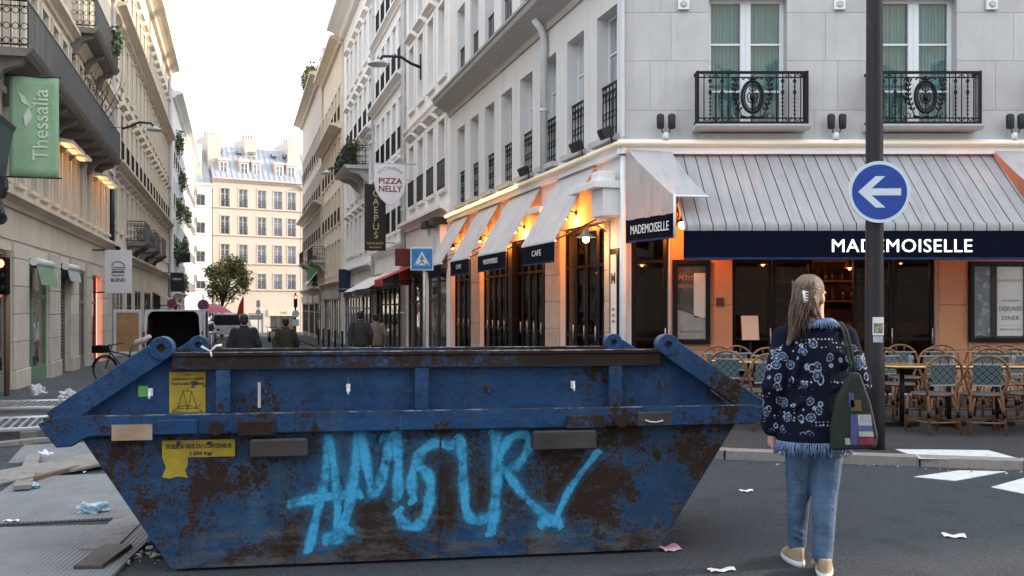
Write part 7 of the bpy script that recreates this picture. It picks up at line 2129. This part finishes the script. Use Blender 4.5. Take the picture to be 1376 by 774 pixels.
for sx in (-1, 1):
    for zc, sz in ((H - 0.05, -1), (0.55, 1)):
        xi = sx * (hw - (0.18 if sz < 0 else 0.1)); m.add([(xi, 0.004, zc), (xi - sx * 0.16, 0.004, zc), (xi - sx * 0.05, 0.004, zc + sz * 0.05), (xi - sx * 0.0, 0.004, zc + sz * 0.16)], [(0, 1, 2, 3)])
m.build('body', VW, van)
MB().quad((-hw + 0.075, 0.06, 0.62), (-hw + 0.075, 2.8, 0.62), (-hw + 0.15, 2.8, H - 0.3), (-hw + 0.15, 0.06, H - 0.3)).quad((hw - 0.075, 0.06, 0.62), (hw - 0.075, 2.8, 0.62), (hw - 0.15, 2.8, H - 0.3), (hw - 0.15, 0.06, H - 0.3)).build('side_lining', PLY, van)
MB().box((-hw + 0.06, 0.04, 0.56), (hw - 0.06, 2.9, 0.6)).quad((-hw + 0.06, 2.9, 0.6), (hw - 0.06, 2.9, 0.6), (hw - 0.15, 2.9, H - 0.06), (-hw + 0.15, 2.9, H - 0.06)).quad((-hw + 0.06, 0.05, 0.6), (-hw + 0.06, 2.9, 0.6), (-hw + 0.15, 2.9, H - 0.06), (-hw + 0.15, 0.05, H - 0.06)).quad((hw - 0.06, 0.05, 0.6), (hw - 0.06, 2.9, 0.6), (hw - 0.15, 2.9, H - 0.06), (hw - 0.15, 0.05, H - 0.06)).quad((-hw + 0.15, 0.05, H - 0.065), (hw - 0.15, 0.05, H - 0.065), (hw - 0.15, 2.9, H - 0.065), (-hw + 0.15, 2.9, H - 0.065)).build('load_bay', VIN, van)
m = MB(); m.quad((-0.7, 3.52, 1.74), (0.7, 3.52, 1.74), (0.78, 3.98, 1.25), (-0.78, 3.98, 1.25)); m.build('windscreen', VG, van, T(0, 0.02, 0.012))
for sx in (-1, 1):
    MB().add([(sx * (hw - 0.083), 2.6, 1.22), (sx * (hw - 0.083), 3.85, 1.24), (sx * (hw - 0.083), 3.4, 1.72), (sx * (hw - 0.083), 2.6, 1.76)], [(0, 1, 2, 3)]).build('side_window', VG, van, T(sx * 0.006, 0, 0))
    MB().box((sx * hw - 0.02, 3.5, 1.15), (sx * (hw + 0.2), 3.6, 1.4)).build('mirror', TRIM, van, bevel=0.02)
    MB().box((sx * hw - 0.012, -0.005, 0.75), (sx * (hw - 0.09), 0.02, 1.25)).build('tail_light', pm('tail_red', (0.35, 0.02, 0.02), 0.3), van, T(0, -0.015, 0))
    for y in (0.95, 3.9):
        wh_ = MB().lathe([(0.2, -0.1), (0.32, -0.1), (0.33, 0), (0.32, 0.1), (0.2, 0.1)], (0, 0, 0), 20, 0, 'x').build('wheel', TYRE, van, T(sx * (hw - 0.1), y, 0.33))
        MB().lathe([(0.19, -0.105), (0.15, -0.11), (0.05, -0.112)], (0, 0, 0), 16, 0, 'x').build('rim', STEEL, wh_, Matrix.Diagonal((-sx, 1, 1, 1)))
MB().box((-hw, -0.1, 0.28), (hw, 0.0, 0.5)).build('bumper', TRIM, van, bevel=0.03)
def vandoor(sx, ang, inner):
    d = thing('x', '', '')
    for k in ('label', 'category'): del d[k]
    bpy.data.objects.remove(d)
    Dh = H - 0.5
    fr_ = MB().box((0, -0.03, 0.0), (0.09, 0.03, Dh)).box((0.76, -0.03, 0), (0.85, 0.03, Dh)).box((0.09, -0.03, 0), (0.76, 0.03, 0.12)).box((0.09, -0.03, Dh - 0.1), (0.76, 0.03, Dh))
    Md = T(sx * hw, -0.03, 0.5) @ Rz(ang) @ Matrix.Diagonal((-sx, 1, 1, 1))
    dr_ = fr_.build('rear_door', VW, van, Md, bevel=0.015)
    MB().box((0.09, -0.018, 0.12), (0.76, 0.018, Dh - 0.1)).build('door_lining', inner, dr_)
    MB().box((0.7, -0.05, 0.4), (0.74, -0.03, 0.6)).build('door_handle', TRIM, dr_)
vandoor(-1, R(172), PLY); vandoor(1, R(-95), VIN)

# parked cars further down, each with body, glass, wheels
def car(label, p, paint, rz_=SA, group=None, Lc_=4.1, Hc=1.48):
    o = thing('parked_car', label, 'car', p, rz_, group)
    k = Lc_ / 4.1
    prof = [(-2.05, 0.3), (-2.08, 0.6), (-2.0, 0.92), (-1.75, 0.98), (-1.45, Hc - 0.06), (-1.0, Hc), (0.1, Hc), (0.55, Hc - 0.1), (1.15, 0.98), (1.85, 0.84), (2.05, 0.62), (2.05, 0.3)]
    b = MB(); n = len(prof); secs = ((-0.86, 0.97, 0.0), (-0.83, 1.0, 0.02), (0.83, 1.0, 0.02), (0.86, 0.97, 0.0)); vs = []
    for X, f_, _ in secs:
        for y, z in prof:
            ins = 0.17 * max(0, (z - 0.95)) / (Hc - 0.95)
            vs.append((X * (1 - ins), y * f_ * k, z))
    fs = [tuple(range(n)), tuple(range(4*n-1, 3*n-1, -1))] + [(s2*n+i, (s2+1)*n+i, (s2+1)*n+(i+1) % n, s2*n+(i+1) % n) for s2 in range(3) for i in range(n)]
    b.add(vs, fs); b.build('body', paint, o, bevel=0.04)
    MB().quad((-0.62, -1.79*k, 1.0), (0.62, -1.79*k, 1.0), (0.58, -1.5*k, Hc - 0.09), (-0.58, -1.5*k, Hc - 0.09)).build('rear_window', VG, o, T(0, -0.03, 0.0))
    MB().quad((-0.66, 1.12*k, 1.0), (0.66, 1.12*k, 1.0), (0.6, 0.6*k, Hc - 0.1), (-0.6, 0.6*k, Hc - 0.1)).build('windscreen', VG, o, T(0, 0.03, 0.02))
    for sx in (-1, 1):
        MB().quad((sx*0.84, -1.4*k, 1.0), (sx*0.84, 0.95*k, 1.0), (sx*0.735, 0.45*k, Hc - 0.1), (sx*0.735, -1.2*k, Hc - 0.1)).build('side_window', VG, o, T(sx * 0.012, 0, 0))
        MB().box((sx * 0.8, -2.06*k, 0.68), (sx * 0.58, -2.02*k, 0.86)).build('tail_light', MATS['tail_red'], o, T(0, -0.02, 0), bevel=0.01)
        MB().box((sx * 0.85, 0.7*k, 0.95), (sx * 1.0, 0.85*k, 1.08)).build('mirror', paint, o, bevel=0.02)
        for y in (-1.25*k, 1.3*k):
            wh_ = MB().lathe([(0.2, -0.09), (0.3, -0.09), (0.31, 0), (0.3, 0.09), (0.2, 0.09)], (0, 0, 0), 18, 0, 'x').build('wheel', TYRE, o, T(sx * 0.8, y, 0.31))
            MB().lathe([(0.19, -0.095), (0.14, -0.1), (0.04, -0.1)], (0, 0, 0), 14, 0, 'x').build('rim', STEEL, wh_, Matrix.Diagonal((-sx, 1, 1, 1)))
    MB().box((-0.26, -2.1*k, 0.5), (0.26, -2.06*k, 0.62)).build('number_plate', WHITEM, o)
def on_street(s_, n_): v2 = sn(s_, n_); v2.z = gz(s_); return v2
car('silver parked car directly in front of the open white van', on_street(40.5, -1.9), pm('silver_paint', (0.35, 0.36, 0.38), 0.3, metal=0.6, var=0.05))
car('white parked car beyond the silver parked car', on_street(47, -1.9), VW)
car('dark grey parked car beyond the white parked car', on_street(54, -1.9), pm('dark_paint', (0.03, 0.032, 0.036), 0.25))
car('white car crossing at the end of the street below the tree', on_street(84, -1.0), pm('white_paint', (0.6, 0.6, 0.6), 0.3), SA + R(75), None, 4.8, 2.0)

# ------------------------------------------------------------------ bicycle leaning by the van
bp = gp(166, 24.5); bp.z = gz(bp.dot(S)) + (0.11 if bp.dot(N) < -2.85 else 0)
bi = thing('bicycle', 'black city bicycle with a long pale seat parked behind the skip', 'bicycle', bp, SA + R(62))
def wheel(y):
    w_ = MB().tube([(0, 0.33 * math.cos(a), 0.33 * math.sin(a)) for a in [2 * math.pi * k / 28 for k in range(28)]], 0.02, 6, True).build('wheel', TYRE, bi, T(0, y, 0.35))
    s2 = MB()
    for k in range(14): a = 2 * math.pi * k / 14; s2.bar((0, 0, 0), (0, 0.31 * math.cos(a), 0.31 * math.sin(a)), 0.004)
    s2.lathe([(0.025, -0.04), (0.025, 0.04)], (0, 0, 0), 8, 0, 'x').build('spokes', STEEL, w_)
    MB().tube([(0, 0.37 * math.cos(a), 0.37 * math.sin(a)) for a in [math.pi * (0.05 + k / 12) for k in range(11)]], 0.018, 5).build('mudguard', BLACKF, w_)
wheel(-0.53); wheel(0.53)
MB().tube([(0, -0.53, 0.35), (0, -0.08, 0.32), (0, 0.36, 0.78)], 0.018, 7).tube([(0, -0.08, 0.32), (0, -0.2, 0.85)], 0.018, 7).tube([(0, -0.18, 0.72), (0, 0.34, 0.82)], 0.018, 7).tube([(0, -0.53, 0.35), (0, -0.17, 0.7)], 0.012, 6).build('frame', BLACKF, bi)
MB().tube([(0, 0.53, 0.35), (0, 0.4, 0.7), (0, 0.34, 0.98)], 0.016, 7).build('fork', BLACKF, bi)
MB().tube([(-0.28, 0.2, 1.02), (-0.15, 0.32, 1.0), (0, 0.36, 0.98), (0.15, 0.32, 1.0), (0.28, 0.2, 1.02)], 0.014, 7).build('handlebar', BLACKF, bi)
MB().tube([(0, -0.3, 0.98), (0, -0.36, 1.06), (0, -0.6, 1.12), (0, -0.75, 1.22)], [0.05, 0.07, 0.075, 0.05], 10).build('seat', pm('pale_seat', (0.6, 0.57, 0.52), 0.6), bi)
MB().tube([(0, -0.2, 0.85), (0, -0.24, 0.98), (0, -0.35, 1.0)], 0.016, 6).build('seat_post', STEEL, bi)
MB().lathe([(0.09, -0.01), (0.09, 0.01)], (0.04, -0.08, 0.32), 16, 0, 'x').bar((0.06, -0.08, 0.32), (0.06, -0.02, 0.17), 0.02).bar((-0.06, -0.08, 0.32), (-0.06, -0.14, 0.47), 0.02).build('crank', STEEL, bi)
MB().box((-0.17, 0.5, 0.78), (0.17, 0.8, 0.98)).build('basket', BLACKF, bi, bevel=0.02)

# ------------------------------------------------------------------ far street things
o = thing('street_tree', 'leafy tree with green and yellow leaves at the end of the street', 'tree', on_street(78, 1.4) , 0)
p = at(298, 430, 84); o.location = (p.x, p.y, gz(84) - 0.05)
tk = MB().tube([(0, 0, 0), (0.05, 0, 1.4), (0.0, 0.1, 2.4)], [0.16, 0.12, 0.1], 8)
r_ = random.Random(6); cs = []
for i in range(14):
    a = i * 2.4; q = Vector((math.cos(a) * r_.uniform(0.5, 2.0), math.sin(a) * r_.uniform(0.5, 2.0), r_.uniform(2.2, 6.6)))
    tk.tube([(0, 0.1, 2.2 + 0.1 * i), (q.x * 0.5, q.y * 0.5, q.z * 0.8), tuple(q)], [0.06, 0.04, 0.015], 5)
    cs.append((q.x, q.y, q.z, r_.uniform(0.7, 1.15), r_.uniform(0.7, 1.15), r_.uniform(0.6, 1.0)))
tk.build('trunk', pm('tree_bark', (0.07, 0.055, 0.045), 0.9, var=0.3), o)
f = leaf_cloud(cs, 5600, 0.23, 31).build('crown', [LEAF, LEAFY], o)
p = at(397, 402, 60); v2 = Vector((p.x, p.y, 0)); v2.z = gz(v2.dot(S)); tl = traffic_light('traffic light showing red at the far crossing', v2, SA, None, 0, 2.3)
MB().lathe([(0.22, -0.02), (0.22, 0.0)], (0, -0.12, 1.9), 18, 0, 'y').build('round_sign', SIGNW, tl); MB().box((-0.2, -0.14, 1.15), (0.2, -0.12, 1.55)).build('plate', SIGNW, tl)
def round_sign(label, px, py, Y, post_from=None):
    p = at(px, py, Y); v2 = Vector((p.x, p.y, 0)); v2.z = gz(v2.dot(S))
    o = thing('no_parking_sign', label, 'sign', v2, SA)
    h = p.z - v2.z
    MB().tube([(0, 0.04, 0), (0, 0.04, h + 0.35)], 0.03, 7).build('post', STEEL, o)
    d_ = MB().lathe([(0.21, 0.0), (0.21, 0.02)], (0, 0, h), 24, 0, 'y').build('disc', pm('sign_red', (0.3, 0.015, 0.03), 0.4), o)
    MB().lathe([(0.15, -0.004), (0.15, -0.001)], (0, 0, h), 24, 0, 'y').build('face', pm('sign_navy', (0.02, 0.03, 0.12), 0.4), d_)
    MB().bar((-0.105, -0.006, h + 0.105), (0.105, -0.006, h - 0.105), 0.04, 0.004, (0, 1, 0)).build('slash', MATS['sign_red'], d_)
round_sign('round no parking sign on the left pavement beyond the van', 231, 408, 44); round_sign('round no parking sign right beside the open van roof', 273, 410, 36)
o = thing('parasol', 'pink parasol open at the end of the street beside the tree', 'parasol', (0, 0, 0)); p = at(287, 410, 74); o.location = (p.x, p.y, gz(74))
MB().lathe([(1.5, 2.3), (0.8, 2.75), (0.05, 3.05), (0.02, 3.1)], (0, 0, -0.3), 8, smooth=False).build('canopy', pm('pink_cloth', (0.55, 0.16, 0.2), 0.8), o); MB().tube([(0, 0, 0), (0, 0, 2.7)], 0.03, 6).build('pole', WHITEM, o); MB().lathe([(0.3, 0), (0.3, 0.08)], (0, 0, 0), 12).build('base', DKGREY, o)
o = thing('flag', 'small red flag above the head of the person in the black sweater', 'flag', (0, 0, 0)); p = at(325, 420, 66); o.location = (p.x, p.y, gz(66))
MB().tube([(0.12, 0, 0), (0.12, 0, 3.1)], 0.025, 6).build('pole', STEEL, o); MB().prism([(0.1, 3.1), (0.1, 1.9), (-0.35, 1.8), (-0.2, 2.5), (0.0, 2.95)], -0.01, 0.01).build('cloth', REDC, o)
o = thing('signpost', 'slim signpost with small white plates in the middle of the far street', 'sign', (0, 0, 0)); p = at(347, 420, 62); o.location = (p.x, p.y, gz(62)); o.rotation_euler = (0, 0, SA)
MB().tube([(0, 0.03, 0), (0, 0.03, 2.7)], 0.03, 6).build('post', STEEL, o); MB().box((-0.12, 0, 2.3), (0.12, 0.02, 2.75)).build('plate', SIGNW, o); MB().lathe([(0.17, 0), (0.17, 0.02)], (0, 0, 2.0), 16, 0, 'y').build('plate', SIGNW, o)
# scooters parked by the far traffic light
def scooter(label, p, rz_, paint):
    o = thing('scooter', label, 'scooter', p, rz_, 'scooters parked at the far crossing')
    for y in (-0.6, 0.62): MB().lathe([(0.12, -0.05), (0.22, -0.05), (0.24, 0), (0.22, 0.05), (0.12, 0.05)], (0, y, 0.24), 14, 0, 'x').build('wheel', TYRE, o)
    MB().prism([(-0.8, 0.45), (-0.85, 0.75), (-0.1, 0.72), (0.0, 0.35), (0.35, 0.32), (0.5, 0.95), (0.62, 0.95), (0.55, 0.25), (-0.2, 0.2)], -0.16, 0.16, 0, Rz(R(90))).build('body', paint, o, bevel=0.03)
    MB().box((-0.15, -0.75, 0.76), (0.15, -0.05, 0.86)).build('seat', BLACKF, o, bevel=0.03); MB().tube([(-0.32, 0.45, 1.05), (0, 0.55, 1.0), (0.32, 0.45, 1.05)], 0.02, 6).tube([(0, 0.55, 1.0), (0, 0.62, 0.4)], 0.03, 6).build('handlebar', BLACKF, o)
    MB().lathe([(0.08, 0), (0.03, 0.03)], (0, 0.64, 0.85), 12, 0, 'y').build('headlight', emat('headlamp', (1, 0.9, 0.7), 1.5), o)
for i, (px, Y) in enumerate(((366, 66), (374, 64), (381, 67))): scooter('pale scooter parked in a row at the far crossing', gp(px, Y), SA + R(160 + 20 * i), pm('scooter_%d' % i, ((0.5, 0.45, 0.38), (0.3, 0.3, 0.3), (0.45, 0.4, 0.3))[i], 0.35))
# pavement bollards on the right
bolm = MB().lathe([(0.05, 0), (0.05, 0.85), (0.06, 0.87), (0.06, 0.93), (0.03, 0.98)], (0, 0, 0), 10).mesh('bollard', DKGREY)
for k in range(9):
    s_ = 30 + 3.2 * k; v2 = sn(s_, 4.45, gz(s_) + 0.1); b_ = link_mesh('bollard', bolm); b_.location = v2; tag(b_, 'slim dark bollard on the right pavement edge, %s one past the blue crossing sign' % ORD[k], 'bollard', 'bollards along the right pavement')

# ------------------------------------------------------------------ rubbish, planks and plates on the left
def ribbed():
    m, t, p = newmat('ribbed_plate'); o = coords(t)
    wv = t.nodes.new('ShaderNodeTexWave'); wv.inputs['Scale'].default_value = 10.5; wv.inputs['Distortion'].default_value = 0.6; wv.inputs['Detail'].default_value = 1; t.links.new(o, wv.inputs['Vector'])
    d = maprange(t, noise(t, o, 2.2, 8, 0.7), 0.3, 0.7)
    cc = mixc(t, d, (0.11, 0.115, 0.12), (0.20, 0.205, 0.21)); cc = mixc(t, mth(t, 'MULTIPLY', wv.outputs['Fac'], 0.4), cc, (0.1, 0.1, 0.105))
    cc = mixc(t, maprange(t, noise(t, o, 5, 9, 0.75), 0.6, 0.7, 0, 0.8), cc, (0.07, 0.055, 0.045))
    t.links.new(cc, p.inputs['Base Color']); p.inputs['Roughness'].default_value = 0.75; bumpn(t, p, wv.outputs['Fac'], 0.5, 0.01); return m
RIB = ribbed()
WOOD = pm('grey_wood', (0.19, 0.18, 0.17), 0.85, var=0.25, scale=4, bump=0.4, bscale=30, c2=(0.11, 0.085, 0.065), lo=0.55, hi=0.65)
def GZ(p):
    v3 = Vector((p[0], p[1], 0)); s3, n3 = v3.dot(S), v3.dot(N)
    return gz(s3) + (0.112 if (n3 < -2.85 and s3 > 14.5) else 0.0)
def flat_plate(label, px, py, wd, ln, rz_, mat=RIB, th=0.02, name='ribbed_plate', cat='plate', tilt=0.0, lift=0.0):
    p = ground(px, py, 0); 
    for _ in range(3): p = ground(px, py, GZ(p))
    o = MB().box((-wd/2, -ln/2, 0), (wd/2, ln/2, th)).build(name, mat, None, bevel=0.004, seg=1)
    sl_ = -math.atan((gz(p.dot(S) + 0.5) - gz(p.dot(S) - 0.5)))
    o.matrix_world = T(p.x, p.y, GZ(p) + 0.003 + lift) @ Matrix.Rotation(sl_, 4, N) @ Rz(rz_) @ Ry(tilt)
    return tag(o, label, cat)
flat_plate('grey ribbed steel plate lying on the ground left of the skip', 105, 668, 1.25, 1.9, 0.25)
flat_plate('grey ribbed steel plate with a dark edge in front of the skip corner', 30, 745, 1.4, 1.3, 0.12, th=0.026)
flat_plate('smooth grey board lying near the planks', 45, 640, 0.5, 2.2, -0.5, WOOD, 0.03, 'board', 'board', lift=0.024)
flat_plate('wide ribbed plate behind the planks', 120, 615, 1.5, 1.5, 0.3)
def plank(label, x0, y0, x1, y1, wd=0.12, th=0.05, mat=WOOD, name='plank', lift=0.0):
    a, b2 = ground(x0, y0), ground(x1, y1)
    for _ in range(3): a, b2 = ground(x0, y0, GZ(a)), ground(x1, y1, GZ(b2))
    za, zb2 = GZ(a) + th/2 + 0.004 + lift, GZ(b2) + th/2 + 0.004 + lift
    o = MB(); d = b2 - a; c = (a + b2) / 2
    o.bar((a.x - c.x, a.y - c.y, za), (b2.x - c.x, b2.y - c.y, zb2), wd, th)
    o = o.build(name, mat, None, bevel=0.004, seg=1); o.location = (c.x, c.y, 0)
    return tag(o, label, 'plank', 'loose planks by the skip')
plank('long weathered plank end sticking towards the skip, nearest the fence panels', -60, 606, 62, 592, 0.16, 0.06)
plank('broken grey plank lying diagonally on the ribbed plates', 30, 664, 46, 618, 0.13, 0.04, lift=0.03)
plank('thin brown batten across the ribbed plate', 30, 655, 105, 635, 0.05, 0.04, pm('brown_wood', (0.12, 0.08, 0.055), 0.85, var=0.3), lift=0.025)
plank('dark beam under the left tip of the skip', 70, 604, 112, 604, 0.09, 0.06, MATS['brown_wood'])
plank('wet dark plank lying along the skip foot', 118, 772, 160, 742, 0.16, 0.05, pm('wet_wood', (0.04, 0.035, 0.03), 0.5, var=0.3))
plank('short broken plank beside the skip corner', 130, 745, 178, 700, 0.22, 0.035, WOOD)
# crowd barrier panels lying flat
def barrier(label, px, py, rz_, lift, wd=2.3, ht=1.1):
    p = ground(px, py)
    for _ in range(3): p = ground(px, py, GZ(p))
    o = thing('crowd_barrier', label, 'barrier', (0, 0, 0)); sl_ = -math.atan((gz(p.dot(S) + 0.5) - gz(p.dot(S) - 0.5)))
    o.matrix_world = T(p.x, p.y, GZ(p) + lift) @ Matrix.Rotation(sl_, 4, N) @ Rz(rz_)
    MB().tube([(-wd/2, -ht/2, 0.03), (wd/2, -ht/2, 0.03), (wd/2, ht/2, 0.03), (-wd/2, ht/2, 0.03)], 0.03, 7, True).build('frame', STEEL, o)
    for k in range(19):
        x = -wd/2 + wd * (k + 1) / 20; MB().bar((x, -ht/2, 0.03), (x, ht/2, 0.03), 0.026).build('bar', STEEL, o)
    for sx in (-1, 1): MB().bar((sx * wd * 0.35, -ht/2 - 0.05, 0.03), (sx * wd * 0.35, -ht/2 - 0.05, 0.22), 0.03).bar((sx * wd * 0.35, -ht/2 - 0.05, 0.03), (sx * wd * 0.35, -ht/2 + 0.02, 0.03), 0.03).build('foot', STEEL, o)
barrier('grey crowd barrier panel lying flat, nearest the skip', 20, 577, 0.32, 0.05); barrier('grey crowd barrier panel lying flat beyond the first, with white bags on it', 25, 551, 0.2, 0.06)
# small litter
def crumple(name, label, px, py, size, mat, seed, flat=0.35, cat='litter', lift=0.0, z=None):
    p = ground(px, py)
    for _ in range(3): p = ground(px, py, GZ(p) if z is None else z)
    r2_ = random.Random(seed); bm = bmesh.new(); bmesh.ops.create_icosphere(bm, subdivisions=3, radius=1)
    ph = [r2_.uniform(0, 6) for _ in range(6)]
    for v3 in bm.verts:
        c = v3.co.copy(); k = 1 + 0.28 * math.sin(c.x * 4 + ph[0]) * math.sin(c.y * 5 + ph[1]) + 0.22 * math.sin(c.z * 7 + c.x * 6 + ph[2]) + r2_.uniform(-0.08, 0.08)
        v3.co = Vector((c.x * k * size * 1.3, c.y * k * size * 0.8, max(0, (c.z + 0.5)) * k * size * flat))
    me = bpy.data.meshes.new(name); bm.to_mesh(me); bm.free(); me.materials.append(mat)
    o = link_mesh(name, me); o.location = (p.x, p.y, (GZ(p) if z is None else z) + lift); o.rotation_euler = (0, 0, r2_.uniform(0, 6))
    return tag(o, label, cat)
PLASTIC = pm('white_plastic', (0.55, 0.57, 0.6), 0.35, var=0.15, scale=6, bump=0.2); BPL = pm('bluish_plastic', (0.3, 0.42, 0.5), 0.3, var=0.2, scale=6)
crumple('plastic_bag', 'crumpled bluish plastic wrapper lying on the ribbed plate', 124, 692, 0.075, BPL, 1, 0.6, lift=0.02)
crumple('plastic_bag', 'white plastic bag lying on the crowd barrier, nearer the shop house', 52, 538, 0.14, PLASTIC, 2, 0.9, lift=0.08); crumple('plastic_bag', 'white plastic bag lying beside the crowd barrier near the skip tip', 92, 541, 0.12, PLASTIC, 3, 0.8, lift=0.08)
crumple('paper_scrap', 'crumpled white scrap by the plank ends', 61, 615, 0.06, PLASTIC, 4, 0.6, lift=0.02); crumple('paper_scrap', 'small pale blue scrap beside the batten', 46, 659, 0.05, BPL, 5, 0.4, lift=0.03)
def sheet_litter(name, label, px, py, w_, l_, rz_, mat, curl=0.02, lift=0.004):
    p = ground(px, py); m = MB(); n = 6
    for i in range(n + 1):
        for j in range(n + 1):
            x, y = w_ * (i / n - 0.5), l_ * (j / n - 0.5)
            m.v.append((x, y, curl * 0.45 * (abs(i / n - 0.5) * 2) ** 2 * (j / n) + 0.005 * math.sin(i * 1.7 + j) * (1 if curl else 0) + 0.006))
    for i in range(n):
        for j in range(n): a = i * (n + 1) + j; m.f.append([a, a + n + 1, a + n + 2, a + 1]); m.mi.append(0); m.sm.append(True)
    o = m.build(name, mat); o.location = (p.x, p.y, lift); o.rotation_euler = (0, 0, rz_)
    return tag(o, label, 'litter')
sheet_litter('paper_scrap', 'pink paper lying at the right foot of the skip', 900, 739, 0.13, 0.11, 0.4, pm('pink_paper', (0.6, 0.33, 0.45), 0.8), 0.04)
sheet_litter('flattened_box', 'flattened pale card lying on the road between the skip and the person', 970, 768, 0.16, 0.05, 0.25, PAPER, 0.02)
sheet_litter('paper_scrap', 'small pale leaf of paper on the road near the kerb by the skip end', 1003, 661, 0.11, 0.05, 0.2, PAPER, 0.02); sheet_litter('paper_scrap', 'scrap of white paper on the open road below the crossing stripes', 1282, 722, 0.14, 0.07, -0.2, PAPER, 0.03)
sheet_litter('paper_scrap', 'white strip of paper on the ribbed plate', 16, 705, 0.1, 0.035, 0.0, PAPER, 0.005, 0.024)
sheet_litter('juice_carton', 'small flattened white carton under the skip corner', 163, 757, 0.06, 0.08, 0.3, PAPER, 0.0, 0.012)
for i, (px, py) in enumerate(((146, 762), (150, 766), (165, 752))): pass
# grit and crumbs along the kerb and around the skip
gr = MB(); r_ = random.Random(21)
def crumb(x, y, s_, z=0.0):
    a = [Vector((r_.uniform(-1, 1), r_.uniform(-1, 1), r_.uniform(0, 0.9))) * s_ for _ in range(4)]
    gr.add([(x + v3.x, y + v3.y, max(0.002, v3.z) + z) for v3 in a], [(0, 1, 2), (0, 2, 3), (0, 3, 1), (1, 3, 2)], r_.choice((0, 0, 1)))
for i in range(500):
    x = r_.uniform(-4.5, -1.9); y = r_.uniform(5.2, 9.5); 
    if -0.3 < (x - SKO.x) * 1 < 0.2 and y < 5.6: continue
    crumb(x, y, r_.uniform(0.006, 0.025), 0.0)
for i in range(160):
    k = r_.random(); a = kl[2].lerp(kl[3], k); crumb(a.x + r_.uniform(-0.1, 0.1), a.y - 0.05 - abs(r_.gauss(0, 0.12)), r_.uniform(0.005, 0.02))
for i in range(120): crumb(r_.uniform(-1.8, 4.5), r_.uniform(5.0, 9.0), r_.uniform(0.003, 0.009))
for i in range(110): crumb(r_.gauss(-2.15, 0.14), r_.gauss(5.85, 0.16), r_.uniform(0.01, 0.035), 0.0)
go = gr.build('grit', [pm('grit_dark', (0.07, 0.06, 0.05), 0.9, var=0.4, scale=20), pm('grit_pale', (0.32, 0.3, 0.27), 0.9, var=0.3, scale=20)])
tag(go, 'scattered grit and crumbs of rubble around the skip and along the kerb', 'grit', None, 'stuff')
